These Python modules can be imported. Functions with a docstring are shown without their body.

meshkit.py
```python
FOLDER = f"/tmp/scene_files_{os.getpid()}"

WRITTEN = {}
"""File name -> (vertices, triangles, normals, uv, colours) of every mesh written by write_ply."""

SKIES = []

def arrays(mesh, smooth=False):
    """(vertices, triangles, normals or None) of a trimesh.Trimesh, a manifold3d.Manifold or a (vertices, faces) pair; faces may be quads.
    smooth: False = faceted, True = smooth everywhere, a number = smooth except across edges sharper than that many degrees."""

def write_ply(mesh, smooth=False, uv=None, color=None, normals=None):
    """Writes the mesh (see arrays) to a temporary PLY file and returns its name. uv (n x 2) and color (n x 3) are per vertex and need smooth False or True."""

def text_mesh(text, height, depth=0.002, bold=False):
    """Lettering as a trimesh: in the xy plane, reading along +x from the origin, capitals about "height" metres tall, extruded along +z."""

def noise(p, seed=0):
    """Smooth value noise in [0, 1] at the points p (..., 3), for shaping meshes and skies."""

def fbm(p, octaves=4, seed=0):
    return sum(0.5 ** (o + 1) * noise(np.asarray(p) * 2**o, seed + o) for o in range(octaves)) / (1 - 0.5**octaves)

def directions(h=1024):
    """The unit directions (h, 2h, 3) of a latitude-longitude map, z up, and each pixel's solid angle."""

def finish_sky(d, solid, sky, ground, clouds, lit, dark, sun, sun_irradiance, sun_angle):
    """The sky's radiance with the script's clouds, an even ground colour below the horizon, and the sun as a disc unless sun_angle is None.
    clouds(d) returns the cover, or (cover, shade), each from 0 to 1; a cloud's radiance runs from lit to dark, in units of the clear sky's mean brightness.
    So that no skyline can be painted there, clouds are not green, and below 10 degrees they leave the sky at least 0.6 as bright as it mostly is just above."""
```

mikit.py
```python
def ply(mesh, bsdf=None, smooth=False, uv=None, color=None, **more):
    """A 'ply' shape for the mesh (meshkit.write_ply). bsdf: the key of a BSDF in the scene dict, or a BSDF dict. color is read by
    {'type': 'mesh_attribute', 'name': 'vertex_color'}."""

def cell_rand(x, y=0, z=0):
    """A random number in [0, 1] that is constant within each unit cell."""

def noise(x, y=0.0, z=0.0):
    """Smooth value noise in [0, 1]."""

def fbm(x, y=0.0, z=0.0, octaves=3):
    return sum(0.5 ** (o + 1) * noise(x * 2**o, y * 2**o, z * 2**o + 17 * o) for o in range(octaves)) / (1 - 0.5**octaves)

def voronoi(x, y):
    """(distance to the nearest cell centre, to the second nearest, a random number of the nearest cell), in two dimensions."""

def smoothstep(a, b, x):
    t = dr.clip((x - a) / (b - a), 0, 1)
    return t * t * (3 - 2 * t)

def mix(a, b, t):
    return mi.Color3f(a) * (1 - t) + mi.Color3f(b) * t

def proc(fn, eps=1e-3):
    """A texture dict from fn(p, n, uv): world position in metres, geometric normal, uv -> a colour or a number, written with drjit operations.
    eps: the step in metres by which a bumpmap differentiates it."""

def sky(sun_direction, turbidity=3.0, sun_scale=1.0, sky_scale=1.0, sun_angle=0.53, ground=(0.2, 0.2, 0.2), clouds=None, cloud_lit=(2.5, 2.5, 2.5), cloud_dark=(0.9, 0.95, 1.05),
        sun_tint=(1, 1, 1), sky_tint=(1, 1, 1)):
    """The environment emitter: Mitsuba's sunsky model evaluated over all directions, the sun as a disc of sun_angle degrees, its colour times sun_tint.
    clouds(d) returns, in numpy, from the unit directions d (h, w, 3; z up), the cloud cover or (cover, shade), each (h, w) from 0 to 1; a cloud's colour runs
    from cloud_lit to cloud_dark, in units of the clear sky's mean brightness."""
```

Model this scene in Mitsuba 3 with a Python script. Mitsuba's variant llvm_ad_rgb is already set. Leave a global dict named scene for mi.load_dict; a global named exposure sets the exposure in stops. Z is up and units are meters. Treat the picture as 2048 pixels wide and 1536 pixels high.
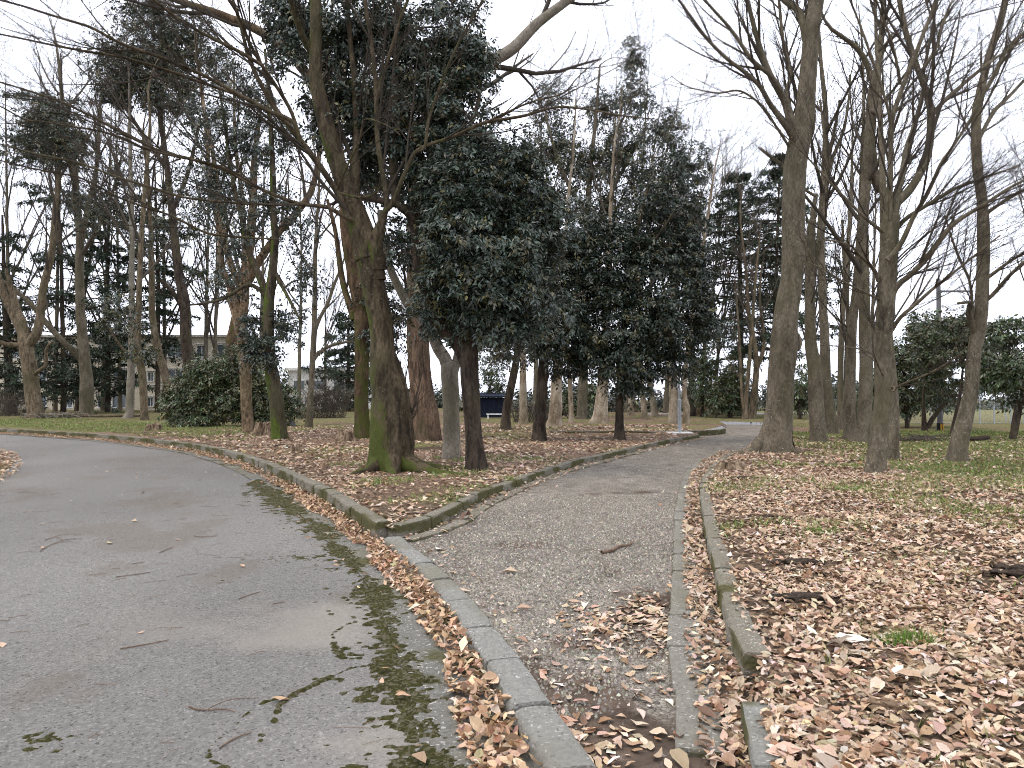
import math
import numpy as np, trimesh, shapely, drjit as dr
import mitsuba as mi, mikit, meshkit
from mikit import proc, noise, fbm, voronoi, cell_rand, smoothstep, mix
from scipy.spatial import Delaunay
from scipy.interpolate import PchipInterpolator
from shapely.geometry import Polygon, LineString
T4 = mi.ScalarTransform4f

# ------------------------------------------------------------------ camera, sky, exposure
scene, labels = {'type': 'scene'}, {}
EYE, PITCH = 1.45, math.atan(32 / 1462)
scene['camera'] = {'type': 'perspective', 'fov': 2 * math.degrees(math.atan(1024 / 1462)), 'fov_axis': 'x', 'near_clip': 0.05, 'far_clip': 3000.0,
                   'to_world': T4().look_at(origin=[0, 0, EYE], target=[0, math.cos(PITCH), EYE + math.sin(PITCH)], up=[0, 0, 1])}
scene['sky'] = mikit.sky([-0.35, -0.25, 0.9], turbidity=3, sun_scale=0.12, sun_angle=25, clouds=lambda d: (1.0, .30 * meshkit.fbm(d * [3., 3., 6.] + 5, 4, 2)), cloud_lit=(2.5, 2.6, 2.95), cloud_dark=(0.95, 1.0, 1.15))
exposure = 2.85

CURVES = {'island_road': [(-27.48, 33.97), (-22.1, 31.59), (-18.34, 29.05), (-14.91, 26.48), (-11.57, 23.39), (-8.63, 20.24), (-7.13, 18.2), (-5.76, 16.09), (-4.49, 13.87), (-3.43, 11.86), (-2.63, 10.31), (-1.96, 8.89), (-1.58, 8.02), (-1.28, 7.37)], 'mouth': [(-1.17, 7.18), (-0.99, 6.75), (-0.77, 6.2), (-0.55, 5.61), (-0.38, 5.05), (-0.21, 4.46), (-0.06, 3.89), (0.08, 3.3), (0.23, 2.68), (1.68, -3.14)], 'island_path': [(-1.18, 7.31), (-1.03, 7.67), (-0.87, 7.96), (-0.74, 8.66), (-0.61, 9.31), (-0.47, 9.96), (-0.29, 10.46), (-0.02, 11.28), (0.36, 12.49), (0.8, 13.67), (1.43, 15.35), (1.93, 16.28), (2.8, 18.16), (3.83, 20.32), (5.07, 22.76), (6.3, 24.84)], 'strip_left': [(-1.02, 7.12), (-0.83, 7.5), (-0.57, 8.1), (-0.41, 9.05), (-0.3, 9.56), (-0.11, 10.24), (0.15, 11.28), (0.48, 12.31), (0.99, 13.64), (1.88, 15.64), (3.69, 19.56)], 'right_kerb': [(1.2, 3.57), (1.26, 3.99), (1.33, 4.4), (1.5, 5.16), (1.66, 5.86), (1.8, 6.55), (2.04, 7.55), (2.42, 9.14), (2.8, 10.68), (3.25, 12.09), (3.94, 14.04), (4.93, 16.41), (6.03, 18.55)], 'loose_kerb': [(1.02, 3.06), (0.9, 2.52)], 'strip_right': [(0.71, 2.83), (0.81, 3.19), (0.85, 3.47), (0.91, 3.84), (1.07, 4.56), (1.32, 5.63), (1.71, 7.35), (2.5, 10.59), (3.12, 12.84), (4.08, 15.78), (5.27, 18.54)], 'far_kerb': [(1.39, 26.84), (2.84, 26.68), (4.1, 26.55), (4.91, 26.06), (6.39, 26.29), (8.35, 28.69)], 'gutter_joint': [(-0.27, 2.82), (-0.37, 3.15), (-0.51, 3.75), (-0.72, 4.64), (-0.94, 5.47), (-1.27, 6.46), (-1.76, 7.74), (-2.42, 9.25), (-3.44, 11.5), (-4.62, 13.72), (-6.43, 17.0), (-8.79, 20.62), (-12.35, 24.98), (-16.15, 28.69), (-20.0, 31.69), (-24.35, 34.8), (-30.13, 37.24)], 'left_corner': [(-20.89, 24.98), (-16.91, 22.84), (-14.42, 20.62), (-12.34, 18.01), (-10.85, 15.86), (-9.77, 13.99), (-8.66, 11.5), (-7.39, 8.19)], 'crack_a': [(-0.67, 4.05), (-0.86, 3.99), (-0.95, 3.87), (-1.05, 3.68), (-1.09, 3.58), (-1.09, 3.43), (-1.08, 3.28), (-1.08, 3.13)], 'crack_b': [(-1.13, 3.6), (-1.22, 3.43), (-1.25, 3.15), (-1.25, 3.06), (-1.13, 2.9)], 'crack_c': [(-1.0, 4.85), (-1.07, 4.72), (-1.1, 4.59), (-1.05, 4.36), (-0.95, 4.13)], 'crack_d': [(-2.06, 3.43), (-1.97, 3.32), (-1.9, 3.25)], 'stick_a': [(-4.49, 6.99), (-4.59, 7.3), (-4.62, 7.55), (-4.48, 7.66)], 'stick_b': [(-3.23, 5.99), (-3.13, 6.06), (-3.03, 6.16)], 'stick_c': [(-1.98, 5.33), (-1.94, 5.44), (-1.89, 5.53)], 'stick_d': [(-1.52, 3.47), (-1.42, 3.43), (-1.36, 3.44), (-1.28, 3.41)], 'stick_e': [(-3.33, 6.94), (-3.33, 7.15), (-3.31, 7.2)], 'stick_f': [(-3.38, 7.8), (-3.24, 7.74), (-3.13, 7.8)], 'stick_g': [(-1.21, 3.06), (-1.18, 3.15), (-1.13, 3.2)], 'stick_h': [(-2.27, 4.27), (-2.14, 4.36), (-2.06, 4.43)], 'stick_i': [(-3.35, 6.46), (-3.27, 6.54)], 'stick_j': [(-1.69, 5.2), (-1.62, 5.26)], 'stick_k': [(-4.8, 7.55), (-4.82, 7.74), (-4.59, 7.5)], 'path_stick': [(0.8, 6.56), (0.91, 6.64), (1.0, 6.82), (1.09, 6.86), (1.15, 7.03)], 'path_right_far': [(6.66, 20.48), (8.14, 23.54), (9.64, 27.34), (11.06, 31.6), (12.48, 36.1)], 'path_left_far': [(6.89, 27.2), (8.31, 29.94), (9.75, 33.33), (10.71, 37.66)]}
SPOTS = {'big_stump': (-4.97, 21.9, 0.22), 'small_stump': (-5.07, 17.18, 0.21), 'stump_by_flaky': (-8.74, 25.69, 0.22), 'stump_by_shrub': (-14.26, 29.16, 0.22), 'right_stump': (3.77, 12.66, 0.24), 'log': (12.94, 20.35, 0.31), 'brush': (11.35, 20.49, 0.3), 'pole': (13.77, 23.55, 0.32), 'lamp': (5.89, 25.73, 0.29), 'marker': (14.27, 24.15, 0.33), 'mound_a': (2.55, 7.48, 0.22), 'mound_b': (2.09, 5.37, 0.21), 'mound_c': (1.76, 4.47, 0.21), 'mound_d': (3.34, 4.88, 0.22), 'mound_e': (3.5, 11.13, 0.24), 'tuft': (2.02, 3.78, 0.21), 'white_leaf': (1.62, 3.64, 0.21), 'brush_left': (-29.66, 47.48, 0.28), 'pale_stone': (-10.16, 33.73, 0.25), 'stick_path': (0.96, 6.69, 0.09), 'tuft_b': (4.43, 9.62, 0.24), 'tuft_c': (2.8, 6.68, 0.22), 'clod': (1.53, 3.01, 0.21), 'clod_b': (2.31, 3.49, 0.21), 'log_left': (-26.54, 48.59, 0.29)}
TREES = [
{'name':'zelkova_tree','label':'large bare zelkova with mossy fused trunk near the tip of the kerbed island','cat':'tree','bark':'moss','trunk':[(-2.17,12.98,0.09,0.373),(-2.14,12.98,0.74,0.355),(-2.15,12.98,1.38,0.329),(-2.28,12.98,2.02,0.258),(-2.32,12.98,2.65,0.209),(-2.43,12.98,3.29,0.209),(-2.58,12.98,3.93,0.209),(-2.71,12.98,4.53,0.191),(-2.88,12.98,5.02,0.169),(-3.08,12.98,5.54,0.164),(-3.34,12.98,6.47,0.147),(-3.52,12.98,7.39,0.115),(-3.52,12.98,8.64,0.098)],'limbs':[[(-1.99,12.98,0.3,0.231),(-1.92,13.0,0.83,0.205),(-1.97,13.03,1.45,0.178),(-2.09,13.06,1.99,0.134),(-2.23,13.08,2.44,0.063)],[(-2.58,12.98,3.95,0.195),(-2.79,13.01,4.85,0.16),(-2.86,13.05,5.26,0.134),(-2.81,13.09,6.2,0.054),(-2.86,13.14,7.15,0.049),(-2.96,13.18,8.12,0.043),(-3.06,13.23,9.33,0.035),(-2.99,13.28,11.14,0.02)],[(-2.38,12.98,3.77,0.178),(-2.46,12.93,4.19,0.142),(-2.85,12.87,4.63,0.056),(-3.07,12.8,5.09,0.053),(-3.35,12.72,5.52,0.053),(-3.69,12.64,5.98,0.05),(-4.13,12.55,6.54,0.044),(-4.51,12.46,7.3,0.033),(-4.67,12.37,7.95,0.027),(-4.97,12.28,8.94,0.022),(-5.28,12.18,10.08,0.013)],[(-2.38,12.98,3.59,0.16),(-2.42,12.95,4.22,0.133),(-2.27,12.91,4.73,0.057),(-2.21,12.87,4.9,0.051),(-2.29,12.82,5.49,0.045),(-2.37,12.77,6.09,0.042),(-2.39,12.71,6.97,0.039),(-2.46,12.66,7.7,0.036),(-2.56,12.6,8.43,0.033),(-2.56,12.54,9.45,0.025),(-2.42,12.48,10.64,0.014)],[(-2.35,12.58,6.66,0.03),(-2.27,12.5,6.88,0.03),(-2.08,12.38,7.41,0.027),(-1.86,12.26,8.0,0.024),(-1.64,12.13,8.42,0.021),(-1.2,11.98,9.26,0.013)],[(-2.22,12.68,4.72,0.039),(-2.11,12.6,4.8,0.039),(-1.84,12.5,5.36,0.038),(-1.64,12.38,5.68,0.035),(-0.98,12.25,5.9,0.029),(-0.4,12.12,6.1,0.027),(0.17,11.98,6.14,0.024),(0.73,11.84,6.23,0.018),(1.27,11.69,6.13,0.015),(1.66,11.54,5.99,0.013),(2.25,11.38,5.86,0.007)],[(-1.64,12.38,5.68,0.027),(-1.49,12.33,5.72,0.027),(-1.42,12.25,6.13,0.024),(-1.29,12.17,6.48,0.024),(-1.16,12.08,6.79,0.021),(-0.9,11.98,7.33,0.018),(-0.53,11.89,7.95,0.013),(-0.28,11.78,8.47,0.008)],[(-0.4,11.98,6.05,0.018),(-0.17,11.9,6.13,0.018),(0.3,11.78,6.29,0.015),(0.85,11.66,6.4,0.013),(1.03,11.53,6.57,0.01),(1.38,11.38,6.8,0.006)],[(-3.59,12.28,5.85,0.035),(-3.65,12.13,6.08,0.035),(-4.06,11.92,6.23,0.031),(-4.46,11.69,6.41,0.028),(-4.99,11.45,6.64,0.028),(-5.41,11.2,6.74,0.025),(-5.93,10.93,6.85,0.022),(-6.29,10.65,6.97,0.019),(-6.61,10.37,6.97,0.016),(-6.91,10.08,6.97,0.013),(-7.55,9.78,7.0,0.006)],[(-3.59,12.28,5.81,0.032),(-3.65,12.14,6.15,0.032),(-3.94,11.95,6.7,0.029),(-4.06,11.74,6.88,0.028),(-4.24,11.52,7.28,0.025),(-4.26,11.28,7.43,0.022),(-4.32,11.04,7.56,0.019),(-4.51,10.78,8.1,0.009)],[(-3.97,11.48,6.76,0.028),(-4.31,11.27,6.91,0.027),(-4.72,10.98,7.03,0.024),(-4.91,10.67,7.07,0.021),(-5.12,10.34,7.17,0.018),(-5.56,9.98,7.47,0.009)],[(-2.8,12.78,4.61,0.042),(-2.91,12.66,4.64,0.042),(-3.23,12.5,4.78,0.033),(-3.61,12.33,4.76,0.027),(-4.04,12.14,4.71,0.024),(-4.49,11.94,4.68,0.021),(-5.23,11.74,4.71,0.018),(-5.68,11.53,4.81,0.018),(-6.11,11.31,4.91,0.015),(-6.77,11.08,5.11,0.015),(-7.15,10.86,5.14,0.012),(-7.5,10.62,5.2,0.009),(-7.97,10.38,5.24,0.007)],[(-3.2,12.78,4.83,0.031),(-3.68,12.66,4.87,0.03),(-4.4,12.5,5.12,0.027),(-4.92,12.32,5.37,0.027),(-5.27,12.13,5.45,0.024),(-5.75,11.93,5.53,0.021),(-6.2,11.72,5.71,0.021),(-6.77,11.51,6.0,0.018),(-6.99,11.28,6.08,0.017),(-7.29,11.06,6.14,0.015),(-7.65,10.82,6.2,0.012),(-8.07,10.58,6.27,0.007)],[(-3.53,12.38,5.8,0.033),(-3.87,12.21,6.17,0.027),(-4.52,11.99,6.49,0.026),(-4.98,11.74,6.58,0.023),(-5.54,11.48,6.7,0.02),(-6.07,11.2,6.76,0.02),(-6.56,10.91,6.73,0.017),(-7.01,10.61,6.71,0.014),(-7.29,10.3,6.66,0.011),(-7.69,9.98,6.63,0.007)],[(-4.6,12.28,5.25,0.022),(-5.01,12.13,5.39,0.021),(-5.61,11.94,5.47,0.018),(-5.93,11.72,5.51,0.018),(-6.22,11.49,5.62,0.018),(-6.48,11.25,5.64,0.015),(-6.98,10.99,5.65,0.012),(-7.2,10.73,5.6,0.012),(-7.39,10.46,5.69,0.009),(-7.69,10.18,5.74,0.004)],[(-3.57,13.18,7.64,0.063),(-3.73,12.73,7.96,0.056),(-3.82,12.14,8.51,0.037),(-4.02,11.48,9.1,0.02)],[(-2.98,12.68,5.06,0.022),(-2.6,12.44,4.92,0.019),(-2.33,12.13,4.87,0.016),(-2.12,11.78,4.92,0.013)],[(-2.88,11.98,4.91,0.021),(-2.7,11.75,5.17,0.018),(-2.4,11.45,5.55,0.015),(-2.27,11.12,5.74,0.012),(-1.96,10.76,5.57,0.009),(-1.6,10.38,5.24,0.007)],[(-4.14,12.98,4.32,0.011),(-5.2,12.73,4.34,0.022),(-5.83,12.4,4.6,0.019),(-6.4,12.03,4.76,0.016),(-7.08,11.63,5.05,0.015),(-7.45,11.22,5.04,0.012),(-7.61,10.78,5.01,0.009)]],'clumps':[],'style':'near','ext':0,'seed':1,'lobes':0.22,'roots':[[(-1.99,12.98,0.43,0.231),(-1.58,12.68,0.25,0.13),(-1.23,12.48,0.21,0.068),(-0.91,12.23,0.21,0.038),(-0.73,12.08,0.21,0.017)],[(-2.32,12.88,0.43,0.159),(-2.46,12.58,0.23,0.086),(-2.61,12.28,0.21,0.055),(-2.73,11.98,0.2,0.025)],[(-2.07,12.68,0.43,0.156),(-2.05,12.48,0.24,0.094),(-1.95,12.23,0.21,0.042)],[(-1.96,13.08,0.43,0.179),(-1.51,13.28,0.24,0.082),(-1.08,13.28,0.22,0.032)]],'D':13.0},
{'name':'leaning_tree','label':'tall brown trunk patched with moss just left behind the mossy zelkova,peeling low bark','cat':'tree','bark':'mossbrown','trunk':[(-4.65,22.93,0.11,0.314),(-4.7,22.93,0.98,0.235),(-4.74,22.93,1.89,0.22),(-4.71,22.93,3.0,0.22),(-4.75,22.93,4.14,0.235),(-4.93,22.93,5.27,0.243),(-5.1,22.93,6.4,0.243),(-5.27,22.93,7.76,0.204),(-5.5,22.93,9.35,0.173),(-5.76,22.93,10.94,0.141),(-6.01,22.93,13.18,0.11)],'limbs':[[(-4.97,22.93,3.96,0.11),(-5.2,23.03,4.61,0.102),(-5.4,23.15,5.31,0.095),(-5.63,23.28,6.73,0.072),(-5.95,23.43,7.9,0.048)],[(-5.63,22.93,10.14,0.118),(-6.74,23.03,12.1,0.158),(-7.36,23.15,12.78,0.15),(-8.51,23.29,13.51,0.143),(-9.41,23.44,13.92,0.136),(-10.3,23.6,14.28,0.121),(-11.91,23.76,14.94,0.089),(-13.99,23.93,15.7,0.049)]],'clumps':[],'style':'mid','ext':4,'seed':2,'n1':5,'D':22.9},
{'name':'redwood_tree','label':'thick reddish brown trunk with deep vertical fissures behind the mossy zelkova','cat':'tree','bark':'red','trunk':[(-2.55,22.22,0.12,0.425),(-2.61,22.22,0.84,0.38),(-2.7,22.22,1.45,0.349),(-2.8,22.22,2.36,0.327),(-2.88,22.22,3.89,0.304),(-2.93,22.22,6.03,0.258),(-2.97,22.22,7.87,0.213),(-2.97,22.22,9.87,0.152)],'limbs':[],'clumps':[(-2.25,22.72,6.13,1.09,1.0,1.86,1500),(-4.24,23.42,4.34,0.96,1.0,1.6,1300)],'style':'evergreen','seed':3,'D':22.2},
{'name':'zelkova_tree','label':'smooth pale grey trunk forking in two below the dark evergreen foliage','cat':'tree','bark':'pale','trunk':[(-1.3,15.65,0.1,0.203),(-1.29,15.65,0.49,0.187),(-1.31,15.65,1.36,0.182),(-1.34,15.65,1.99,0.187),(-1.36,15.65,2.25,0.161)],'limbs':[[(-1.34,15.65,1.88,0.161),(-1.45,15.65,2.36,0.134),(-1.56,15.66,2.51,0.129),(-1.71,15.67,2.82,0.118),(-1.98,15.69,3.22,0.107),(-2.25,15.7,3.53,0.102),(-2.41,15.71,3.82,0.091),(-2.57,15.72,4.15,0.086),(-2.75,15.73,4.69,0.075),(-2.86,15.75,5.56,0.065)],[(-1.34,15.65,1.88,0.15),(-1.24,15.67,2.15,0.118),(-1.21,15.7,2.21,0.107),(-1.12,15.73,2.64,0.086),(-0.96,15.77,3.61,0.076),(-0.7,15.81,4.93,0.054),(-0.43,15.85,6.03,0.043)],[(-1.8,15.95,5.51,0.136),(-1.75,16.02,6.63,0.132),(-1.68,16.12,7.87,0.132),(-1.42,16.22,8.27,0.133),(-0.73,16.34,8.93,0.134),(0.03,16.46,9.46,0.129),(0.62,16.58,10.12,0.113),(1.26,16.71,10.67,0.097),(2.4,16.85,11.48,0.069)]],'clumps':[],'style':'mid','ext':0,'seed':4,'n1':0,'D':15.6},
{'name':'evergreen_oak','label':'nearest evergreen with brown forked trunk and drooping glossy dark leaves at the gravel path','cat':'tree','bark':'dark','trunk':[(-0.6,13.17,0.1,0.207),(-0.66,13.17,0.51,0.171),(-0.7,13.17,0.91,0.149),(-0.74,13.17,1.45,0.158),(-0.77,13.17,1.99,0.162),(-0.76,13.17,2.51,0.135),(-0.74,13.17,3.26,0.113),(-0.71,13.17,4.16,0.086),(-0.67,13.17,5.07,0.059),(-0.63,13.17,5.71,0.036)],'limbs':[[(-0.78,13.17,1.95,0.135),(-1.02,13.18,2.51,0.122),(-1.31,13.19,2.77,0.117),(-1.57,13.19,3.32,0.117),(-1.67,13.2,3.81,0.113),(-1.73,13.21,4.3,0.108),(-1.77,13.22,4.63,0.104),(-1.84,13.23,4.84,0.1),(-2.04,13.24,5.0,0.086),(-2.13,13.25,5.28,0.082),(-2.18,13.26,6.2,0.073),(-2.14,13.26,7.4,0.059),(-2.06,13.27,8.8,0.041)],[(-1.77,13.17,4.71,0.068),(-2.11,13.1,4.99,0.063),(-2.72,13.0,5.07,0.053),(-2.96,12.89,5.0,0.035),(-3.2,12.77,4.88,0.022)],[(-0.73,13.17,3.35,0.063),(-0.39,13.04,3.96,0.054),(0.14,12.87,4.37,0.04),(0.58,12.67,4.76,0.022)],[(-1.73,13.17,4.62,0.063),(-1.32,13.31,5.48,0.059),(-0.87,13.48,6.28,0.051),(-0.6,13.67,7.3,0.033)],[(-2.03,13.17,5.99,0.059),(-2.81,13.39,6.99,0.046),(-3.53,13.67,7.87,0.028)]],'clumps':[(-0.88,12.97,5.29,0.98,1.0,0.67,2100),(-0.13,13.27,5.65,0.86,0.9,0.64,1700),(-0.56,12.77,4.52,1.18,1.1,0.74,2700),(-0.74,12.87,3.7,1.01,1.0,0.66,2300),(0.01,13.07,3.78,0.76,0.9,0.67,1500),(-0.58,13.17,3.08,0.77,0.8,0.5,1200),(0.33,13.37,4.85,0.55,0.8,0.69,950),(-1.58,13.27,3.18,0.54,0.6,0.41,500),(-2.26,13.97,8.01,1.15,1.1,0.91,1500),(-2.9,13.77,8.5,1.04,1.1,0.85,1250),(-1.21,14.07,8.65,0.87,1.0,0.87,1300),(-1.36,13.67,7.11,0.84,0.9,0.75,1200),(-3.08,13.77,7.15,0.75,0.9,0.75,1000),(-2.32,13.77,6.58,0.85,1.0,0.71,1200),(-3.9,13.97,7.92,0.76,1.0,0.81,900),(-0.82,14.07,7.96,0.48,0.8,0.58,600),(-4.13,14.07,8.95,0.77,1.0,0.67,800),(-1.6,13.37,5.78,0.55,0.7,0.55,700),(-2.75,14.07,5.81,0.48,0.6,0.58,350),(-3.43,14.07,6.59,0.58,0.8,0.48,450),(-1.11,13.47,6.23,0.65,0.9,0.55,800),(-0.55,13.47,6.37,0.55,0.9,0.46,500),(0.47,13.47,4.23,0.55,0.9,0.55,700),(0.56,13.47,3.48,0.55,0.9,0.46,500),(0.24,13.47,2.93,0.55,0.8,0.37,420),(0.66,13.47,4.97,0.46,0.8,0.55,420),(-2.51,13.77,7.15,0.66,0.9,0.57,600),(-2.1,13.67,4.46,0.37,0.6,0.56,200)],'style':'evergreen','seed':5,'D':13.2},
{'name':'evergreen_oak','label':'evergreen with bright green moss on its lower trunk and tufts of leaves halfway up','cat':'tree','bark':'mossy','trunk':[(-7.33,23.14,0.1,0.285),(-7.37,23.14,0.66,0.237),(-7.44,23.14,1.29,0.229),(-7.62,23.14,2.37,0.206),(-7.72,23.14,3.46,0.174),(-7.71,23.14,4.54,0.158),(-7.61,23.14,5.58,0.135),(-7.54,23.14,6.54,0.119),(-7.57,23.14,7.27,0.103),(-7.63,23.14,8.94,0.087),(-7.73,23.14,10.71,0.063),(-7.9,23.14,12.64,0.04)],'limbs':[[(-7.68,23.14,4.62,0.127),(-7.92,23.17,5.09,0.111),(-8.27,23.21,5.91,0.103),(-8.43,23.25,6.21,0.095),(-8.6,23.29,7.04,0.088),(-8.9,23.34,8.19,0.072),(-9.17,23.39,9.67,0.056),(-9.45,23.44,11.48,0.032)],[(-7.56,23.14,5.5,0.071),(-6.97,22.88,4.59,0.047),(-6.55,22.54,3.92,0.031)],[(-7.74,23.14,4.62,0.071),(-8.26,22.98,5.08,0.063),(-9.12,22.77,4.57,0.047),(-9.95,22.54,4.39,0.031)]],'clumps':[(-7.81,22.84,3.17,0.59,0.6,0.59,480),(-7.47,23.24,3.84,0.6,0.6,0.48,260),(-8.35,23.24,4.0,0.38,0.5,0.54,150),(-8.46,23.44,9.85,1.2,1.2,0.96,520),(-9.87,23.74,8.47,1.46,1.4,1.14,520),(-7.77,23.34,7.87,0.96,1.1,0.8,330),(-7.5,23.44,10.17,0.8,1,0.96,300),(-9.68,23.64,10.41,0.97,1.2,0.81,300),(-8.71,23.64,11.56,0.97,1.2,0.81,300),(-6.72,23.64,5.34,0.81,0.9,1.13,160),(-8.96,23.54,6.79,1.29,1.2,0.81,260),(-6.96,23.34,7.06,0.8,0.9,0.8,140),(-8.91,23.44,5.31,0.96,0.9,0.64,160)],'style':'evergreen','seed':6,'D':23.1},
{'name':'peeling_tree','label':'rough trunk with flaking tan bark in front of the round dark shrub','cat':'tree','bark':'flaky','trunk':[(-9.79,27.2,0.1,0.316),(-9.81,27.2,0.52,0.233),(-9.89,27.2,1.26,0.214),(-9.92,27.2,2.53,0.223),(-9.99,27.2,3.5,0.242),(-10.18,27.2,4.43,0.223),(-10.52,27.2,5.46,0.186)],'limbs':[[(-10.18,27.2,4.62,0.186),(-10.63,27.22,5.93,0.14),(-10.85,27.25,6.37,0.13),(-10.95,27.29,7.64,0.112),(-11.26,27.32,8.97,0.093),(-11.48,27.36,10.87,0.075),(-11.71,27.4,13.17,0.047)],[(-10.14,27.2,4.43,0.186),(-9.97,27.18,5.08,0.158),(-10.33,27.16,6.11,0.13),(-10.63,27.14,7.0,0.121),(-10.85,27.11,8.16,0.111),(-10.94,27.09,8.9,0.102),(-11.17,27.06,10.77,0.083),(-11.54,27.03,12.64,0.065),(-11.84,27.0,15.26,0.037)],[(-10.07,27.2,4.25,0.158),(-9.94,27.24,5.37,0.13),(-10.03,27.3,7.07,0.112),(-10.16,27.36,8.98,0.094),(-10.47,27.43,11.28,0.066),(-10.56,27.5,13.79,0.038)]],'clumps':[],'style':'mid','ext':0,'seed':7,'n1':3,'D':27.2},
{'name':'bare_tree','label':'slender bare tree with a low right branch between mossy evergreen and large zelkova','cat':'tree','bark':'grey','trunk':[(-9.04,32.52,0.13,0.189),(-8.98,32.52,1.23,0.145),(-8.94,32.52,1.98,0.133),(-8.86,32.52,3.52,0.133),(-8.8,32.52,5.04,0.122),(-8.8,32.52,7.32,0.1),(-8.76,32.52,8.87,0.078),(-8.64,32.52,10.85,0.056),(-8.61,32.52,13.1,0.033)],'limbs':[[(-8.84,32.52,3.23,0.1),(-8.57,32.57,3.61,0.089),(-8.23,32.65,3.82,0.078),(-7.71,32.73,4.01,0.067),(-7.06,32.82,4.06,0.045)],[(-8.78,32.52,4.57,0.1),(-8.58,32.58,5.13,0.089),(-8.24,32.65,5.82,0.078),(-8.0,32.73,6.62,0.067),(-7.66,32.82,7.53,0.045),(-7.33,32.92,8.91,0.023)]],'clumps':[],'style':'mid','ext':2,'seed':8,'n1':8,'D':32.5},
{'name':'bare_tree','label':'thin bare trunk with a few clinging leaves left of the slender forked tree','cat':'tree','bark':'grey','trunk':[(-12.92,44.49,0.17,0.137),(-12.96,44.49,1.15,0.122),(-12.95,44.49,4.28,0.107),(-12.88,44.49,7.4,0.091),(-12.87,44.49,10.62,0.061),(-12.98,44.49,13.69,0.046)],'limbs':[],'clumps':[(-12.99,44.49,6.33,0.55,0.8,1.83,110),(-12.77,44.49,9.39,0.55,0.8,1.52,80)],'style':'far','ext':2,'seed':9,'n1':8,'D':44.5},
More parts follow.
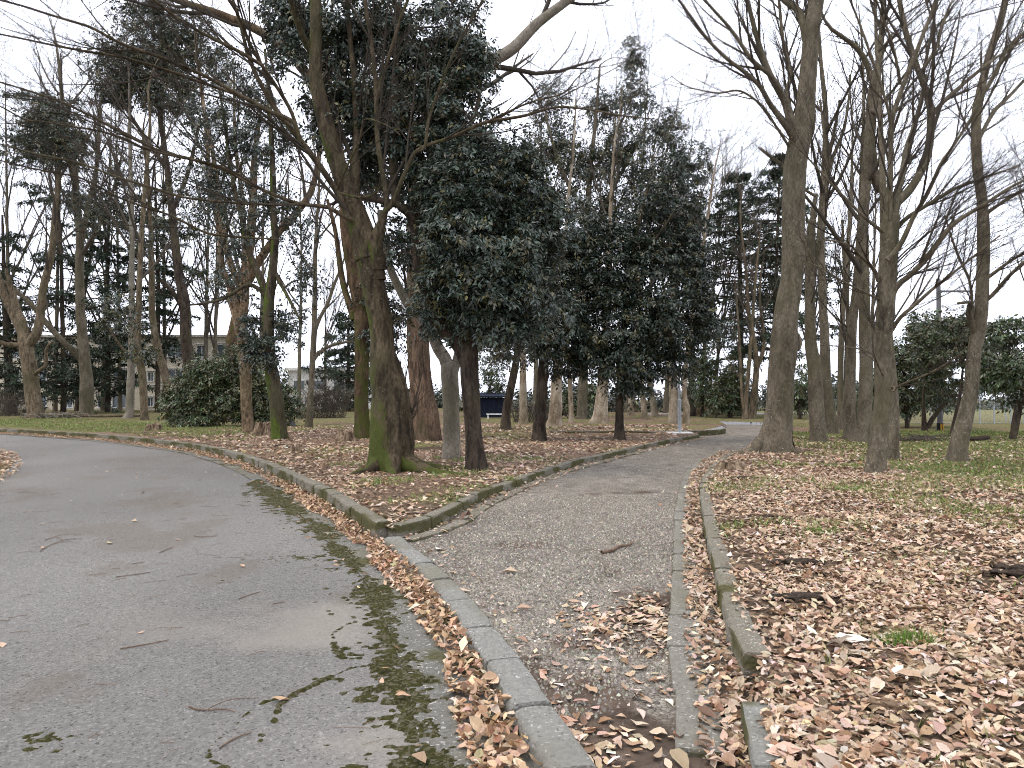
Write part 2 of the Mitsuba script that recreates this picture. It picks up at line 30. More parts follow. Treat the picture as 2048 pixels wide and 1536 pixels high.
{'name':'bare_tree','label':'thick forked trunk leading to crooked knobby branch stub near the left edge','cat':'tree','bark':'tan','trunk':[(-30.92,47.43,0.16,0.714),(-30.9,47.43,0.48,0.535),(-31.08,47.43,1.77,0.47),(-31.29,47.43,3.33,0.454),(-31.58,47.43,5.02,0.422),(-31.79,47.43,6.0,0.357)],'limbs':[[(-31.65,47.43,5.35,0.324),(-32.59,47.53,7.25,0.276),(-33.24,47.65,8.38,0.244),(-34.1,47.79,11.29,0.196),(-34.75,47.93,14.64,0.131)],[(-31.45,47.43,5.02,0.357),(-30.69,47.38,6.32,0.275),(-30.51,47.32,8.33,0.243),(-30.13,47.25,9.88,0.226),(-29.84,47.18,11.1,0.21),(-29.63,47.1,13.3,0.177),(-29.33,47.02,16.34,0.129),(-29.26,46.93,19.9,0.08)],[(-31.09,47.43,3.01,0.146),(-30.72,47.2,3.23,0.129),(-29.96,46.91,3.76,0.112),(-29.73,46.58,4.64,0.096),(-29.07,46.23,5.15,0.079)],[(-31.64,47.43,5.02,0.195),(-32.32,47.0,4.99,0.161),(-33.21,46.43,5.58,0.127)]],'clumps':[],'style':'far','ext':4,'seed':10,'n1':4,'D':47.4},
{'name':'bare_tree','label':'tall grey trunk standing straight behind far kerb,right of the forked trunk','cat':'tree','bark':'grey','trunk':[(-30.42,52.12,0.19,0.606),(-30.35,52.12,0.56,0.481),(-30.34,52.12,2.31,0.446),(-30.55,52.12,4.77,0.374),(-30.84,52.12,7.81,0.321),(-30.95,52.12,10.86,0.285),(-30.95,52.12,13.34,0.267),(-31.3,52.12,15.79,0.25),(-31.36,52.12,17.88,0.214),(-32.13,52.12,21.21,0.16),(-32.62,52.12,25.56,0.107)],'limbs':[[(-30.65,52.12,4.3,0.25),(-31.05,51.88,4.82,0.231),(-31.34,51.58,5.19,0.212),(-32.45,51.25,6.54,0.193),(-33.36,50.89,7.9,0.174),(-34.45,50.51,9.07,0.138),(-35.92,50.12,10.22,0.103)],[(-30.93,52.12,12.19,0.214),(-30.59,52.38,15.14,0.179),(-30.11,52.73,18.88,0.144),(-30.2,53.12,23.44,0.091)]],'clumps':[],'style':'far','ext':4,'seed':11,'n1':9,'D':52.1},
{'name':'conifer_tree','label':'dark layered conifer over a thin trunk between the two thick left trunks','cat':'tree','bark':'dark','trunk':[(-36.23,59.09,0.24,0.222),(-36.25,59.09,1.85,0.202),(-36.28,59.09,3.8,0.182),(-36.42,59.09,7.93,0.162),(-36.61,59.09,13.62,0.121),(-37.1,59.09,19.75,0.081),(-37.47,59.09,25.91,0.04)],'limbs':[],'clumps':[],'style':'conifer','seed':12,'bou':[(4.08,4.85,1.05),(2.66,3.44,0.81),(5.9,3.84,0.73),(21.8,3.23,0.81),(23.65,3.44,0.81),(25.29,2.83,0.57),(18.12,2.83,0.49),(12.81,2.43,0.57),(9.55,2.83,0.57)],'D':59.1},
{'name':'bare_tree','label':'dark thin trunk close behind the straight grey trunk','cat':'tree','bark':'dark','trunk':[(-40.68,68.41,0.3,0.257),(-40.61,68.41,1.92,0.234),(-40.55,68.41,4.26,0.211),(-40.42,68.41,8.95,0.187),(-39.44,68.41,16.49,0.14),(-39.06,68.41,23.59,0.094)],'limbs':[],'clumps':[],'style':'far','ext':3,'seed':13,'n1':7,'D':68.4},
{'name':'bare_tree','label':'pale slim trunk,left one of a close pair before the beige building','cat':'tree','bark':'pale','trunk':[(-24.91,47.46,0.16,0.39),(-24.79,47.46,0.61,0.276),(-24.77,47.46,2.23,0.243),(-24.73,47.46,4.47,0.211),(-24.76,47.46,6.69,0.195),(-24.78,47.46,11.16,0.162),(-24.85,47.46,14.51,0.146),(-24.98,47.46,17.8,0.114),(-25.11,47.46,22.75,0.065)],'limbs':[],'clumps':[],'style':'far','ext':4,'seed':14,'n1':9,'D':47.5},
{'name':'bare_tree','label':'slim trunk with dark rotten streak,right one of a close pair before the building','cat':'tree','bark':'tan','trunk':[(-21.77,43.35,0.15,0.267),(-21.81,43.35,0.86,0.222),(-21.86,43.35,2.16,0.222),(-22.05,43.35,3.53,0.222),(-22.24,43.35,4.72,0.193),(-22.18,43.35,7.4,0.163),(-22.12,43.35,10.32,0.148),(-21.9,43.35,13.98,0.119),(-21.64,43.35,18.19,0.074)],'limbs':[[(-22.08,43.35,3.53,0.133),(-22.53,43.19,3.96,0.103),(-23.08,42.98,4.69,0.073),(-23.7,42.75,5.84,0.044)]],'clumps':[(-23.0,43.35,5.91,1.78,1.4,0.89,220),(-23.88,43.85,7.46,1.8,1.4,0.9,200),(-22.08,43.05,4.4,1.18,1.2,0.59,120)],'style':'far','ext':4,'seed':15,'n1':7,'D':43.3},
{'name':'leaning_tree','label':'trunk leaning left behind the left side of the round shrub','cat':'tree','bark':'tan','trunk':[(-24.11,52.11,0.19,0.339),(-24.38,52.11,1.81,0.321),(-24.56,52.11,2.55,0.303),(-24.86,52.11,3.77,0.285),(-25.19,52.11,4.77,0.285),(-25.57,52.11,6.45,0.249),(-25.72,52.11,7.81,0.232),(-25.79,52.11,10.75,0.196),(-25.94,52.11,14.7,0.16),(-26.35,52.11,19.4,0.107)],'limbs':[],'clumps':[],'style':'far','ext':3,'seed':16,'n1':7,'D':52.1},
{'name':'evergreen_oak','label':'evergreen leaning over the round shrub with olive foliage high at upper left','cat':'tree','bark':'dark','trunk':[(-21.07,48.32,0.17,0.446),(-21.15,48.32,1.45,0.413),(-21.3,48.32,3.37,0.397),(-21.55,48.32,5.09,0.364),(-21.71,48.32,7.91,0.347),(-21.95,48.32,9.04,0.314),(-22.31,48.32,11.41,0.281),(-22.56,48.32,13.74,0.248),(-22.93,48.32,16.75,0.198),(-23.46,48.32,20.44,0.149),(-23.84,48.32,24.15,0.099)],'limbs':[[(-21.6,48.32,6.75,0.198),(-22.14,47.89,8.35,0.147),(-22.86,47.32,9.24,0.097)],[(-22.57,48.32,14.08,0.165),(-21.62,48.76,17.23,0.133),(-21.23,49.32,20.84,0.084)],[(-22.93,48.32,16.75,0.149),(-24.56,47.89,19.27,0.115),(-25.6,47.32,21.04,0.081)]],'clumps':[(-24.17,48.32,24.48,2.81,1.8,1.98,2600),(-26.09,48.82,22.68,2.0,1.5,1.5,1500),(-22.58,47.82,21.91,2.29,1.5,1.47,1600),(-21.74,48.82,25.74,2.34,1.6,2.0,1200),(-24.21,48.32,27.52,2.64,1.6,1.98,1300),(-19.7,48.82,24.04,1.67,1.4,1.67,500),(-27.8,48.82,24.72,1.5,1.2,1.67,400),(-29.84,46.32,19.33,2.22,1.6,1.58,900),(-28.54,46.32,17.73,1.9,1.5,1.27,600),(-30.77,46.32,17.4,1.58,1.2,1.27,400),(-26.7,48.82,17.25,2.0,1.6,1.67,240),(-27.66,48.82,13.87,2.0,1.6,1.5,240),(-29.36,48.82,15.22,1.67,1.5,1.34,180),(-22.29,48.82,13.53,2.67,1.6,1.5,200),(-24.54,49.32,12.29,2.36,1.6,1.35,180),(-20.24,48.82,9.49,2.0,1.4,1.34,140),(-20.96,48.72,19.92,2.0,1.4,1.67,150)],'style':'evergreen','seed':17,'D':48.3},
{'name':'bare_tree','label':'broad mossy trunk rising behind the flaking trunk and round shrub','cat':'tree','bark':'mossbrown','trunk':[(-17.24,44.88,0.16,0.553),(-17.22,44.88,1.76,0.507),(-17.18,44.88,4.31,0.476),(-16.92,44.88,6.06,0.43),(-16.59,44.88,7.91,0.384),(-16.3,44.88,10.08,0.322),(-16.02,44.88,12.87,0.261),(-15.89,44.88,16.91,0.184)],'limbs':[[(-16.45,44.88,8.53,0.307),(-15.58,45.02,10.1,0.262),(-14.6,45.2,11.76,0.247),(-13.3,45.4,13.31,0.233),(-12.53,45.62,14.79,0.203),(-12.13,45.84,17.24,0.141),(-11.89,46.08,20.52,0.079)]],'clumps':[],'style':'far','ext':3,'seed':18,'n1':7,'D':44.9},
{'name':'evergreen_oak','label':'dark leaning trunk with swollen base,left of the two black evergreens','cat':'tree','bark':'dark','trunk':[(-0.29,28.76,0.15,0.295),(-0.26,28.76,0.57,0.197),(-0.18,28.76,1.29,0.167),(0.04,28.76,2.36,0.157),(0.22,28.76,3.42,0.138),(0.32,28.76,5.0,0.108),(0.41,28.76,6.98,0.079)],'limbs':[],'clumps':[(0.32,28.76,4.41,0.89,1,0.79,330),(-0.28,29.26,3.45,0.8,1,0.6,200),(0.93,29.36,6.28,1.0,1,1.0,330),(-0.49,29.76,5.12,0.81,1,1.02,200)],'style':'evergreen','seed':19,'D':28.8},
{'name':'evergreen_oak','label':'dark straight evergreen in middle of the lawn,its low canopy nearly black','cat':'tree','bark':'dark','trunk':[(0.82,21.93,0.13,0.27),(0.82,21.93,0.55,0.202),(0.85,21.93,1.0,0.18),(0.9,21.93,1.75,0.165),(0.96,21.93,2.65,0.15),(1.02,21.93,3.85,0.127),(1.14,21.93,5.36,0.097),(1.3,21.93,7.03,0.06)],'limbs':[[(0.99,21.93,3.25,0.075),(1.58,21.71,4.13,0.059),(2.15,21.43,4.68,0.037)],[(0.99,21.93,3.1,0.075),(0.55,22.15,3.88,0.061),(-0.06,22.43,4.22,0.031)]],'clumps':[(0.99,21.93,4.46,1.42,1.3,0.97,1500),(0.54,21.73,3.24,1.26,1.2,0.67,900),(1.57,21.63,3.52,1.18,1.2,0.89,1100),(1.46,22.13,5.7,1.21,1.1,0.91,900),(0.09,22.13,4.64,0.76,1,0.68,450),(1.95,22.53,6.87,0.92,1,0.92,450)],'style':'evergreen','seed':20,'D':21.9},
{'name':'evergreen_oak','label':'short dark evergreen beside the gravel path with a dense canopy down to its trunk','cat':'tree','bark':'dark','trunk':[(3.27,22.24,0.15,0.213),(3.27,22.24,0.54,0.145),(3.27,22.24,0.99,0.129),(3.27,22.24,1.33,0.129),(3.3,22.24,2.06,0.122),(3.38,22.24,3.28,0.106),(3.52,22.24,4.81,0.084),(3.84,22.24,6.65,0.061),(4.23,22.24,8.18,0.03)],'limbs':[[(3.32,22.24,2.36,0.068),(3.99,21.89,3.1,0.052),(4.64,21.44,3.51,0.029)],[(3.32,22.24,2.52,0.068),(2.72,22.59,3.31,0.054),(2.31,23.04,3.98,0.032)],[(3.63,22.24,5.42,0.061),(4.33,22.02,6.29,0.045),(4.87,21.74,7.13,0.022)]],'clumps':[(3.26,22.04,3.87,1.58,1.4,1.13,1900),(4.65,22.14,4.18,1.29,1.3,1.29,1700),(3.77,22.34,5.74,1.6,1.3,1.15,1700),(5.05,22.54,6.09,0.93,1,1.0,900),(2.7,22.34,5.13,1.22,1.2,0.99,1100),(3.38,21.84,2.72,1.27,1.1,0.75,1100),(4.81,22.24,2.82,0.91,1,0.76,650),(4.75,22.54,7.65,0.85,0.9,0.85,500),(5.06,22.54,8.74,0.54,0.8,0.69,260),(2.39,22.34,3.13,1.07,1.1,0.69,650),(4.14,22.64,7.21,0.93,0.9,0.77,420),(5.81,22.54,4.54,0.46,0.7,0.93,300),(3.06,22.74,6.61,1.09,1,0.78,450),(3.56,22.04,1.98,0.83,0.8,0.38,350),(1.96,22.64,5.49,0.93,1,1.08,700),(2.28,22.74,6.61,0.93,1,0.78,450),(5.94,22.44,3.76,0.54,0.8,0.69,350),(5.77,22.64,5.49,0.62,0.9,0.93,350),(5.64,22.74,7.08,0.54,0.8,0.78,250),(1.86,22.44,2.68,0.92,1,0.61,450),(6.12,22.54,4.7,0.39,0.6,0.46,160)],'style':'evergreen','seed':21,'D':22.2},
{'name':'plane_tree','label':'pale blotchy trunk just right of the dark leaning trunk','cat':'tree','bark':'plane','trunk':[(0.56,35.7,0.18,0.269),(0.56,35.7,0.96,0.195),(0.54,35.7,1.94,0.183),(0.54,35.7,2.79,0.159),(0.51,35.7,6.35,0.098),(0.47,35.7,10.78,0.049)],'limbs':[],'clumps':[],'style':'far','ext':3,'seed':30,'n1':6,'D':35.7},
{'name':'plane_tree','label':'pale plane trunk with flared base and dark scar in mid lawn','cat':'tree','bark':'plane','trunk':[(1.87,33.05,0.18,0.475),(1.92,33.05,0.59,0.305),(1.97,33.05,1.45,0.271),(2.01,33.05,2.35,0.237),(2.08,33.05,2.92,0.215),(2.22,33.05,5.98,0.124),(2.52,33.05,10.08,0.079),(2.87,33.05,13.98,0.034)],'limbs':[],'clumps':[],'style':'far','ext':3,'seed':31,'n1':6,'D':33.0},
{'name':'plane_tree','label':'thin pale stem with small side branches behind the lawn','cat':'tree','bark':'plane','trunk':[(3.05,37.53,0.2,0.154),(3.03,37.53,1.07,0.128),(2.98,37.53,2.09,0.116),(2.93,37.53,2.86,0.103),(2.85,37.53,4.53,0.064),(2.73,37.53,7.63,0.039)],'limbs':[],'clumps':[],'style':'far','ext':3,'seed':32,'n1':9,'D':37.5},
{'name':'plane_tree','label':'stout pale plane trunk with wide flared foot left of the short evergreen','cat':'tree','bark':'plane','trunk':[(4.38,36.62,0.2,0.576),(4.43,36.62,0.57,0.401),(4.51,36.62,1.45,0.326),(4.56,36.62,2.33,0.288),(4.67,36.62,5.21,0.175),(4.88,36.62,9.5,0.113),(5.2,36.62,14.57,0.05)],'limbs':[],'clumps':[],'style':'far','ext':3,'seed':33,'n1':6,'D':36.6},
{'name':'plane_tree','label':'brownish trunk seen just right of the short dark evergreen','cat':'tree','bark':'plane','trunk':[(8.31,51.08,0.28,0.245),(8.35,51.08,1.45,0.21),(8.53,51.08,2.85,0.192),(8.97,51.08,8.45,0.14),(9.7,51.08,16.21,0.087)],'limbs':[],'clumps':[],'style':'far','ext':3,'seed':34,'n1':6,'D':51.1},
{'name':'plane_tree','label':'narrow pale trunk leaning left,second right of the short evergreen','cat':'tree','bark':'plane','trunk':[(7.98,43.91,0.25,0.225),(7.93,43.91,1.0,0.18),(7.81,43.91,2.05,0.165),(7.7,43.91,4.46,0.15),(7.6,43.91,9.29,0.105),(7.43,43.91,14.14,0.06)],'limbs':[],'clumps':[],'style':'far','ext':3,'seed':35,'n1':6,'D':43.9},
{'name':'plane_tree','label':'pale leaning trunk,third right of the short evergreen','cat':'tree','bark':'plane','trunk':[(9.46,48.25,0.27,0.297),(9.34,48.25,1.05,0.215),(9.21,48.25,1.75,0.198),(9.05,48.25,3.43,0.182),(9.13,48.25,8.07,0.132),(9.82,48.25,14.06,0.083)],'limbs':[],'clumps':[],'style':'far','ext':3,'seed':36,'n1':6,'D':48.3},
{'name':'plane_tree','label':'fluted grey trunk just left of the lamp post','cat':'tree','bark':'plane','trunk':[(7.79,35.5,0.21,0.267),(7.81,35.5,0.72,0.231),(7.84,35.5,1.45,0.219),(7.82,35.5,2.42,0.194),(7.81,35.5,5.1,0.146),(7.95,35.5,9.25,0.097)],'limbs':[],'clumps':[],'style':'far','ext':3,'seed':37,'n1':6,'D':35.5},
{'name':'plane_tree','label':'pale trunk with bulging side just right of the lamp post','cat':'tree','bark':'plane','trunk':[(8.45,35.42,0.22,0.206),(8.42,35.42,0.6,0.157),(8.48,35.42,1.01,0.17),(8.36,35.42,1.57,0.121),(8.39,35.42,2.76,0.133),(8.59,35.42,4.12,0.121),(9.02,35.42,7.28,0.097),(9.65,35.42,11.19,0.061)],'limbs':[],'clumps':[],'style':'far','ext':3,'seed':38,'n1':6,'D':35.4},
{'name':'plane_tree','label':'dark brown trunk behind the lamp post','cat':'tree','bark':'dark','trunk':[(11.84,47.88,0.28,0.246),(11.82,47.88,1.45,0.229),(11.8,47.88,3.42,0.213),(11.81,47.88,6.7,0.164),(11.9,47.88,11.31,0.115)],'limbs':[],'clumps':[],'style':'far','ext':3,'seed':39,'n1':6,'D':47.9},
{'name':'bare_tree','label':'cluster stem with peeling bark at the far end of the gravel path','cat':'tree','bark':'tan','trunk':[(13.11,41.17,0.26,0.197),(13.18,41.17,1.45,0.127),(13.33,41.17,3.14,0.113),(13.57,41.17,5.96,0.084),(13.88,41.17,9.36,0.056)],'limbs':[[(13.08,41.17,0.32,0.113),(12.98,41.25,1.73,0.085),(12.91,41.35,4.28,0.071),(12.69,41.47,8.28,0.043)]],'clumps':[],'style':'far','ext':2,'seed':41,'n1':9,'D':41.2},
{'name':'bare_tree','label':'brown forked trunk at far end of path,left of the big path-side trunk','cat':'tree','bark':'tan','trunk':[(13.76,42.03,0.27,0.259),(13.91,42.03,1.74,0.201),(14.07,42.03,3.32,0.158),(13.94,42.03,4.9,0.129),(13.63,42.03,6.64,0.101),(13.5,42.03,8.95,0.072),(13.18,42.03,12.43,0.043)],'limbs':[[(14.04,42.03,3.18,0.129),(14.54,42.11,4.91,0.101),(14.36,42.22,7.24,0.072),(14.71,42.33,10.17,0.043)]],'clumps':[],'style':'far','ext':2,'seed':42,'n1':9,'D':42.0},
{'name':'evergreen_oak','label':'tall open olive evergreen rising behind the black canopies at centre','cat':'tree','bark':'grey','trunk':[(4.09,42.45,0.23,0.319),(4.12,42.45,2.03,0.29),(4.25,42.45,5.81,0.247),(4.32,42.45,10.2,0.203),(4.5,42.45,13.72,0.16),(4.86,42.45,17.55,0.102),(5.16,42.45,21.09,0.058)],'limbs':[[(4.32,42.45,10.78,0.145),(6.08,42.89,14.14,0.117),(7.97,43.45,17.62,0.074)],[(4.38,42.45,12.25,0.145),(2.78,42.02,15.05,0.101),(1.89,41.45,18.03,0.057)],[(4.56,42.45,14.3,0.116),(6.77,43.45,18.53,0.074)]],'clumps':[(4.56,42.45,15.19,2.18,2,1.45,965),(2.55,42.95,16.54,1.76,2,1.47,690),(6.69,42.95,16.24,1.62,2,1.76,758),(2.28,43.45,19.44,1.34,1.6,1.49,345),(7.23,43.45,21.86,0.89,1.2,1.34,276),(7.38,43.45,19.74,1.19,1.4,1.19,390),(5.4,43.25,18.9,1.33,1.4,1.18,322),(9.12,43.25,17.55,1.33,1.6,1.18,505),(10.6,43.25,15.45,1.48,1.6,1.33,552),(8.1,42.65,14.07,2.04,1.8,1.46,758),(10.54,43.05,12.7,1.18,1.4,1.77,552),(2.82,42.65,13.18,1.75,1.6,1.31,552),(5.48,42.85,12.65,1.76,1.6,1.32,552),(1.07,43.05,15.98,1.18,1.2,1.47,322)],'style':'evergreen','seed':22,'bare':1,'D':42.5},
{'name':'zelkova_tree','label':'massive bare trunk with flared roots and a burl,right beside the path bend','cat':'tree','bark':'grey','trunk':[(6.03,16.86,0.14,0.6),(6.06,16.86,0.41,0.438),(6.09,16.86,0.64,0.358),(6.14,16.86,0.95,0.323),(6.18,16.86,1.45,0.3),(6.2,16.86,1.93,0.3),(6.27,16.86,2.6,0.3),(6.33,16.86,3.3,0.271),(6.41,16.86,3.88,0.26),(6.48,16.86,4.31,0.248),(6.52,16.86,5.16,0.26),(6.54,16.86,6.09,0.26),(6.58,16.86,6.77,0.254),(6.67,16.86,7.37,0.248),(6.77,16.86,7.77,0.248),(6.84,16.86,8.31,0.213),(6.89,16.86,8.77,0.196),(6.96,16.86,9.78,0.179),(7.1,16.86,10.78,0.173),(7.26,16.86,12.56,0.138),(7.35,16.86,14.94,0.081)],'limbs':[[(6.61,16.76,7.51,0.149),(6.45,16.71,7.78,0.103),(6.27,16.63,8.28,0.089),(6.09,16.55,8.53,0.079),(5.9,16.46,8.76,0.069),(5.67,16.37,9.25,0.06),(5.49,16.27,9.68,0.055),(5.27,16.17,10.4,0.045),(4.97,16.07,11.47,0.032),(4.61,15.96,12.87,0.018)],[(6.56,16.76,7.34,0.113),(6.43,16.67,7.54,0.084),(6.2,16.55,7.77,0.065),(5.83,16.42,8.19,0.055),(5.56,16.27,8.51,0.05),(5.19,16.12,8.74,0.045),(4.82,15.96,8.91,0.04),(4.28,15.8,9.32,0.035),(3.72,15.63,9.95,0.026),(3.06,15.46,10.66,0.013)],[(6.02,16.26,8.41,0.055),(5.87,16.18,8.6,0.05),(5.34,16.06,8.99,0.045),(4.82,15.94,9.63,0.036),(4.22,15.8,10.2,0.027),(3.54,15.66,11.0,0.013)],[(6.47,16.86,8.14,0.061),(6.44,16.98,8.58,0.052),(6.58,17.13,9.17,0.048),(6.49,17.3,10.0,0.039),(6.48,17.48,10.92,0.034),(6.44,17.66,12.34,0.02)],[(6.92,16.96,9.77,0.105),(6.88,17.04,10.27,0.096),(6.76,17.13,10.69,0.077),(6.48,17.23,10.99,0.063),(6.08,17.35,11.78,0.039),(5.65,17.46,12.96,0.02)],[(6.43,16.86,6.73,0.047),(6.39,17.0,6.89,0.043),(6.16,17.17,7.17,0.039),(5.92,17.36,7.47,0.029)],[(6.48,16.86,7.26,0.033),(6.15,16.65,7.59,0.028),(5.58,16.38,8.17,0.023),(5.06,16.08,8.31,0.023),(4.42,15.76,8.13,0.018),(3.79,15.42,8.1,0.013),(3.29,15.06,8.21,0.008)],[(6.54,16.86,2.6,0.095),(6.59,16.89,2.78,0.114),(6.56,16.92,2.93,0.095),(6.51,16.96,3.14,0.048)]],'clumps':[],'style':'near','ext':0,'seed':50,'sparse':1,'lobes':0.3,'roots':[[(5.68,16.76,0.48,0.149),(5.35,16.46,0.29,0.101),(5.06,16.26,0.26,0.056)],[(6.21,16.66,0.48,0.137),(6.34,16.46,0.29,0.079),(6.49,16.36,0.27,0.034)]],'D':16.9},
{'name':'snag_tree','label':'grey trunk with a broken pale barkless top behind the massive path-side trunk','cat':'tree','bark':'grey','trunk':[(8.48,20.28,0.17,0.264),(8.47,20.28,0.55,0.215),(8.43,20.28,1.56,0.201),(8.39,20.28,2.35,0.187),(8.3,20.28,3.12,0.153),(8.29,20.28,3.94,0.139),(8.3,20.28,5.38,0.132),(8.37,20.28,6.47,0.104)],'limbs':[[(8.38,20.28,6.33,0.083),(8.4,20.28,6.68,0.076),(8.44,20.28,7.03,0.069),(8.49,20.28,7.2,0.055)],[(8.48,20.28,7.13,0.049),(8.25,20.2,7.22,0.041),(8.03,20.08,7.29,0.027)],[(8.32,20.28,4.23,0.083),(8.53,20.43,5.38,0.07),(8.88,20.63,6.7,0.064),(9.02,20.85,8.2,0.05),(8.96,21.08,10.18,0.029)]],'clumps':[],'style':'mid','ext':0,'seed':51,'n1':2,'D':20.3},
{'name':'bare_tree','label':'bare grey trunk,third along the right row,kinked near its base','cat':'tree','bark':'grey','trunk':[(10.77,24.53,0.19,0.235),(10.69,24.53,0.78,0.185),(10.6,24.53,1.58,0.168),(10.53,24.53,2.46,0.168),(10.52,24.53,3.31,0.151),(10.45,24.53,5.03,0.134),(10.41,24.53,6.77,0.126),(10.46,24.53,7.86,0.117),(10.55,24.53,9.18,0.101),(10.62,24.53,10.92,0.084),(10.44,24.53,13.31,0.059)],'limbs':[[(10.51,24.53,8.2,0.075),(10.8,24.66,9.43,0.067),(11.4,24.83,10.87,0.051),(11.68,25.03,12.68,0.034)],[(10.57,24.53,9.05,0.067),(10.74,24.31,10.16,0.058),(10.88,24.03,11.39,0.041)]],'clumps':[],'style':'mid','ext':4,'seed':52,'n1':7,'D':24.5},
{'name':'bare_tree','label':'bare grey trunk with small side prop,fourth along the right row','cat':'tree','bark':'grey','trunk':[(9.71,21.13,0.18,0.217),(9.74,21.13,0.58,0.159),(9.78,21.13,1.45,0.152),(9.8,21.13,2.07,0.145),(9.86,21.13,3.55,0.13),(9.97,21.13,4.54,0.116),(10.07,21.13,5.8,0.094),(10.15,21.13,7.26,0.072),(10.22,21.13,9.02,0.051)],'limbs':[[(9.62,21.13,0.73,0.043),(9.62,21.19,1.16,0.058),(9.76,21.26,2.03,0.065),(9.91,21.35,3.2,0.058),(9.8,21.44,4.98,0.051),(9.78,21.53,6.78,0.037)]],'clumps':[],'style':'mid','ext':4,'seed':53,'n1':7,'D':21.1},
{'name':'bare_tree','label':'tall double-stemmed grey trunk directly left of the front right trunk','cat':'tree','bark':'grey','trunk':[(9.49,19.96,0.17,0.314),(9.56,19.96,0.52,0.205),(9.63,19.96,1.18,0.184),(9.67,19.96,2.04,0.171),(9.67,19.96,3.43,0.15),(9.65,19.96,4.74,0.137),(9.64,19.96,5.87,0.13),(9.76,19.96,7.74,0.13),(9.85,19.96,8.74,0.137),(9.89,19.96,9.44,0.137)],'limbs':[[(9.88,19.96,9.16,0.116),(10.05,19.99,10.14,0.103),(10.16,20.03,11.0,0.089),(10.26,20.07,11.61,0.082),(10.36,20.12,12.59,0.069),(10.5,20.16,14.31,0.041)],[(9.9,19.96,10.27,0.096),(9.82,19.91,10.52,0.082),(9.51,19.83,11.04,0.075),(9.16,19.75,11.28,0.061),(8.65,19.66,11.57,0.047),(8.34,19.56,12.01,0.033)],[(9.93,19.96,8.33,0.096),(10.14,20.09,7.26,0.11),(10.32,20.26,7.87,0.09)],[(9.83,19.96,9.44,0.068),(9.93,19.7,9.26,0.054),(9.96,19.36,9.03,0.04)],[(9.71,19.96,2.13,0.082),(9.88,20.09,2.55,0.076),(10.08,20.26,3.39,0.055)]],'clumps':[],'style':'mid','ext':2,'seed':54,'n1':6,'sweep':(14,(0.7,0.1,0.65),4.0),'D':20.0},
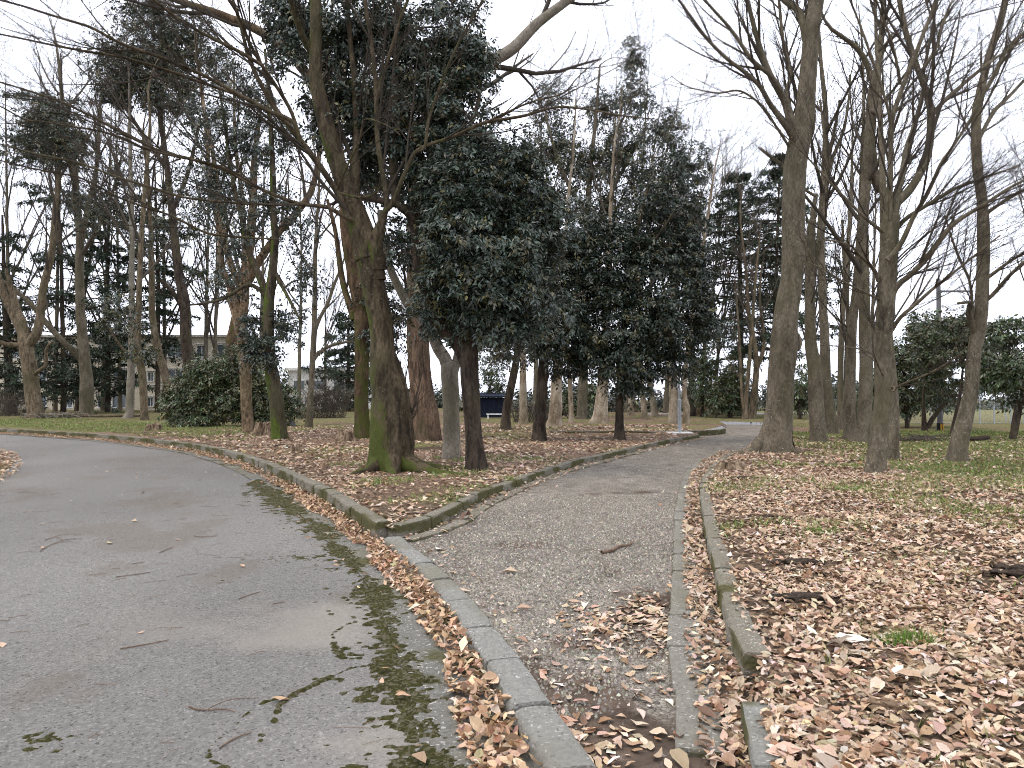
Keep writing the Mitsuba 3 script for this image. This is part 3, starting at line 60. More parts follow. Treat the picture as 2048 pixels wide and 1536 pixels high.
{'name':'zelkova_tree','label':'front right bare tree with a knothole on its trunk and many upswept stems','cat':'tree','bark':'grey','trunk':[(5.94,11.96,0.13,0.188),(5.95,11.96,0.47,0.151),(6.0,11.96,0.96,0.135),(6.05,11.96,1.29,0.135),(6.08,11.96,1.52,0.135),(6.09,11.96,2.22,0.131),(6.14,11.96,2.92,0.135),(6.19,11.96,3.77,0.139),(6.21,11.96,4.16,0.139),(6.25,11.96,4.49,0.123)],'limbs':[[(6.25,11.96,4.33,0.115),(6.31,11.97,4.66,0.084),(6.4,11.98,4.75,0.077),(6.54,12.0,4.88,0.07),(6.69,12.02,5.09,0.063),(6.8,12.03,5.3,0.063),(6.92,12.05,5.68,0.06),(6.97,12.07,6.18,0.06),(6.92,12.09,6.53,0.056),(6.86,12.11,6.76,0.049),(6.81,12.13,6.92,0.046),(6.73,12.15,7.24,0.046),(6.66,12.17,7.51,0.046),(6.6,12.19,7.86,0.043),(6.55,12.21,8.21,0.039),(6.5,12.24,9.25,0.025),(6.57,12.26,10.48,0.014)],[(6.23,11.96,4.41,0.076),(6.34,12.01,4.81,0.063),(6.45,12.07,5.06,0.053),(6.55,12.14,5.38,0.049),(6.61,12.21,5.59,0.043),(6.8,12.29,6.06,0.039),(6.97,12.37,6.53,0.036),(7.11,12.46,7.04,0.029)],[(6.13,11.96,3.91,0.056),(6.1,11.93,4.09,0.052),(6.13,11.9,4.56,0.045),(6.16,11.86,4.91,0.041),(6.16,11.81,5.52,0.038),(6.16,11.77,6.0,0.038),(6.24,11.72,6.3,0.037),(6.3,11.67,6.52,0.037),(6.39,11.62,6.79,0.037),(6.47,11.57,7.02,0.034),(6.56,11.52,7.3,0.03),(6.64,11.47,7.53,0.027),(6.69,11.41,7.77,0.023),(6.78,11.36,8.45,0.013)],[(6.06,11.76,3.71,0.048),(6.23,11.68,3.94,0.041),(6.4,11.57,4.39,0.034),(6.51,11.45,4.64,0.03),(6.56,11.33,4.84,0.026),(6.6,11.19,5.07,0.026),(6.71,11.05,5.3,0.022),(6.89,10.91,5.66,0.019),(7.07,10.76,6.13,0.016),(7.23,10.61,6.51,0.012),(7.42,10.46,6.8,0.009)],[(6.23,11.96,3.17,0.052),(6.28,11.87,3.32,0.048),(6.43,11.76,3.47,0.044),(6.6,11.64,3.69,0.044),(6.77,11.51,3.98,0.04),(6.88,11.37,4.18,0.036),(7.07,11.22,4.34,0.029),(7.24,11.07,4.46,0.026),(7.48,10.92,4.64,0.022),(7.75,10.76,4.78,0.016)],[(6.23,11.96,2.6,0.035),(6.27,11.78,2.78,0.031),(6.39,11.56,2.96,0.027),(6.56,11.31,3.2,0.023),(6.64,11.04,3.34,0.019),(6.84,10.75,3.59,0.016),(7.02,10.46,3.82,0.009)],[(6.21,11.96,1.57,0.021),(6.26,11.78,1.69,0.017),(6.38,11.56,1.78,0.013),(6.55,11.31,1.91,0.013),(6.7,11.04,2.09,0.01),(6.75,10.76,2.26,0.006)],[(6.31,12.06,4.18,0.042),(6.46,11.95,4.41,0.035),(6.63,11.82,4.54,0.031),(6.87,11.67,4.7,0.027),(7.13,11.51,4.85,0.023),(7.38,11.34,4.92,0.016),(7.81,11.16,5.06,0.013)],[(6.97,12.06,6.15,0.042),(7.14,12.09,6.37,0.035),(7.3,12.14,6.52,0.032),(7.62,12.19,6.79,0.028),(7.91,12.24,7.03,0.028),(8.29,12.3,7.31,0.021),(8.77,12.36,7.6,0.018)],[(6.84,12.06,6.95,0.032),(6.97,12.1,7.13,0.028),(7.13,12.16,7.37,0.028),(7.23,12.22,7.62,0.025),(7.36,12.29,7.95,0.021),(7.54,12.36,8.29,0.014)],[(6.18,11.96,4.16,0.028),(6.0,11.86,4.22,0.028),(5.74,11.74,4.35,0.024),(5.39,11.6,4.6,0.02),(5.01,11.45,4.88,0.017),(4.67,11.29,5.14,0.013),(4.34,11.13,5.36,0.01),(3.82,10.96,5.68,0.006)],[(6.17,11.86,4.38,0.031),(6.15,11.78,5.26,0.027),(6.08,11.67,5.96,0.024),(5.93,11.55,6.31,0.02),(5.69,11.43,6.82,0.02),(5.44,11.3,7.31,0.016),(5.22,11.16,7.63,0.013)],[(6.35,11.86,6.61,0.028),(6.2,11.71,7.03,0.02),(5.98,11.51,7.34,0.017),(5.75,11.29,7.54,0.016),(5.52,11.06,7.73,0.013)],[(6.02,11.96,3.42,0.042),(5.87,11.81,3.56,0.031),(5.68,11.63,3.64,0.027),(5.42,11.42,3.76,0.02),(5.2,11.19,3.83,0.016),(4.71,10.96,3.86,0.01)],[(6.12,11.96,1.78,0.017),(5.98,11.81,1.89,0.017),(5.69,11.61,2.21,0.01),(5.2,11.39,2.28,0.01),(4.71,11.16,2.29,0.006)],[(6.04,11.96,3.09,0.017),(5.59,11.71,3.22,0.017),(5.13,11.39,3.33,0.013),(4.67,11.04,3.46,0.01),(4.22,10.66,3.5,0.006)]],'clumps':[],'style':'near','ext':0,'seed':55,'sparse':1,'sweep':(12,(0.8,-0.25,0.5),3.2),'D':12.0},
{'name':'bare_tree','label':'bare trunk standing half hidden right behind the front right tree','cat':'tree','bark':'grey','trunk':[(7.75,14.93,0.15,0.163),(7.76,14.93,0.53,0.128),(7.77,14.93,1.18,0.117),(7.73,14.93,2.06,0.107),(7.66,14.93,3.09,0.092),(7.63,14.93,4.53,0.077),(7.62,14.93,5.97,0.061),(7.58,14.93,7.63,0.046)],'limbs':[],'clumps':[],'style':'mid','ext':4,'seed':56,'n1':4,'sweep':(18,(0.85,0,0.45),4.5),'D':14.9},
{'name':'bare_tree','label':'isolated trunk leaning right on the green lawn near the right edge','cat':'tree','bark':'grey','trunk':[(8.54,14.06,0.15,0.202),(8.59,14.06,0.59,0.163),(8.69,14.06,1.04,0.144),(8.84,14.06,1.69,0.125),(8.9,14.06,2.35,0.12),(9.0,14.06,2.89,0.125),(9.06,14.06,3.5,0.115),(9.1,14.06,4.17,0.111),(9.11,14.06,4.83,0.106),(9.09,14.06,5.32,0.091),(9.02,14.06,5.9,0.087),(9.0,14.06,6.39,0.087),(9.0,14.06,6.89,0.087),(9.08,14.06,7.37,0.082),(9.16,14.06,7.71,0.072),(9.28,14.06,8.15,0.067),(9.41,14.06,8.54,0.067),(9.53,14.06,8.94,0.062),(9.6,14.06,9.23,0.058),(9.8,14.06,10.41,0.038),(9.87,14.06,11.7,0.019)],'limbs':[[(8.92,14.06,2.61,0.043),(8.83,14.0,2.89,0.057),(8.72,13.92,3.12,0.052),(8.7,13.84,3.3,0.038),(8.41,13.76,3.27,0.024)],[(9.04,14.06,3.28,0.038),(9.21,13.9,3.5,0.038),(9.29,13.71,3.71,0.033),(9.48,13.49,4.0,0.028),(9.71,13.26,4.27,0.018)],[(9.11,14.06,3.76,0.038),(9.21,13.89,3.88,0.033),(9.63,13.69,4.22,0.023),(9.76,13.46,4.31,0.018)],[(9.14,14.06,5.03,0.038),(9.23,13.89,5.13,0.033),(9.38,13.69,5.26,0.028),(9.59,13.46,5.38,0.018)],[(9.02,14.06,6.44,0.043),(9.29,14.17,6.87,0.039),(9.54,14.32,7.18,0.039),(9.9,14.48,7.49,0.035),(10.36,14.66,7.92,0.025)],[(9.05,14.06,7.27,0.038),(9.46,14.19,7.82,0.034),(9.89,14.36,8.5,0.029),(10.43,14.56,8.9,0.02)],[(8.87,14.06,2.99,0.029),(8.77,13.94,3.65,0.024),(8.49,13.79,4.1,0.024),(8.25,13.63,4.45,0.019),(8.01,13.46,4.87,0.014)]],'clumps':[],'style':'near','ext':0,'seed':57,'sparse':1,'sweep':(10,(0.85,-0.1,0.4),2.6),'D':14.1},
{'name':'bare_tree','label':'dim trunk in gap behind third and fourth right-row trunks','cat':'tree','bark':'grey','trunk':[(12.66,28.21,0.21,0.135),(12.66,28.21,1.45,0.116),(12.71,28.21,3.38,0.106),(12.9,28.21,6.1,0.087),(13.12,28.21,8.82,0.068),(13.24,28.21,11.56,0.039)],'limbs':[],'clumps':[],'style':'far','ext':3,'seed':58,'n1':8,'D':28.2},
{'name':'cedar_tree','label':'spreading cedar with layered drooping boughs above the far end of path','cat':'tree','bark':'dark','trunk':[(14.71,47.4,0.29,0.227),(14.79,47.4,2.75,0.195),(14.88,47.4,6.32,0.162),(14.84,47.4,9.91,0.13),(14.8,47.4,13.18,0.097),(14.75,47.4,15.8,0.049)],'limbs':[],'clumps':[],'style':'conifer','seed':60,'bou':[(16.07,0.58,0.26),(15.21,1.3,0.26),(14.23,2.27,0.26),(13.18,3.24,0.29),(12.03,4.05,0.32),(10.72,4.54,0.32),(9.26,5.19,0.39),(7.79,4.86,0.45),(6.32,5.19,0.52),(4.86,3.89,0.58)],'D':47.4},
{'name':'cedar_tree','label':'narrow cedar showing between the massive path-side trunk and the spreading cedar','cat':'tree','bark':'dark','trunk':[(15.62,43.79,0.28,0.18),(15.72,43.79,4.45,0.15),(15.87,43.79,8.66,0.12),(16.02,43.79,12.29,0.075),(16.17,43.79,16.23,0.03)],'limbs':[],'clumps':[],'style':'conifer','seed':61,'bou':[(15.99,0.36,0.24),(15.26,0.84,0.24),(14.41,1.26,0.27),(13.44,1.68,0.3),(12.29,2.16,0.3),(11.08,2.58,0.3),(9.72,2.88,0.36),(8.21,3.15,0.42),(6.55,3.15,0.48),(4.75,2.85,0.54)],'D':43.8},
{'name':'cedar_tree','label':'blue-green cedar beyond lawn just left of the mossy zelkova','cat':'tree','bark':'dark','trunk':[(-15.32,68.52,0.3,0.234),(-15.33,68.52,3.32,0.211),(-15.35,68.52,6.61,0.141),(-15.36,68.52,9.43,0.07)],'limbs':[],'clumps':[],'style':'conifer','seed':62,'bou':[(8.96,1.17,0.56),(7.79,1.87,0.66),(6.61,2.34,0.75),(5.44,2.58,0.75),(4.26,2.81,0.84),(3.09,2.81,0.84),(1.92,2.81,0.75)],'D':68.5},
{'name':'conifer_tree','label':'black-green conifer at the far left edge of the lawn','cat':'tree','bark':'dark','trunk':[(-39.23,57.17,0.24,0.508),(-39.25,57.17,1.45,0.391),(-39.37,57.17,3.8,0.313),(-39.66,57.17,7.72,0.235),(-39.88,57.17,11.65,0.156),(-40.06,57.17,15.99,0.078)],'limbs':[],'clumps':[],'style':'conifer','seed':63,'bou':[(2.23,2.93,1.02),(3.6,3.32,0.94),(5.17,3.13,0.86),(6.93,2.74,0.78),(9.29,2.74,0.7),(11.65,2.15,0.63),(14.02,1.76,0.55)],'D':57.2},
{'name':'conifer_tree','label':'flat layered conifer whose dark boughs hang before the beige building','cat':'tree','bark':'dark','trunk':[(-35.73,64.61,0.27,0.243),(-35.72,64.61,3.22,0.221),(-35.77,64.61,7.65,0.199),(-35.94,64.61,13.87,0.155),(-36.4,64.61,19.22,0.088)],'limbs':[],'clumps':[],'style':'conifer','seed':64,'bou':[(3.0,2.65,0.71),(4.32,3.31,0.88),(5.65,3.54,0.88),(7.65,3.09,0.71),(9.87,3.54,0.71),(12.09,3.31,0.71),(14.76,3.09,0.71),(16.99,2.65,0.62),(19.0,1.99,0.53)],'D':64.6},
{'name':'conifer_tree','label':'thin-topped conifer rising behind the close pair of trunks','cat':'tree','bark':'dark','trunk':[(-31.42,64.83,0.27,0.222),(-31.43,64.83,5.89,0.2),(-31.5,64.83,12.13,0.155),(-31.75,64.83,18.39,0.111),(-31.88,64.83,22.43,0.044)],'limbs':[],'clumps':[],'style':'conifer','seed':65,'bou':[(6.33,3.1,0.71),(8.56,3.33,0.8),(10.79,3.55,0.8),(13.02,3.33,0.71),(15.25,2.88,0.71),(17.49,2.66,0.62),(19.73,2.0,0.53)],'D':64.8},
{'name':'background_tree','label':'slim upswept far tree,second from the left in the twiggy belt behind the left trunks','cat':'tree','bark':'grey','trunk':[(-43.77,63.78,0.28,0.244),(-43.96,63.78,6.95,0.183),(-44.23,63.78,15.82,0.128),(-44.68,63.78,31.41,0.017)],'limbs':[],'clumps':[],'style':'far','ext':0,'seed':100,'n1':14,'vase':1,'group':'bare trees in the belt behind the left trunks','D':63.8},
{'name':'background_tree','label':'slim upswept far tree,third from the left in the twiggy belt behind the left trunks','cat':'tree','bark':'grey','trunk':[(-42.61,68.2,0.3,0.224),(-42.57,68.2,7.43,0.168),(-42.51,68.2,18.28,0.118),(-42.4,68.2,36.34,0.015)],'limbs':[],'clumps':[],'style':'far','ext':0,'seed':101,'n1':14,'vase':1,'group':'bare trees in the belt behind the left trunks','D':68.2},
{'name':'background_tree','label':'slim upswept far tree,fourth from the left in the twiggy belt behind the left trunks','cat':'tree','bark':'grey','trunk':[(-38.42,68.63,0.3,0.225),(-38.32,68.63,7.47,0.169),(-38.14,68.63,15.54,0.118),(-37.85,68.63,30.81,0.015)],'limbs':[],'clumps':[],'style':'far','ext':0,'seed':102,'n1':14,'vase':1,'group':'bare trees in the belt behind the left trunks','D':68.6},
{'name':'background_tree','label':'slim upswept far tree,fifth from the left in the twiggy belt behind the left trunks','cat':'tree','bark':'grey','trunk':[(-38.05,71.0,0.31,0.214),(-38.23,71.0,7.72,0.16),(-38.5,71.0,17.52,0.112),(-38.94,71.0,34.8,0.014)],'limbs':[],'clumps':[],'style':'far','ext':0,'seed':103,'n1':14,'vase':1,'group':'bare trees in the belt behind the left trunks','D':71.0},
{'name':'background_tree','label':'slim upswept far tree,sixth from the left in the twiggy belt behind the left trunks','cat':'tree','bark':'grey','trunk':[(-31.72,66.86,0.28,0.22),(-31.84,66.86,7.27,0.165),(-31.99,66.86,15.62,0.115),(-32.27,66.86,30.99,0.015)],'limbs':[],'clumps':[],'style':'far','ext':0,'seed':104,'n1':14,'vase':1,'group':'bare trees in the belt behind the left trunks','D':66.9},
{'name':'background_tree','label':'slim upswept far tree,seventh from the left in the twiggy belt behind the left trunks','cat':'tree','bark':'grey','trunk':[(-28.09,66.94,0.28,0.238),(-28.07,66.94,7.27,0.179),(-27.99,66.94,14.25,0.125),(-27.89,66.94,28.22,0.016)],'limbs':[],'clumps':[],'style':'far','ext':0,'seed':105,'n1':14,'vase':1,'group':'bare trees in the belt behind the left trunks','D':66.9},
{'name':'background_tree','label':'slim upswept far tree,eighth from the left in the twiggy belt behind the left trunks','cat':'tree','bark':'grey','trunk':[(-27.18,66.94,0.28,0.22),(-27.2,66.94,7.27,0.165),(-27.17,66.94,11.71,0.115),(-27.15,66.94,23.11,0.015)],'limbs':[],'clumps':[],'style':'far','ext':0,'seed':106,'n1':14,'vase':1,'group':'bare trees in the belt behind the left trunks','D':66.9},
{'name':'background_tree','label':'slim upswept far tree,ninth from the left in the twiggy belt behind the left trunks','cat':'tree','bark':'grey','trunk':[(-23.03,66.86,0.28,0.219),(-22.99,66.86,7.27,0.165),(-22.9,66.86,13.31,0.115),(-22.77,66.86,26.33,0.015)],'limbs':[],'clumps':[],'style':'far','ext':0,'seed':107,'n1':14,'vase':1,'group':'bare trees in the belt behind the left trunks','D':66.9},
{'name':'background_tree','label':'slim upswept far tree,tenth from the left in the twiggy belt behind the left trunks','cat':'tree','bark':'grey','trunk':[(-18.89,73.89,0.32,0.142),(-18.88,73.89,8.03,0.106),(-18.81,73.89,8.03,0.074),(-18.72,73.89,15.65,0.01)],'limbs':[],'clumps':[],'style':'far','ext':0,'seed':108,'n1':14,'vase':1,'group':'bare trees in the belt behind the left trunks','D':73.9},
{'name':'background_tree','label':'slim upswept far tree,first from the left in the twiggy belt behind the central evergreens','cat':'tree','bark':'grey','trunk':[(1.83,58.34,0.29,0.208),(1.96,58.34,6.4,0.156),(2.14,58.34,13.75,0.109),(2.46,58.34,27.22,0.014)],'limbs':[],'clumps':[],'style':'far','ext':0,'seed':109,'n1':14,'vase':1,'group':'bare trees in the belt behind the central evergreens','D':58.3},
{'name':'background_tree','label':'slim upswept far tree,second from the left in the twiggy belt behind the central evergreens','cat':'tree','bark':'grey','trunk':[(7.31,57.48,0.31,0.204),(7.52,57.48,6.33,0.153),(7.84,57.48,14.56,0.107),(8.38,57.48,28.85,0.014)],'limbs':[],'clumps':[],'style':'far','ext':0,'seed':110,'n1':14,'vase':1,'group':'bare trees in the belt behind the central evergreens','D':57.5},
{'name':'background_tree','label':'slim upswept far tree,third from the left in the twiggy belt behind the central evergreens','cat':'tree','bark':'grey','trunk':[(9.33,59.12,0.32,0.21),(9.72,59.12,6.51,0.158),(10.3,59.12,15.36,0.11),(11.28,59.12,30.45,0.014)],'limbs':[],'clumps':[],'style':'far','ext':0,'seed':111,'n1':14,'vase':1,'group':'bare trees in the belt behind the central evergreens','D':59.1},
{'name':'background_tree','label':'slim upswept far tree,fourth from the left in the twiggy belt behind the central evergreens','cat':'tree','bark':'grey','trunk':[(11.89,56.84,0.32,0.202),(12.38,56.84,6.28,0.152),(13.12,56.84,12.65,0.106),(14.36,56.84,24.98,0.013)],'limbs':[],'clumps':[],'style':'far','ext':0,'seed':112,'n1':14,'vase':1,'sweep':(14,(0.75,0,0.75),7.0),'group':'bare trees in the belt behind the central evergreens','D':56.8},
{'name':'background_tree','label':'slim upswept far tree,fifth from the left in the twiggy belt behind the central evergreens','cat':'tree','bark':'grey','trunk':[(13.65,53.12,0.31,0.174),(14.08,53.12,5.89,0.131),(14.71,53.12,10.05,0.092),(15.77,53.12,19.74,0.012)],'limbs':[],'clumps':[],'style':'far','ext':0,'seed':113,'n1':14,'vase':1,'sweep':(14,(0.75,0,0.75),7.0),'group':'bare trees in the belt behind the central evergreens','D':53.1},
{'name':'background_tree','label':'slim upswept far tree,sixth from the left in the twiggy belt behind the central evergreens','cat':'tree','bark':'grey','trunk':[(13.92,50.16,0.3,0.137),(14.26,50.16,5.57,0.103),(14.74,50.16,8.16,0.072),(15.57,50.16,15.94,0.009)],'limbs':[],'clumps':[],'style':'far','ext':0,'seed':114,'n1':14,'vase':1,'sweep':(14,(0.75,0,0.75),7.0),'group':'bare trees in the belt behind the central evergreens','D':50.2},
{'name':'background_tree','label':'slim upswept far tree,first from the left in the twiggy belt behind the right row','cat':'tree','bark':'grey','trunk':[(19.16,46.65,0.31,0.128),(19.24,46.65,5.22,0.096),(19.31,46.65,8.46,0.067),(19.47,46.65,16.54,0.009)],'limbs':[],'clumps':[],'style':'far','ext':0,'seed':115,'n1':14,'vase':1,'group':'bare trees in the belt behind the right row','D':46.6},
{'name':'background_tree','label':'slim upswept far tree,second from the left in the twiggy belt behind the right row','cat':'tree','bark':'grey','trunk':[(22.43,49.27,0.32,0.148),(22.58,49.27,5.5,0.111),(22.78,49.27,10.24,0.078),(23.13,49.27,20.13,0.01)],'limbs':[],'clumps':[],'style':'far','ext':0,'seed':116,'n1':14,'vase':1,'group':'bare trees in the belt behind the right row','D':49.3},
{'name':'background_tree','label':'slim upswept far tree,first from the left in the twiggy belt behind the left trunks','cat':'tree','bark':'grey','trunk':[(-44.38,59.9,0.27,0.229),(-44.4,59.9,6.54,0.172),(-44.4,59.9,14.29,0.12),(-44.42,59.9,28.33,0.016)],'limbs':[],'clumps':[],'style':'far','ext':0,'seed':117,'n1':14,'vase':1,'group':'bare trees in the belt behind the left trunks','D':59.9},
{'name':'background_tree','label':'slim upswept far tree,third from the left in the twiggy belt behind the right row','cat':'tree','bark':'grey','trunk':[(22.6,46.19,0.32,0.152),(22.75,46.19,5.18,0.114),(22.94,46.19,9.5,0.08),(23.28,46.19,18.64,0.01)],'limbs':[],'clumps':[],'style':'far','ext':0,'seed':118,'n1':14,'vase':1,'group':'bare trees in the belt behind the right row','D':46.2},
{'name':'background_tree','label':'slim upswept far tree,fourth from the left in the twiggy belt behind the right row','cat':'tree','bark':'grey','trunk':[(22.37,31.01,0.27,0.119),(22.34,31.01,3.57,0.089),(22.27,31.01,7.3,0.062),(22.16,31.01,14.28,0.008)],'limbs':[],'clumps':[],'style':'far','ext':0,'seed':119,'n1':14,'vase':1,'group':'bare trees in the belt behind the right row','D':31.0},
{'name':'camellia_shrub','label':'large round dark green shrub behind the flaking trunk','cat':'shrub','bark':'dark','trunk':[(-14.41,33.54,0.12,0.275),(-14.31,33.54,0.76,0.184),(-14.08,33.54,1.68,0.115),(-13.63,33.54,2.6,0.069)],'limbs':[[(-14.3,33.54,0.53,0.138),(-13.16,33.54,1.45,0.092),(-11.56,33.54,2.14,0.057)],[(-14.42,33.54,0.53,0.115),(-15.23,33.54,1.45,0.08),(-15.69,33.54,1.91,0.046)]],'clumps':[(-13.17,33.54,2.14,1.61,1.1,1.26,1700),(-14.68,33.34,1.68,1.25,1.0,1.14,1200),(-11.63,33.74,1.91,1.5,1.1,1.15,1300),(-13.03,33.74,3.18,1.27,0.9,0.69,800),(-14.29,33.24,0.88,1.25,0.9,0.64,900),(-10.74,33.84,1.45,1.04,0.9,0.93,800),(-15.62,33.64,1.45,0.74,0.7,0.81,500),(-12.32,33.74,0.87,2.08,0.9,0.58,900),(-14.29,33.74,2.84,0.92,0.8,0.58,400)],'style':'shrub','seed':70,'D':33.5},
{'name':'evergreen_shrub','label':'bushy evergreen shrub just right of the front right tree','cat':'shrub','bark':'dark','trunk':[(15.8,29.24,0.23,0.09),(15.76,29.24,1.45,0.07),(15.69,29.24,2.65,0.05)],'limbs':[[(15.8,29.24,0.45,0.05),(16.22,29.24,1.45,0.04),(16.52,29.24,2.05,0.03)]],'clumps':[(15.83,29.24,3.05,0.9,1.2,1.0,900),(15.48,29.54,2.26,0.71,1,1.01,500),(16.45,29.44,3.67,0.7,1,0.81,450),(16.75,29.64,2.06,0.81,1,0.91,500),(15.73,29.64,1.45,0.61,0.8,0.61,260),(16.62,29.54,4.49,0.61,0.9,0.61,260),(17.26,29.84,1.65,0.82,0.9,0.61,300)],'style':'shrub','seed':80,'D':29.2},
{'name':'evergreen_shrub','label':'evergreen shrub with one stem leaning sharply right beside the utility pole','cat':'shrub','bark':'dark','trunk':[(14.82,26.27,0.22,0.117),(14.79,26.27,0.73,0.081),(14.78,26.27,1.45,0.054),(14.85,26.27,2.53,0.036)],'limbs':[[(14.93,26.27,0.46,0.09),(15.23,26.27,0.95,0.081),(15.52,26.27,1.27,0.072),(16.01,26.27,1.63,0.036)]],'clumps':[(15.22,26.27,3.25,0.81,1.2,0.81,900),(15.94,26.57,3.45,0.73,1.1,0.82,700),(15.59,26.47,2.17,0.81,1.1,0.63,600),(15.16,26.47,3.99,0.54,0.9,0.45,300)],'style':'shrub','seed':81,'D':26.3},
{'name':'evergreen_shrub','label':'leggy evergreen shrub behind the isolated leaning trunk','cat':'shrub','bark':'dark','trunk':[(14.47,24.13,0.21,0.074),(14.65,24.13,0.96,0.066),(14.79,24.13,1.61,0.05),(14.88,24.13,2.44,0.033)],'limbs':[[(14.47,24.13,0.3,0.05),(14.86,24.13,1.12,0.041),(15.12,24.13,1.78,0.025)]],'clumps':[(15.1,24.33,3.28,0.75,1.1,0.67,700),(15.42,24.33,2.45,0.67,1,0.67,600),(15.15,24.53,3.97,0.5,0.8,0.42,260),(15.99,24.43,3.12,0.67,1,0.75,420),(15.71,24.53,1.79,0.67,0.9,0.47,300),(14.73,24.53,4.14,0.5,0.8,0.42,220)],'style':'shrub','seed':82,'D':24.1},
{'name':'evergreen_shrub','label':'evergreen shrub with twin dark stems at the right edge','cat':'shrub','bark':'dark','trunk':[(14.12,20.72,0.2,0.099),(14.3,20.72,0.88,0.085),(14.42,20.72,1.45,0.064),(14.55,20.72,2.3,0.043)],'limbs':[[(14.18,20.72,0.46,0.064),(14.28,20.72,1.17,0.057),(14.46,20.72,1.73,0.035)]],'clumps':[(14.27,20.72,2.58,0.78,1.3,0.78,1100),(14.04,21.02,2.31,0.5,1,0.58,500),(14.28,20.92,3.31,0.64,1.1,0.57,600),(14.99,20.92,2.88,0.57,1.1,0.86,600),(13.97,21.12,3.04,0.43,0.9,0.51,330),(14.61,20.82,1.59,0.43,0.8,0.36,220)],'style':'shrub','seed':83,'D':20.7},
{'name':'evergreen_shrub','label':'dark shrub filling the gaps behind right-row trunks','cat':'shrub','bark':'dark','trunk':[(16.13,31.86,0.24,0.087),(16.1,31.86,1.45,0.065),(16.05,31.86,2.54,0.044)],'limbs':[],'clumps':[(16.05,31.86,2.32,0.76,1,1.09,450),(14.96,32.36,1.67,0.89,1,0.89,300),(15.74,32.16,1.23,0.88,1,0.66,300)],'style':'shrub','seed':84,'D':31.9},
{'name':'evergreen_shrub','label':'compact dark evergreen shrub at the end of the gravel path','cat':'shrub','bark':'dark','trunk':[(12.86,43.17,0.27,0.148),(12.93,43.17,1.45,0.118),(12.97,43.17,2.63,0.074)],'limbs':[],'clumps':[(12.94,43.17,2.34,1.03,1.2,1.18,600),(13.24,43.37,3.23,0.74,1,0.89,300),(12.49,43.37,1.45,1.04,1.1,0.74,330),(13.55,43.47,1.45,0.89,1,0.74,260)],'style':'shrub','seed':85,'D':43.2},
{'name':'evergreen_shrub','label':'dark evergreen shrub between lamp post and compact shrub','cat':'shrub','bark':'dark','trunk':[(11.84,45.49,0.27,0.14),(11.82,45.49,1.45,0.109),(11.77,45.49,2.69,0.078)],'limbs':[],'clumps':[(11.7,45.49,2.69,0.93,1.2,1.4,450),(12.23,45.69,3.64,0.88,1,0.94,300),(12.37,45.69,1.76,0.78,1,0.78,220)],'style':'shrub','seed':86,'D':45.5},
{'name':'evergreen_shrub','label':'yellowish green shrub behind the snag trunk','cat':'shrub','bark':'dark','trunk':[(16.03,40.73,0.27,0.098),(16.04,40.73,1.45,0.07)],'limbs':[],'clumps':[(16.05,40.73,2.29,0.84,1.1,1.11,400),(16.46,40.93,1.45,0.73,1,0.7,220)],'style':'shrub','seed':87,'D':40.7},
{'name':'evergreen_shrub','label':'low green shrub between the pale plane trunks','cat':'shrub','bark':'dark','trunk':[(4.28,44.42,0.24,0.091),(4.28,44.42,0.99,0.061)],'limbs':[],'clumps':[(4.28,44.42,1.09,1.15,1.1,0.73,420),(3.24,44.72,1.45,0.8,1,0.86,260),(4.72,44.82,2.06,0.8,1,0.67,220),(1.87,44.72,1.08,0.67,1,0.61,160)],'style':'shrub','seed':88,'D':44.4},
{'name':'evergreen_shrub','label':'olive shrub beside the dark blue shed','cat':'shrub','bark':'dark','trunk':[(-1.67,49.81,0.24,0.102),(-1.57,49.81,1.79,0.085),(-1.33,49.81,3.49,0.051)],'limbs':[],'clumps':[(-1.67,49.81,3.32,1.29,1,1.19,260),(-0.82,50.11,2.31,0.96,1,0.86,140),(-2.2,50.21,5.23,1.17,1,1.37,220)],'style':'shrub','seed':89,'D':49.8},
{'name':'evergreen_shrub','label':'grey-green shrub at the far lawn edge below the blue-green cedar','cat':'shrub','bark':'dark','trunk':[(-17.57,68.72,0.3,0.118),(-17.67,68.72,1.45,0.071)],'limbs':[],'clumps':[(-17.57,68.72,1.45,1.6,1.4,1.03,240),(-15.81,69.22,1.21,1.33,1.3,0.85,200)],'style':'shrub','seed':90,'D':68.7},
]


# ------------------------------------------------------------------ helpers
def put(key, mesh, bsdf, smooth=False, color=None, **lab):
    scene[key] = mikit.ply(mesh, bsdf, smooth=smooth, color=color)
    if lab: labels[key] = lab
    return key
used = {}
def new_key(name):
    n = used.get(name, 0); used[name] = n + 1
    return name if n == 0 else f'{name}_{n:03d}'
def thing(name, label, cat, group=None):
    k = new_key(name); labels[k] = {'label': label, 'category': cat}
    if group: labels[k]['group'] = group
    return k
def part(parent, name, mesh, bsdf, smooth=False, color=None, stuff=False, label=None):
    k = new_key(f'{parent}__{name}')
    put(k, mesh, bsdf, smooth, color)
    d = {}
    if stuff: d['kind'] = 'stuff'
    if label: d['label'] = label
    if d: labels[k] = d
    return k
def cat(ms):
    ms = [m for m in ms if m is not None and len(m[1])]
    off = np.cumsum([0] + [len(m[0]) for m in ms])
    return np.vstack([m[0] for m in ms]), np.vstack([m[1] + o for m, o in zip(ms, off)])
def norm(a): return a / (np.linalg.norm(a, axis=-1, keepdims=True) + 1e-12)
EDGE = np.array(CURVES['island_road'] + CURVES['mouth'])
def pdist(p, line):
    p = np.asarray(p, float); q = p.reshape(-1, 2); best = np.full(len(q), 1e9)
    for a, b in zip(line[:-1], line[1:]):
        ab = b - a; t = np.clip(((q - a) @ ab) / (ab @ ab), 0, 1)
        best = np.minimum(best, np.linalg.norm(q - a - t[:, None] * ab, axis=1))
    return best.reshape(p.shape[:-1])
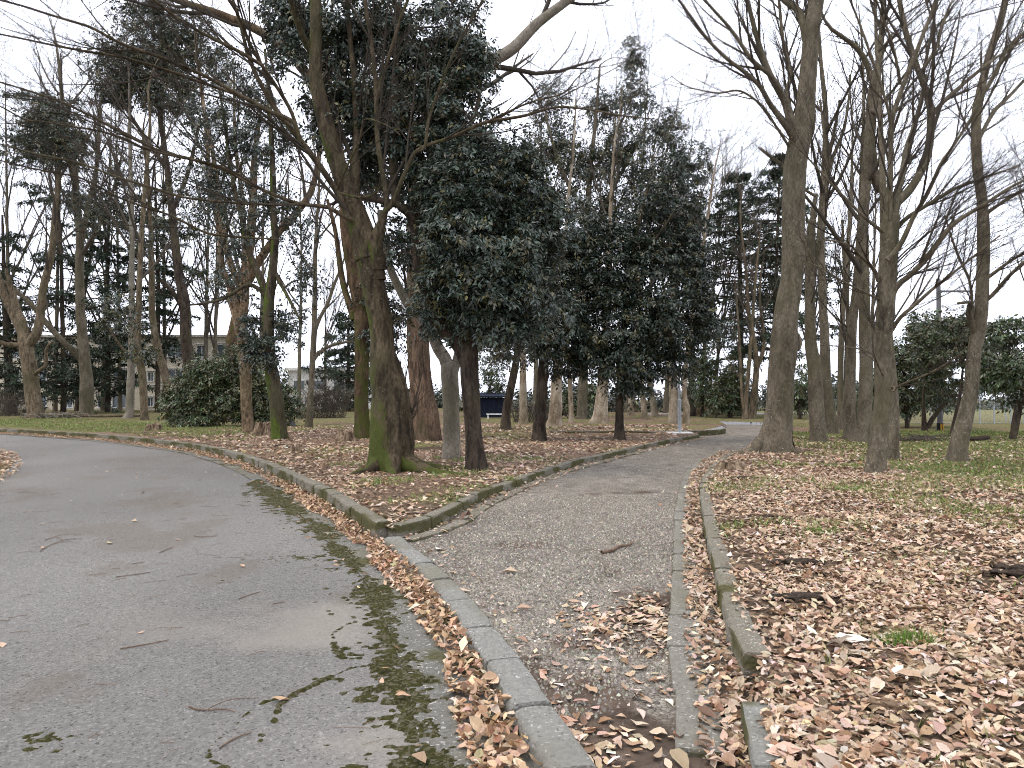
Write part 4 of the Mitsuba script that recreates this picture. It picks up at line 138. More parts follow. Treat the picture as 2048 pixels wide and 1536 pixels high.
def xy(x, y): return np.stack([np.asarray(x, float), np.asarray(y, float)], -1)
def lawn_z(x, y): return .2 + .006 * np.minimum(pdist(xy(x, y), EDGE), 40)
def path_z(x, y): return .085 + .005 * np.minimum(pdist(xy(x, y), EDGE), 40)
def smooth_line(pts, step=.15, curved=True):
    p = np.asarray(pts, float); d = np.r_[0, np.cumsum(np.linalg.norm(np.diff(p[:, :2], axis=0), axis=1))]
    s = np.linspace(0, d[-1], max(2, int(d[-1] / step) + 1))
    if curved and len(p) > 2: return np.stack([PchipInterpolator(d, p[:, k])(s) for k in range(p.shape[1])], 1)
    return np.stack([np.interp(s, d, p[:, k]) for k in range(p.shape[1])], 1)
def tone(rng, base, n, var=.25, hue=.08):
    c = np.asarray(base, float)[None] * np.exp(rng.normal(0, var, (n, 1))) * np.exp(rng.normal(0, hue, (n, 3)))
    return np.clip(c, .004, .9)

# ------------------------------------------------------------------ materials
def bsdf(key, col, rough=.9, spec=.2, bump=None, eps=2e-3, **more):
    c = proc(col) if callable(col) else ({'type': 'rgb', 'value': list(col)} if not isinstance(col, str) else {'type': 'mesh_attribute', 'name': col})
    b = {'type': 'principled', 'base_color': c, 'roughness': rough, 'specular': spec, **more}
    if bump: b = {'type': 'bumpmap', 'arbitrary': proc(bump, eps), 'scale': 1.0, 'bsdf': b}
    scene[key] = {'type': 'twosided', 'bsdf': b}
def bark(c1, c2, fzs=.45, moss=0., mh=1.5, mossc=(.075, .095, .018), spots=0., sx=9., sz=2.5, side=0.):
    def f(p, n, uv):
        a = fbm(p.x * sx, p.y * sx, p.z * sz, 4)
        b = fbm(p.x * 2.2 + 5, p.y * 2.2, p.z * 1.1, 3)
        c = mix(c1, c2, smoothstep(.3, .7, .55 * a + .45 * b))
        g = fbm(p.x * 44, p.y * 44, p.z * 16, 3)
        c = c * (.38 + 1.24 * g)
        fz = fbm(p.x * 17 + 8, p.y * 17, p.z * 3.2, 3)
        c = c * (1. - fzs * smoothstep(.48, .36, fz))
        if spots: c = mix(c, (.42, .40, .34), smoothstep(.78, .88, noise(p.x * 34, p.y * 34, p.z * 30)) * smoothstep(.45, .6, fbm(p.x * 2, p.y * 2, p.z * 1.5 + 4, 2)) * spots * .6)
        al = fbm(p.x * 1.1 + 3, p.y * 1.1, p.z * .7 + 9, 3)
        c = mix(c, (.085, .08, .04), smoothstep(.5, .68, al) * .4)
        if moss:
            m = fbm(p.x * 5 + 7, p.y * 5, p.z * 2.2, 4) + side * (-n.x) * .35
            c = mix(c, mix(mossc, (.045, .055, .012), fbm(p.x * 30, p.y * 30, p.z * 30, 2)), .9 * smoothstep(.0, .26, m - .42 - .35 * smoothstep(0, 1, (p.z - .2) / mh) + moss * .25))
        return c
    return f
def barkbump(sx, sz, h):
    return lambda p, n, uv: fbm(p.x * sx, p.y * sx, p.z * sz, 3) * h
bsdf('bark_grey', bark((.088, .074, .050), (.165, .140, .100), spots=.7, fzs=.2), bump=barkbump(30, 9, .012))
bsdf('bark_pale', bark((.15, .132, .102), (.24, .213, .168), spots=.4, fzs=.1), bump=barkbump(24, 9, .008))
bsdf('bark_tan', bark((.095, .073, .045), (.195, .152, .10)), bump=barkbump(30, 10, .018))
bsdf('bark_flaky', bark((.085, .055, .032), (.27, .20, .125), sx=16, sz=7), bump=barkbump(30, 14, .035))
bsdf('bark_dark', bark((.036, .027, .02), (.085, .064, .047)), bump=barkbump(30, 9, .012))
bsdf('bark_red', bark((.055, .037, .026), (.20, .135, .09), sx=22, sz=1.2), bump=barkbump(40, 3, .02))
bsdf('bark_moss', bark((.048, .037, .022), (.115, .088, .055), moss=.42, mh=1.7, spots=.3, side=1.), bump=barkbump(30, 9, .015))
bsdf('bark_mossy', bark((.045, .036, .024), (.095, .075, .05), moss=.95, mh=1.1, mossc=(.10, .15, .02), side=1.), bump=barkbump(30, 9, .012))
bsdf('bark_mossbrown', bark((.06, .038, .022), (.14, .095, .056), moss=.45, mh=9., mossc=(.075, .08, .02)), bump=barkbump(26, 8, .02))
bsdf('bark_plane', bark((.17, .13, .085), (.40, .335, .25), sx=5, sz=2., fzs=.2), bump=barkbump(24, 9, .008))
bsdf('twig_mat', (.058, .048, .036))
bsdf('twig_far', (.085, .07, .055))
bsdf('leaf', 'vertex_color', rough=.36, spec=.75)
bsdf('needle', 'vertex_color', rough=.7, spec=.25)
bsdf('dry_leaf', 'vertex_color', rough=.75, spec=.25)
bsdf('grass_blade', 'vertex_color', rough=.7, spec=.2)
bsdf('pebble', 'vertex_color', rough=.85, spec=.2)
bsdf('moss', lambda p, n, uv: mix(mix((.016, .017, .007), (.058, .056, .02), fbm(p.x * 60, p.y * 60, 1., 3)), (.13, .115, .085), smoothstep(.52, .66, fbm(p.x * 75, p.y * 75, 4., 3)) * .55), rough=.95, spec=.05)
bsdf('stick', lambda p, n, uv: mix((.085, .05, .033), (.20, .14, .095), fbm(p.x * 40, p.y * 40, p.z * 40, 2)))
bsdf('soil_dark', lambda p, n, uv: mix((.018, .014, .011), (.075, .055, .04), fbm(p.x * 40, p.y * 40, p.z * 40, 3)), bump=lambda p, n, uv: fbm(p.x * 60, p.y * 60, p.z * 60, 3) * .02)
bsdf('stump_wood', lambda p, n, uv: mix((.06, .04, .024), (.30, .225, .15), smoothstep(.25, .75, fbm(p.x * 26, p.y * 26, p.z * 5, 3))), bump=barkbump(40, 6, .02))

def ground_col(p, n, uv):
    d1, d2, w = voronoi(p.x * 19, p.y * 15)
    leafc = mix(mix((.26, .165, .105), (.42, .29, .21), w), (.11, .06, .035), smoothstep(.75, .95, cell_rand(dr.floor(w * 999), 3, 1)))
    soil = mix((.05, .037, .026), (.12, .088, .06), fbm(p.x * 9, p.y * 9, 1., 4))
    big = fbm(p.x * .33 + 4, p.y * .33, 2., 3)
    nearc = mix(soil, (.24, .16, .105), smoothstep(.45, .62, fbm(p.x * 34, p.y * 34, 2., 3)) * .6)
    c = mix(nearc, mix(soil, leafc, smoothstep(.5, .42, d1) * smoothstep(.2, .5, fbm(p.x * .9, p.y * .9, 5., 3)) * .85), smoothstep(8., 13., p.y))
    green = mix((.075, .088, .026), (.20, .20, .075), fbm(p.x * 14, p.y * 14, 3., 3))
    right = smoothstep(4.5, 9., p.x - .12 * p.y) * smoothstep(7., 12., p.y)
    left = smoothstep(-6., -13., p.x)
    g = smoothstep(.44, .62, big + .26 * right + .22 * left + .2 * smoothstep(26., 36., p.y) - .16 - .25 * smoothstep(8., 3., p.y))
    g = g * (.35 + .65 * smoothstep(.32, .58, fbm(p.x * 2.7, p.y * 2.7, 8., 3)))
    c = mix(c, green, g * .85)
    return mix(c, (.24, .235, .12), smoothstep(26., 34., p.x + p.y * .12) * .5)
bsdf('ground_mat', ground_col, bump=lambda p, n, uv: fbm(p.x * 26, p.y * 26, 0., 3) * .07, eps=4e-3)
def asphalt_col(p, n, uv):
    g = fbm(p.x * 60, p.y * 60, 0., 3)
    s = noise(p.x * 110, p.y * 110, 0.)
    base = mix((.135, .132, .126), (.265, .26, .248), g)
    base = mix(base, (.50, .49, .46), smoothstep(.78, .92, s) * .35)
    base = mix(base, (.07, .07, .068), smoothstep(.22, .1, s) * .8)
    big = fbm(p.x * .55 + 3, p.y * .4, 2., 4)
    base = base * (.8 + .42 * big)
    dust = smoothstep(.52, .7, fbm(p.x * .8 + 11, p.y * .8, 6., 4)) * smoothstep(-3.2, -1.3, p.x + .12 * p.y * 0)
    base = mix(base, (.33, .31, .27), dust * .55)
    stain = smoothstep(.56, .7, fbm(p.x * 1.7, p.y * 1.1, 9., 4))
    base = mix(base, (.15, .12, .085), stain * .32)
    return base * mi.Color3f(.82, .80, .765)
bsdf('asphalt_mat', asphalt_col, rough=.85, bump=lambda p, n, uv: fbm(p.x * 130, p.y * 130, 0., 2) * .008, eps=1e-3)
def concrete(mossy, base=(.20, .195, .17)):
    def f(p, n, uv):
        g = fbm(p.x * 70, p.y * 70, p.z * 70, 3)
        c = mix(tuple(x * .68 for x in base), tuple(x * 1.25 for x in base), g)
        c = mix(c, (.46, .45, .42), smoothstep(.76, .86, noise(p.x * 85, p.y * 85, p.z * 85)) * .7)
        c = mix(c, (.07, .07, .06), smoothstep(.24, .14, noise(p.x * 75 + 3, p.y * 75, p.z * 75)) * .5)
        b = fbm(p.x * 1.6, p.y * 1.6, p.z * 3, 3)
        c = mix(c, (.145, .135, .095), smoothstep(.42, .66, b) * .6)
        sd = 1. - smoothstep(.3, .75, n.z)
        m = fbm(p.x * 2.3 + 4, p.y * 2.3, p.z * 5, 4)
        mg = mix((.03, .031, .012), (.10, .092, .03), fbm(p.x * 40, p.y * 40, p.z * 40, 2))
        return mix(c, mg, smoothstep(.42, .56, m + sd * .24 - .26 + mossy) * .9)
    return f
cb = lambda p, n, uv: fbm(p.x * 90, p.y * 90, p.z * 90, 3) * .012
bsdf('kerb_moss', concrete(.05, (.175, .16, .125)), bump=cb, eps=1e-3)
bsdf('kerb_clean', concrete(-.10, (.215, .212, .19)), bump=cb, eps=1e-3)
bsdf('kerb_worn', concrete(-.04, (.19, .18, .15)), bump=cb, eps=1e-3)
bsdf('gutter_mat', concrete(.12, (.15, .145, .125)), bump=cb, eps=1e-3)
def gravel_col(p, n, uv):
    d1, d2, w = voronoi(p.x * 42, p.y * 42)
    e1, e2, w2 = voronoi(p.x * 75 + 7, p.y * 75)
    st = mix(mix((.095, .08, .063), (.33, .295, .245), w), mix((.11, .095, .077), (.29, .265, .225), w2), .45) * (.45 + .65 * smoothstep(.02, .3, d2 - d1))
    soil = mix((.05, .036, .026), (.125, .092, .068), fbm(p.x * 14, p.y * 14, 1., 4))
    lump = fbm(p.x * 1.3, p.y * 1.3, 4., 4)
    cover = smoothstep(.30, .44, lump + .36 * smoothstep(3.5, 5.0, p.y - .9 * p.x) - .22) 
    edge = smoothstep(.1, .75, p.x * 1. - (-.95 + (p.y - 7.) * .13)) 
    st = st * (.72 + .5 * fbm(p.x * .7, p.y * .7, 3., 3))
    c = mix(soil, st, cover * (.75 + .25 * edge))
    return c * (.62 + .78 * fbm(p.x * 7, p.y * 5, 7., 3))
bsdf('gravel_mat', gravel_col, bump=lambda p, n, uv: voronoi(p.x * 42, p.y * 42)[0] * -.012, eps=2e-3)
bsdf('plaster', lambda p, n, uv: mix((.50, .44, .34), (.60, .55, .44), fbm(p.x * .5, p.y * .5, p.z * .7, 3)))
bsdf('white_wall', (.62, .62, .60)); bsdf('trim_white', (.68, .68, .66)); bsdf('roof_dark', (.09, .085, .08))
bsdf('shed_blue', lambda p, n, uv: mix((.008, .011, .02), (.014, .019, .033), noise(p.x * 6, 0., p.z * .5)))
bsdf('pane_dark', (.10, .13, .15), rough=.12, spec=.8)
bsdf('galvanised', lambda p, n, uv: mix((.26, .29, .30), (.40, .43, .44), fbm(p.x * 20, p.y * 20, p.z * 8, 3)), rough=.5, spec=.5)
bsdf('pole_concrete', lambda p, n, uv: mix((.12, .12, .125), (.19, .19, .19), fbm(p.x * 9, p.y * 9, p.z * 4, 3)))
bsdf('sign_yellow', (.62, .33, .02), rough=.6); bsdf('sign_black', (.015, .015, .015), rough=.6)

# ------------------------------------------------------------------ sheets of ground
def sheet(poly, zfn, levels, edge_step):
    """Delaunay sheet over a polygon. levels: [(polygon or None, spacing)], finest first."""
    pts, done = [], None
    for area, s in levels:
        a = poly if area is None else poly.intersection(area)
        if done is not None: a = a.difference(done)
        if a.is_empty: continue
        x0, y0, x1, y1 = a.bounds
        gx, gy = np.meshgrid(np.arange(x0, x1, s), np.arange(y0, y1, s)); gx = gx + (np.arange(gx.shape[0])[:, None] % 2) * s / 2
        g = xy(gx.ravel(), gy.ravel()); g = g[shapely.contains_xy(a.buffer(-edge_step * .45), g[:, 0], g[:, 1])]
        pts.append(g); done = area if done is None or area is None else done.union(area)
    for ring in [r for g in getattr(poly, 'geoms', [poly]) for r in [g.exterior, *g.interiors]]:
        L = ring.length
        c = np.array(ring.coords); out = []
        for a, b in zip(c[:-1], c[1:]):
            far = max(.08, min(np.linalg.norm((a + b) / 2) * .02, 20)) if edge_step < 1 else edge_step
            n = max(1, int(np.linalg.norm(b - a) / max(far, edge_step)))
            out.append(a + (b - a) * (np.arange(n) / n)[:, None])
        pts.append(np.vstack(out))
    p = np.unique(np.round(np.vstack(pts), 3), axis=0)
    tri = Delaunay(p).simplices
    cen = p[tri].mean(1); tri = tri[shapely.contains_xy(poly, cen[:, 0], cen[:, 1])]
    a, b, c = p[tri[:, 0]], p[tri[:, 1]], p[tri[:, 2]]
    cr = (b[:, 0] - a[:, 0]) * (c[:, 1] - a[:, 1]) - (b[:, 1] - a[:, 1]) * (c[:, 0] - a[:, 0])
    tri = tri[np.abs(cr) > 1e-6]; cr = cr[np.abs(cr) > 1e-6]; tri[cr < 0] = tri[cr < 0][:, ::-1]
    return np.c_[p, zfn(p[:, 0], p[:, 1])], tri
C = {k: np.array(v) for k, v in CURVES.items()}
K_road, K_mouth = smooth_line(C['island_road'], .3), smooth_line(C['mouth'], .2)
K_ipath, K_right = smooth_line(C['island_path'], .2), smooth_line(C['right_kerb'], .2)
edge_all = np.vstack([K_road, K_mouth])
left = np.vstack([[(-60, 52)], [(-34, 32)], smooth_line(C['left_corner'], .3), [(-5.5, 2), (-4.5, -12)]])
road_poly = Polygon(np.vstack([[(-62, 60)], [(-45, 44.)], edge_all, [(2.2, -6), (2.6, -12)], left[::-1]])).buffer(0)
path_poly = Polygon(np.vstack([K_ipath, C['path_left_far'], C['path_right_far'][::-1], K_right[::-1], C['loose_kerb'], [(.72, 1.95), (.5, 1.65)], K_mouth[(K_mouth[:, 1] > 1.7)][::-1]])).buffer(0)
big = Polygon([(-900, -40), (900, -40), (900, 1500), (-900, 1500)])
ground_poly = big.difference(shapely.union_all([road_poly, path_poly]))
left_line = np.array(left)
left_poly = Polygon(np.vstack([left, [(-300, -12), (-300, 52)]])).buffer(.2)
mounds = [(*SPOTS[k][:2], r, h) for k, r, h in (('mound_a', .28, .05), ('mound_b', .32, .06), ('mound_c', .30, .07), ('mound_d', .3, .1), ('mound_e', .25, .04))]
def ground_z(x, y):
    z = lawn_z(x, y)
    q = xy(x, y); isl = shapely.contains_xy(left_poly, q[..., 0], q[..., 1])
    z = np.where(isl, .02 + .02 * np.minimum(pdist(q, left_line), 8), z)
    near = np.clip(pdist(q, edge_all) / .6, 0, 1) * np.clip(shapely.distance(shapely.points(q), path_poly) / .5, 0, 1)
    bump = (meshkit.fbm(np.stack([q[..., 0] * .5, q[..., 1] * .5, 0 * q[..., 0]], -1), 3, 3) - .5) * .11 + (meshkit.fbm(np.stack([q[..., 0] * 3, q[..., 1] * 3, 0 * q[..., 0]], -1), 2, 5) - .5) * .04
    z = z - .012 + bump * near * np.where(isl, .3, 1)
    for mx, my, r, h in mounds: z = z + h * np.exp(-((q[..., 0] - mx) ** 2 / (r * 1.3) ** 2 + (q[..., 1] - my) ** 2 / (r * .6) ** 2))
    return z
cone = lambda y0, y1: Polygon([(-max(.85 * y0 + 2, 8 if y0 < 0 else 0), y0), (max(.85 * y0 + 2, 8 if y0 < 0 else 0), y0), (.85 * y1 + 2, y1), (-.85 * y1 - 2, y1)])
gv, gf = sheet(ground_poly, ground_z, [(cone(1.5, 13), .22), (cone(-6, 34), .6), (cone(-20, 90), 3.), (None, 60.)], .1)
put('ground', (gv, gf), 'ground_mat', smooth=True, kind='structure', label='park ground of soil, dry leaves and patchy grass')
rv, rf = sheet(road_poly.buffer(.25), lambda x, y: 0 * x - .0 + (meshkit.fbm(np.stack([x * .4, y * .4, 0 * x], -1), 2, 8) - .5) * .014, [(cone(1, 14), .35), (None, 2.5)], .2)
put('road', (rv, rf), 'asphalt_mat', smooth=True, kind='structure', label='worn grey asphalt park road curving left')
edge_line = LineString(edge_all[edge_all[:, 1] > .3])
gut_poly = edge_line.buffer(.5, cap_style='flat').intersection(road_poly)
gj = np.array(edge_line.offset_curve(-.5).coords); gj = gj if pdist(gj[len(gj) // 2][None], np.vstack([left]))[0] < pdist(edge_all[len(edge_all) // 2][None], np.vstack([left]))[0] else np.array(edge_line.offset_curve(.5).coords)
gj = smooth_line(gj[gj[:, 1] > .3][::(1 if gj[0, 1] < gj[-1, 1] else -1)], .3, False)
uv_, uf_ = sheet(gut_poly, lambda x, y: .012 + .02 * np.clip(.4 - pdist(xy(x, y), edge_all), 0, .4) + (meshkit.fbm(np.stack([x * 9, y * 9, 0 * x], -1), 2, 4) - .5) * .008, [(None, .25)], .1)
put('gutter', (uv_, uf_), 'gutter_mat', smooth=True, kind='structure', label='mossy concrete gutter strip along the road kerb')
def path_h(x, y): return path_z(x, y) - .012 + (meshkit.fbm(np.stack([x * 1.2, y * 1.2, 0 * x], -1), 3, 6) - .5) * .035 * np.clip(pdist(xy(x, y), edge_all) / .4, 0, 1)
pv, pf = sheet(path_poly.buffer(.05), path_h, [(cone(1, 12), .2), (None, .6)], .1)
put('gravel_path', (pv, pf), 'gravel_mat', smooth=True, kind='structure', label='grey gravel path running back between the kerbs')

# ------------------------------------------------------------------ kerbs, block by block
def kerb(name, label, line, w, zfn, depth, mat, length=.6, cham=.025, rngseed=0, jitter=.01, gap=.007, part_name='block', keep=None, cats='kerb'):
    rng = np.random.default_rng(rngseed); k = thing(name, label, cats)
    p = smooth_line(line, .05); d = np.r_[0, np.cumsum(np.linalg.norm(np.diff(p, axis=0), axis=1))]
    n = max(1, round(d[-1] / length)); cuts = np.linspace(0, d[-1], n + 1)
    for i in range(n):
        a, b = (np.array([np.interp(s, d, p[:, j]) for j in (0, 1)]) for s in (cuts[i] + gap, cuts[i + 1] - gap))
        m = (a + b) / 2
        if keep is not None and not keep(m): continue
        L = np.linalg.norm(b - a); t = (b - a) / L; nrm = np.array([-t[1], t[0]])
        za, zb = zfn(*a) + rng.normal(0, jitter * .5), zfn(*b) + rng.normal(0, jitter * .5)
        off = rng.normal(0, jitter * .6)
        near = np.linalg.norm(m) < 14
        c = cham * rng.uniform(.8, 1.3)
        prof = np.array([(-w / 2, -depth), (-w / 2 - .006 * 0, -c), (-w / 2 + c * .3, -c * .3), (-w / 2 + c, 0), (0, .003), (w / 2 - c, 0), (w / 2 - c * .3, -c * .3), (w / 2, -c), (w / 2, -depth)])
        ss = np.array([0, .012, *np.linspace(.12, .88, 6 if near else 2), 1 - .012, 1]) * L if near else np.array([0, .012, .5, .988, 1]) * L
        rings = []
        for s in ss:
            e = .014 if s < .003 or s > L - .003 else 0
            pr = prof.copy(); pr[:, 0] *= 1 - e / (w / 2); pr[1:8, 1] -= e
            q = a + t * s
            v = np.c_[q[0] + nrm[0] * (pr[:, 0] + off), q[1] + nrm[1] * (pr[:, 0] + off), za + (zb - za) * s / L + pr[:, 1]]
            if near: v[1:8] += (meshkit.fbm(v[1:8] * 14, 2, 3) - .5)[:, None] * np.array([.012, .012, .012]) * rng.uniform(.7, 1.3)
            rings.append(v)
        v = np.vstack(rings); R, M = len(ss), len(prof); f = []
        for r in range(R - 1):
            for j in range(M - 1): f += [(r * M + j, (r + 1) * M + j, (r + 1) * M + j + 1), (r * M + j, (r + 1) * M + j + 1, r * M + j + 1)]
        for j in range(1, M - 1): f += [(0, j, j + 1), ((R - 1) * M, (R - 1) * M + j + 1, (R - 1) * M + j)]
        part(k, part_name, (v, np.array(f)), mat, smooth=50)
    return k
kerb('island_kerb', 'raised mossy concrete kerb between asphalt road and leaf covered island', C['island_road'][::-1], .18, lambda x, y: .225, .4, 'kerb_moss', rngseed=1, cham=.03, gap=.010)
kerb('island_path_kerb', 'raised grey kerb between island lawn and left side of the gravel path', C['island_path'], .15, lambda x, y: float(path_z(x, y)) + .12, .4, 'kerb_moss', rngseed=2)
kerb('flush_kerb', 'low clean kerb across the mouth of the gravel path, beside the leaf-filled gutter', C['mouth'][C['mouth'][:, 1] > -2], .195, lambda x, y: .105, .3, 'kerb_clean', rngseed=3, cham=.032, gap=.012)
kerb('right_kerb', 'narrow mossy kerb between the gravel path and right-hand leaf litter', C['right_kerb'], .14, lambda x, y: float(path_z(x, y)) + .13, .3, 'kerb_moss', rngseed=4, jitter=.006)
kerb('loose_kerb_block', 'single detached concrete kerb block at the bottom edge, apart from the right kerb', C['loose_kerb'], .135, lambda x, y: float(path_z(x, y)) + .115, .25, 'kerb_clean', length=.9, rngseed=5, cham=.012, cats='kerb block')
for nm, lab, cv, sd in (('edging_strip', 'flush concrete edging strip along right side of the gravel path', C['strip_right'], 6), ('edging_strip', 'half buried concrete edging strip beside the island path kerb', C['strip_left'], 7)):
    kerb(nm, lab, cv, .19 if sd == 6 else .15, lambda x, y: float(path_z(x, y)) + .012, .12, 'kerb_worn' if sd == 6 else 'kerb_moss', rngseed=sd, cham=.012, jitter=.008, part_name='slab', cats='edging')
kerb('far_kerb', 'low dark kerb crossing the lawn behind the lamp post and black evergreens', C['far_kerb'], .1, lambda x, y: float(lawn_z(x, y)) + .05, .25, 'kerb_moss', rngseed=8, part_name='block')

# ------------------------------------------------------------------ scatter: leaves, stones, grass, moss
def scatter_in(poly, dens, rng, seeds=None):
    x0, y0, x1, y1 = poly.bounds; n = int((x1 - x0) * (y1 - y0) * dens)
    p = rng.uniform((x0, y0), (x1, y1), (n, 2)); return p[shapely.contains_xy(poly, p[:, 0], p[:, 1])]
def rot_basis(rng, n, tilt):
    """random yaw, tilted normals: (n,3) forward, side, up"""
    yaw = rng.uniform(0, 2 * np.pi, n); f = np.c_[np.cos(yaw), np.sin(yaw), rng.normal(0, tilt, n)]; f = norm(f)
    s0 = np.c_[-np.sin(yaw), np.cos(yaw), rng.normal(0, tilt, n)]; u = norm(np.cross(f, s0)); s = np.cross(u, f)
    return f, s, u
LEAFC = np.array([(.49, .37, .265), (.44, .32, .215), (.55, .44, .335), (.38, .255, .165), (.26, .155, .09), (.62, .54, .45), (.16, .105, .068)])
LEAFW = np.array([.27, .23, .14, .15, .10, .05, .06])
OUT = np.array([(-.5, 0), (-.28, .34), (.02, .5), (.28, .32), (.5, 0), (.28, -.32), (.02, -.5), (-.28, -.34)])   # leaf outline, unit length and width
def leaf_meshes(p, z, rng, size=.085, tilt=.25, curl=.5, detail=True):
    """dry curled leaves: (n, verts, 3), faces of one leaf, colours (n,3)"""
    n = len(p); f, s, u = rot_basis(rng, n, tilt); L = size * np.exp(rng.normal(0, .28, n)); Wd = L * rng.uniform(.38, .62, n); cu = curl * rng.normal(.3, .8, n); fo = rng.normal(.35, .35, n)
    if detail:
        mid = np.array([(-.5, 0), (-.25, 0), (.02, 0), (.27, 0), (.5, 0)])
        loc = np.vstack([mid, OUT[[1, 2, 3]], OUT[[7, 6, 5]]])
        F = np.array([(0, 1, 5), (1, 6, 5), (1, 2, 6), (2, 7, 6), (2, 3, 7), (3, 4, 7), (0, 8, 1), (1, 8, 9), (1, 9, 2), (2, 9, 10), (2, 10, 3), (3, 10, 4)])
    else:
        loc = np.array([(-.5, 0), (.05, .5), (.5, 0), (.05, -.5), (.0, 0)]); F = np.array([(0, 4, 1), (4, 2, 1), (0, 3, 4), (4, 3, 2)])
    a = loc[None, :, 0] * L[:, None]; b = loc[None, :, 1] * Wd[:, None]
    h = cu[:, None] * (a / L[:, None]) ** 2 * L[:, None] * .9 + fo[:, None] * np.abs(b) * .8 + rng.normal(0, .04, (n, len(loc))) * L[:, None]
    h = h - h.min(1, keepdims=True)
    v = np.c_[p, z][:, None] + a[..., None] * f[:, None] + b[..., None] * s[:, None] + h[..., None] * np.array([0, 0, 1.]) * .7 + h[..., None] * u[:, None] * .3
    c = LEAFC[rng.choice(len(LEAFC), n, p=LEAFW)] * np.exp(rng.normal(0, .16, (n, 1))) * np.exp(rng.normal(0, .05, (n, 3)))
    return v, F, np.clip(c, .01, .8)
def joined(v, F, c):
    n, m = v.shape[:2]; return (v.reshape(-1, 3), (F[None] + (np.arange(n) * m)[:, None, None]).reshape(-1, 3)), np.repeat(c, m, 0)
rng = np.random.default_rng(11)
def nz(p, s, seed, o=3): return meshkit.fbm(np.c_[p * s, np.zeros(len(p))], o, seed)
sets = []   # (points, z, size, tilt, curl)
right_poly = ground_poly.intersection(Polygon([(.6, 1.6), (3, 1.6), (9.5, 9), (19, 23), (8.5, 23), (4.6, 16.5), (3.5, 13.8), (2.4, 10.3), (1.5, 6.5), (1.0, 3.5)]))
def thin(p, keep, r=rng): return p[r.uniform(0, 1, len(p)) < keep]
for area, dn, sz in ((cone(1.5, 5.5), 2700, .051), (cone(5.5, 12), 1250, .058), (cone(12, 23), 250, .083)):
    a = right_poly.intersection(area); p = scatter_in(a, dn, rng)
    bare = np.zeros(len(p))
    for mx, my, r, h in mounds: bare = np.maximum(bare, np.exp(-(((p[:, 0] - mx) / (r * 1.15)) ** 2 + ((p[:, 1] - my) / (r * .55)) ** 2) ** 1.5))
    kd = pdist(p, np.vstack([C['right_kerb'], ])); 
    strip = np.clip((kd - .06) / .3, .35, 1) * np.where(p[:, 1] > 3.6, 1, 1)
    green = np.clip((p[:, 0] - .12 * p[:, 1] - 3.2) / 4, 0, 1) * np.clip((p[:, 1] - 7) / 5, 0, 1)
    keep = np.clip((nz(p, 1.1, 21) - .18) * 3.6, .4, 1) * (1 - .97 * bare) * np.where(nz(p, .8, 31) > .42, np.maximum(strip, .5), strip) * (1 - .72 * green)
    p = thin(p, keep); sets.append((p, ground_z(p[:, 0], p[:, 1]) + rng.uniform(0, .024, len(p)), sz, .30, .65))
isl_poly = ground_poly.intersection(Polygon([(-1.15, 7.2), (-14, 27), (-9, 34), (8, 34), (6.3, 25), (2, 16.5), (-.2, 11)]))
for area, dn, sz in ((cone(5, 15), 300, .075), (cone(15, 24), 95, .10), (cone(24, 34), 36, .12)):
    p = scatter_in(isl_poly.intersection(area), dn, rng); p = thin(p, np.clip((nz(p, .7, 23) - .22) * 2.6, .12, 1)); sets.append((p, ground_z(p[:, 0], p[:, 1]) + rng.uniform(0, .015, len(p)), sz, .22, .5))
ROADK = np.vstack([C['island_road'], C['mouth'][:9]])
strip_poly = gut_poly.intersection(LineString(ROADK).buffer(.42)).difference(LineString(ROADK).buffer(.1)).intersection(Polygon([(-30, 1), (3, 1), (3, 60), (-30, 60)]))
p = scatter_in(strip_poly, 1700, rng); kd = pdist(p, ROADK); wl = .29 + .12 * (nz(p, 1.7, 5) - .5) * 2
p = p[(kd < wl) & (rng.uniform(0, 1, len(p)) < np.where(np.linalg.norm(p, axis=1) < 13, 1, .5))]; kd = pdist(p, ROADK)
sets.append((p, .02 + rng.uniform(0, 1, len(p)) ** 1.3 * np.clip(.36 - kd, .0, .24) * .38, .055, .5, .8))
p = scatter_in(strip_poly.buffer(.25).difference(LineString(ROADK).buffer(.1)), 14, rng); p = p[p[:, 1] < 25]; p = p[shapely.contains_xy(shapely.union_all([gut_poly, road_poly]), p[:, 0], p[:, 1])]; sets.append((p, np.full(len(p), .03), .055, .2, .6))
ch = Polygon(np.vstack([C['strip_right'][2:], C['right_kerb'][::-1], [(1.05, 3.1), (.9, 2.5)], C['strip_right'][:2]])).buffer(0)
p = scatter_in(ch, 1300, rng); p = thin(p, np.clip(1.25 - .05 * p[:, 1], .2, 1)); sets.append((p, path_h(p[:, 0], p[:, 1]) + rng.uniform(0, .05, len(p)), .056, .4, .7))
sp = Polygon([(.25, 2.2), (1.0, 2.2), (.95, 4.3), (1.05, 5.4), (.45, 5.2), (.2, 4.5), (.1, 3.6)]).intersection(path_poly); p = scatter_in(sp, 620, rng)
p = thin(p, np.clip((nz(p, 1.7, 77) - .36) * 4.5 + .75 * np.exp(-((p[:, 0] - .95) / .16) ** 2) * (p[:, 1] > 3.5), .08, 1)); sets.append((p, path_h(p[:, 0], p[:, 1]) + .006, .060, .2, .6))
p = scatter_in(path_poly.difference(LineString(C['mouth']).buffer(.1)), 9, rng); ed = np.minimum(pdist(p, C['island_path']), np.minimum(pdist(p, C['right_kerb']), pdist(p, C['mouth'])))
p = thin(p, np.clip(np.exp(-ed / .5) + .10, 0, 1)); sets.append((p, path_h(p[:, 0], p[:, 1]) + .012, .06, .2, .6))
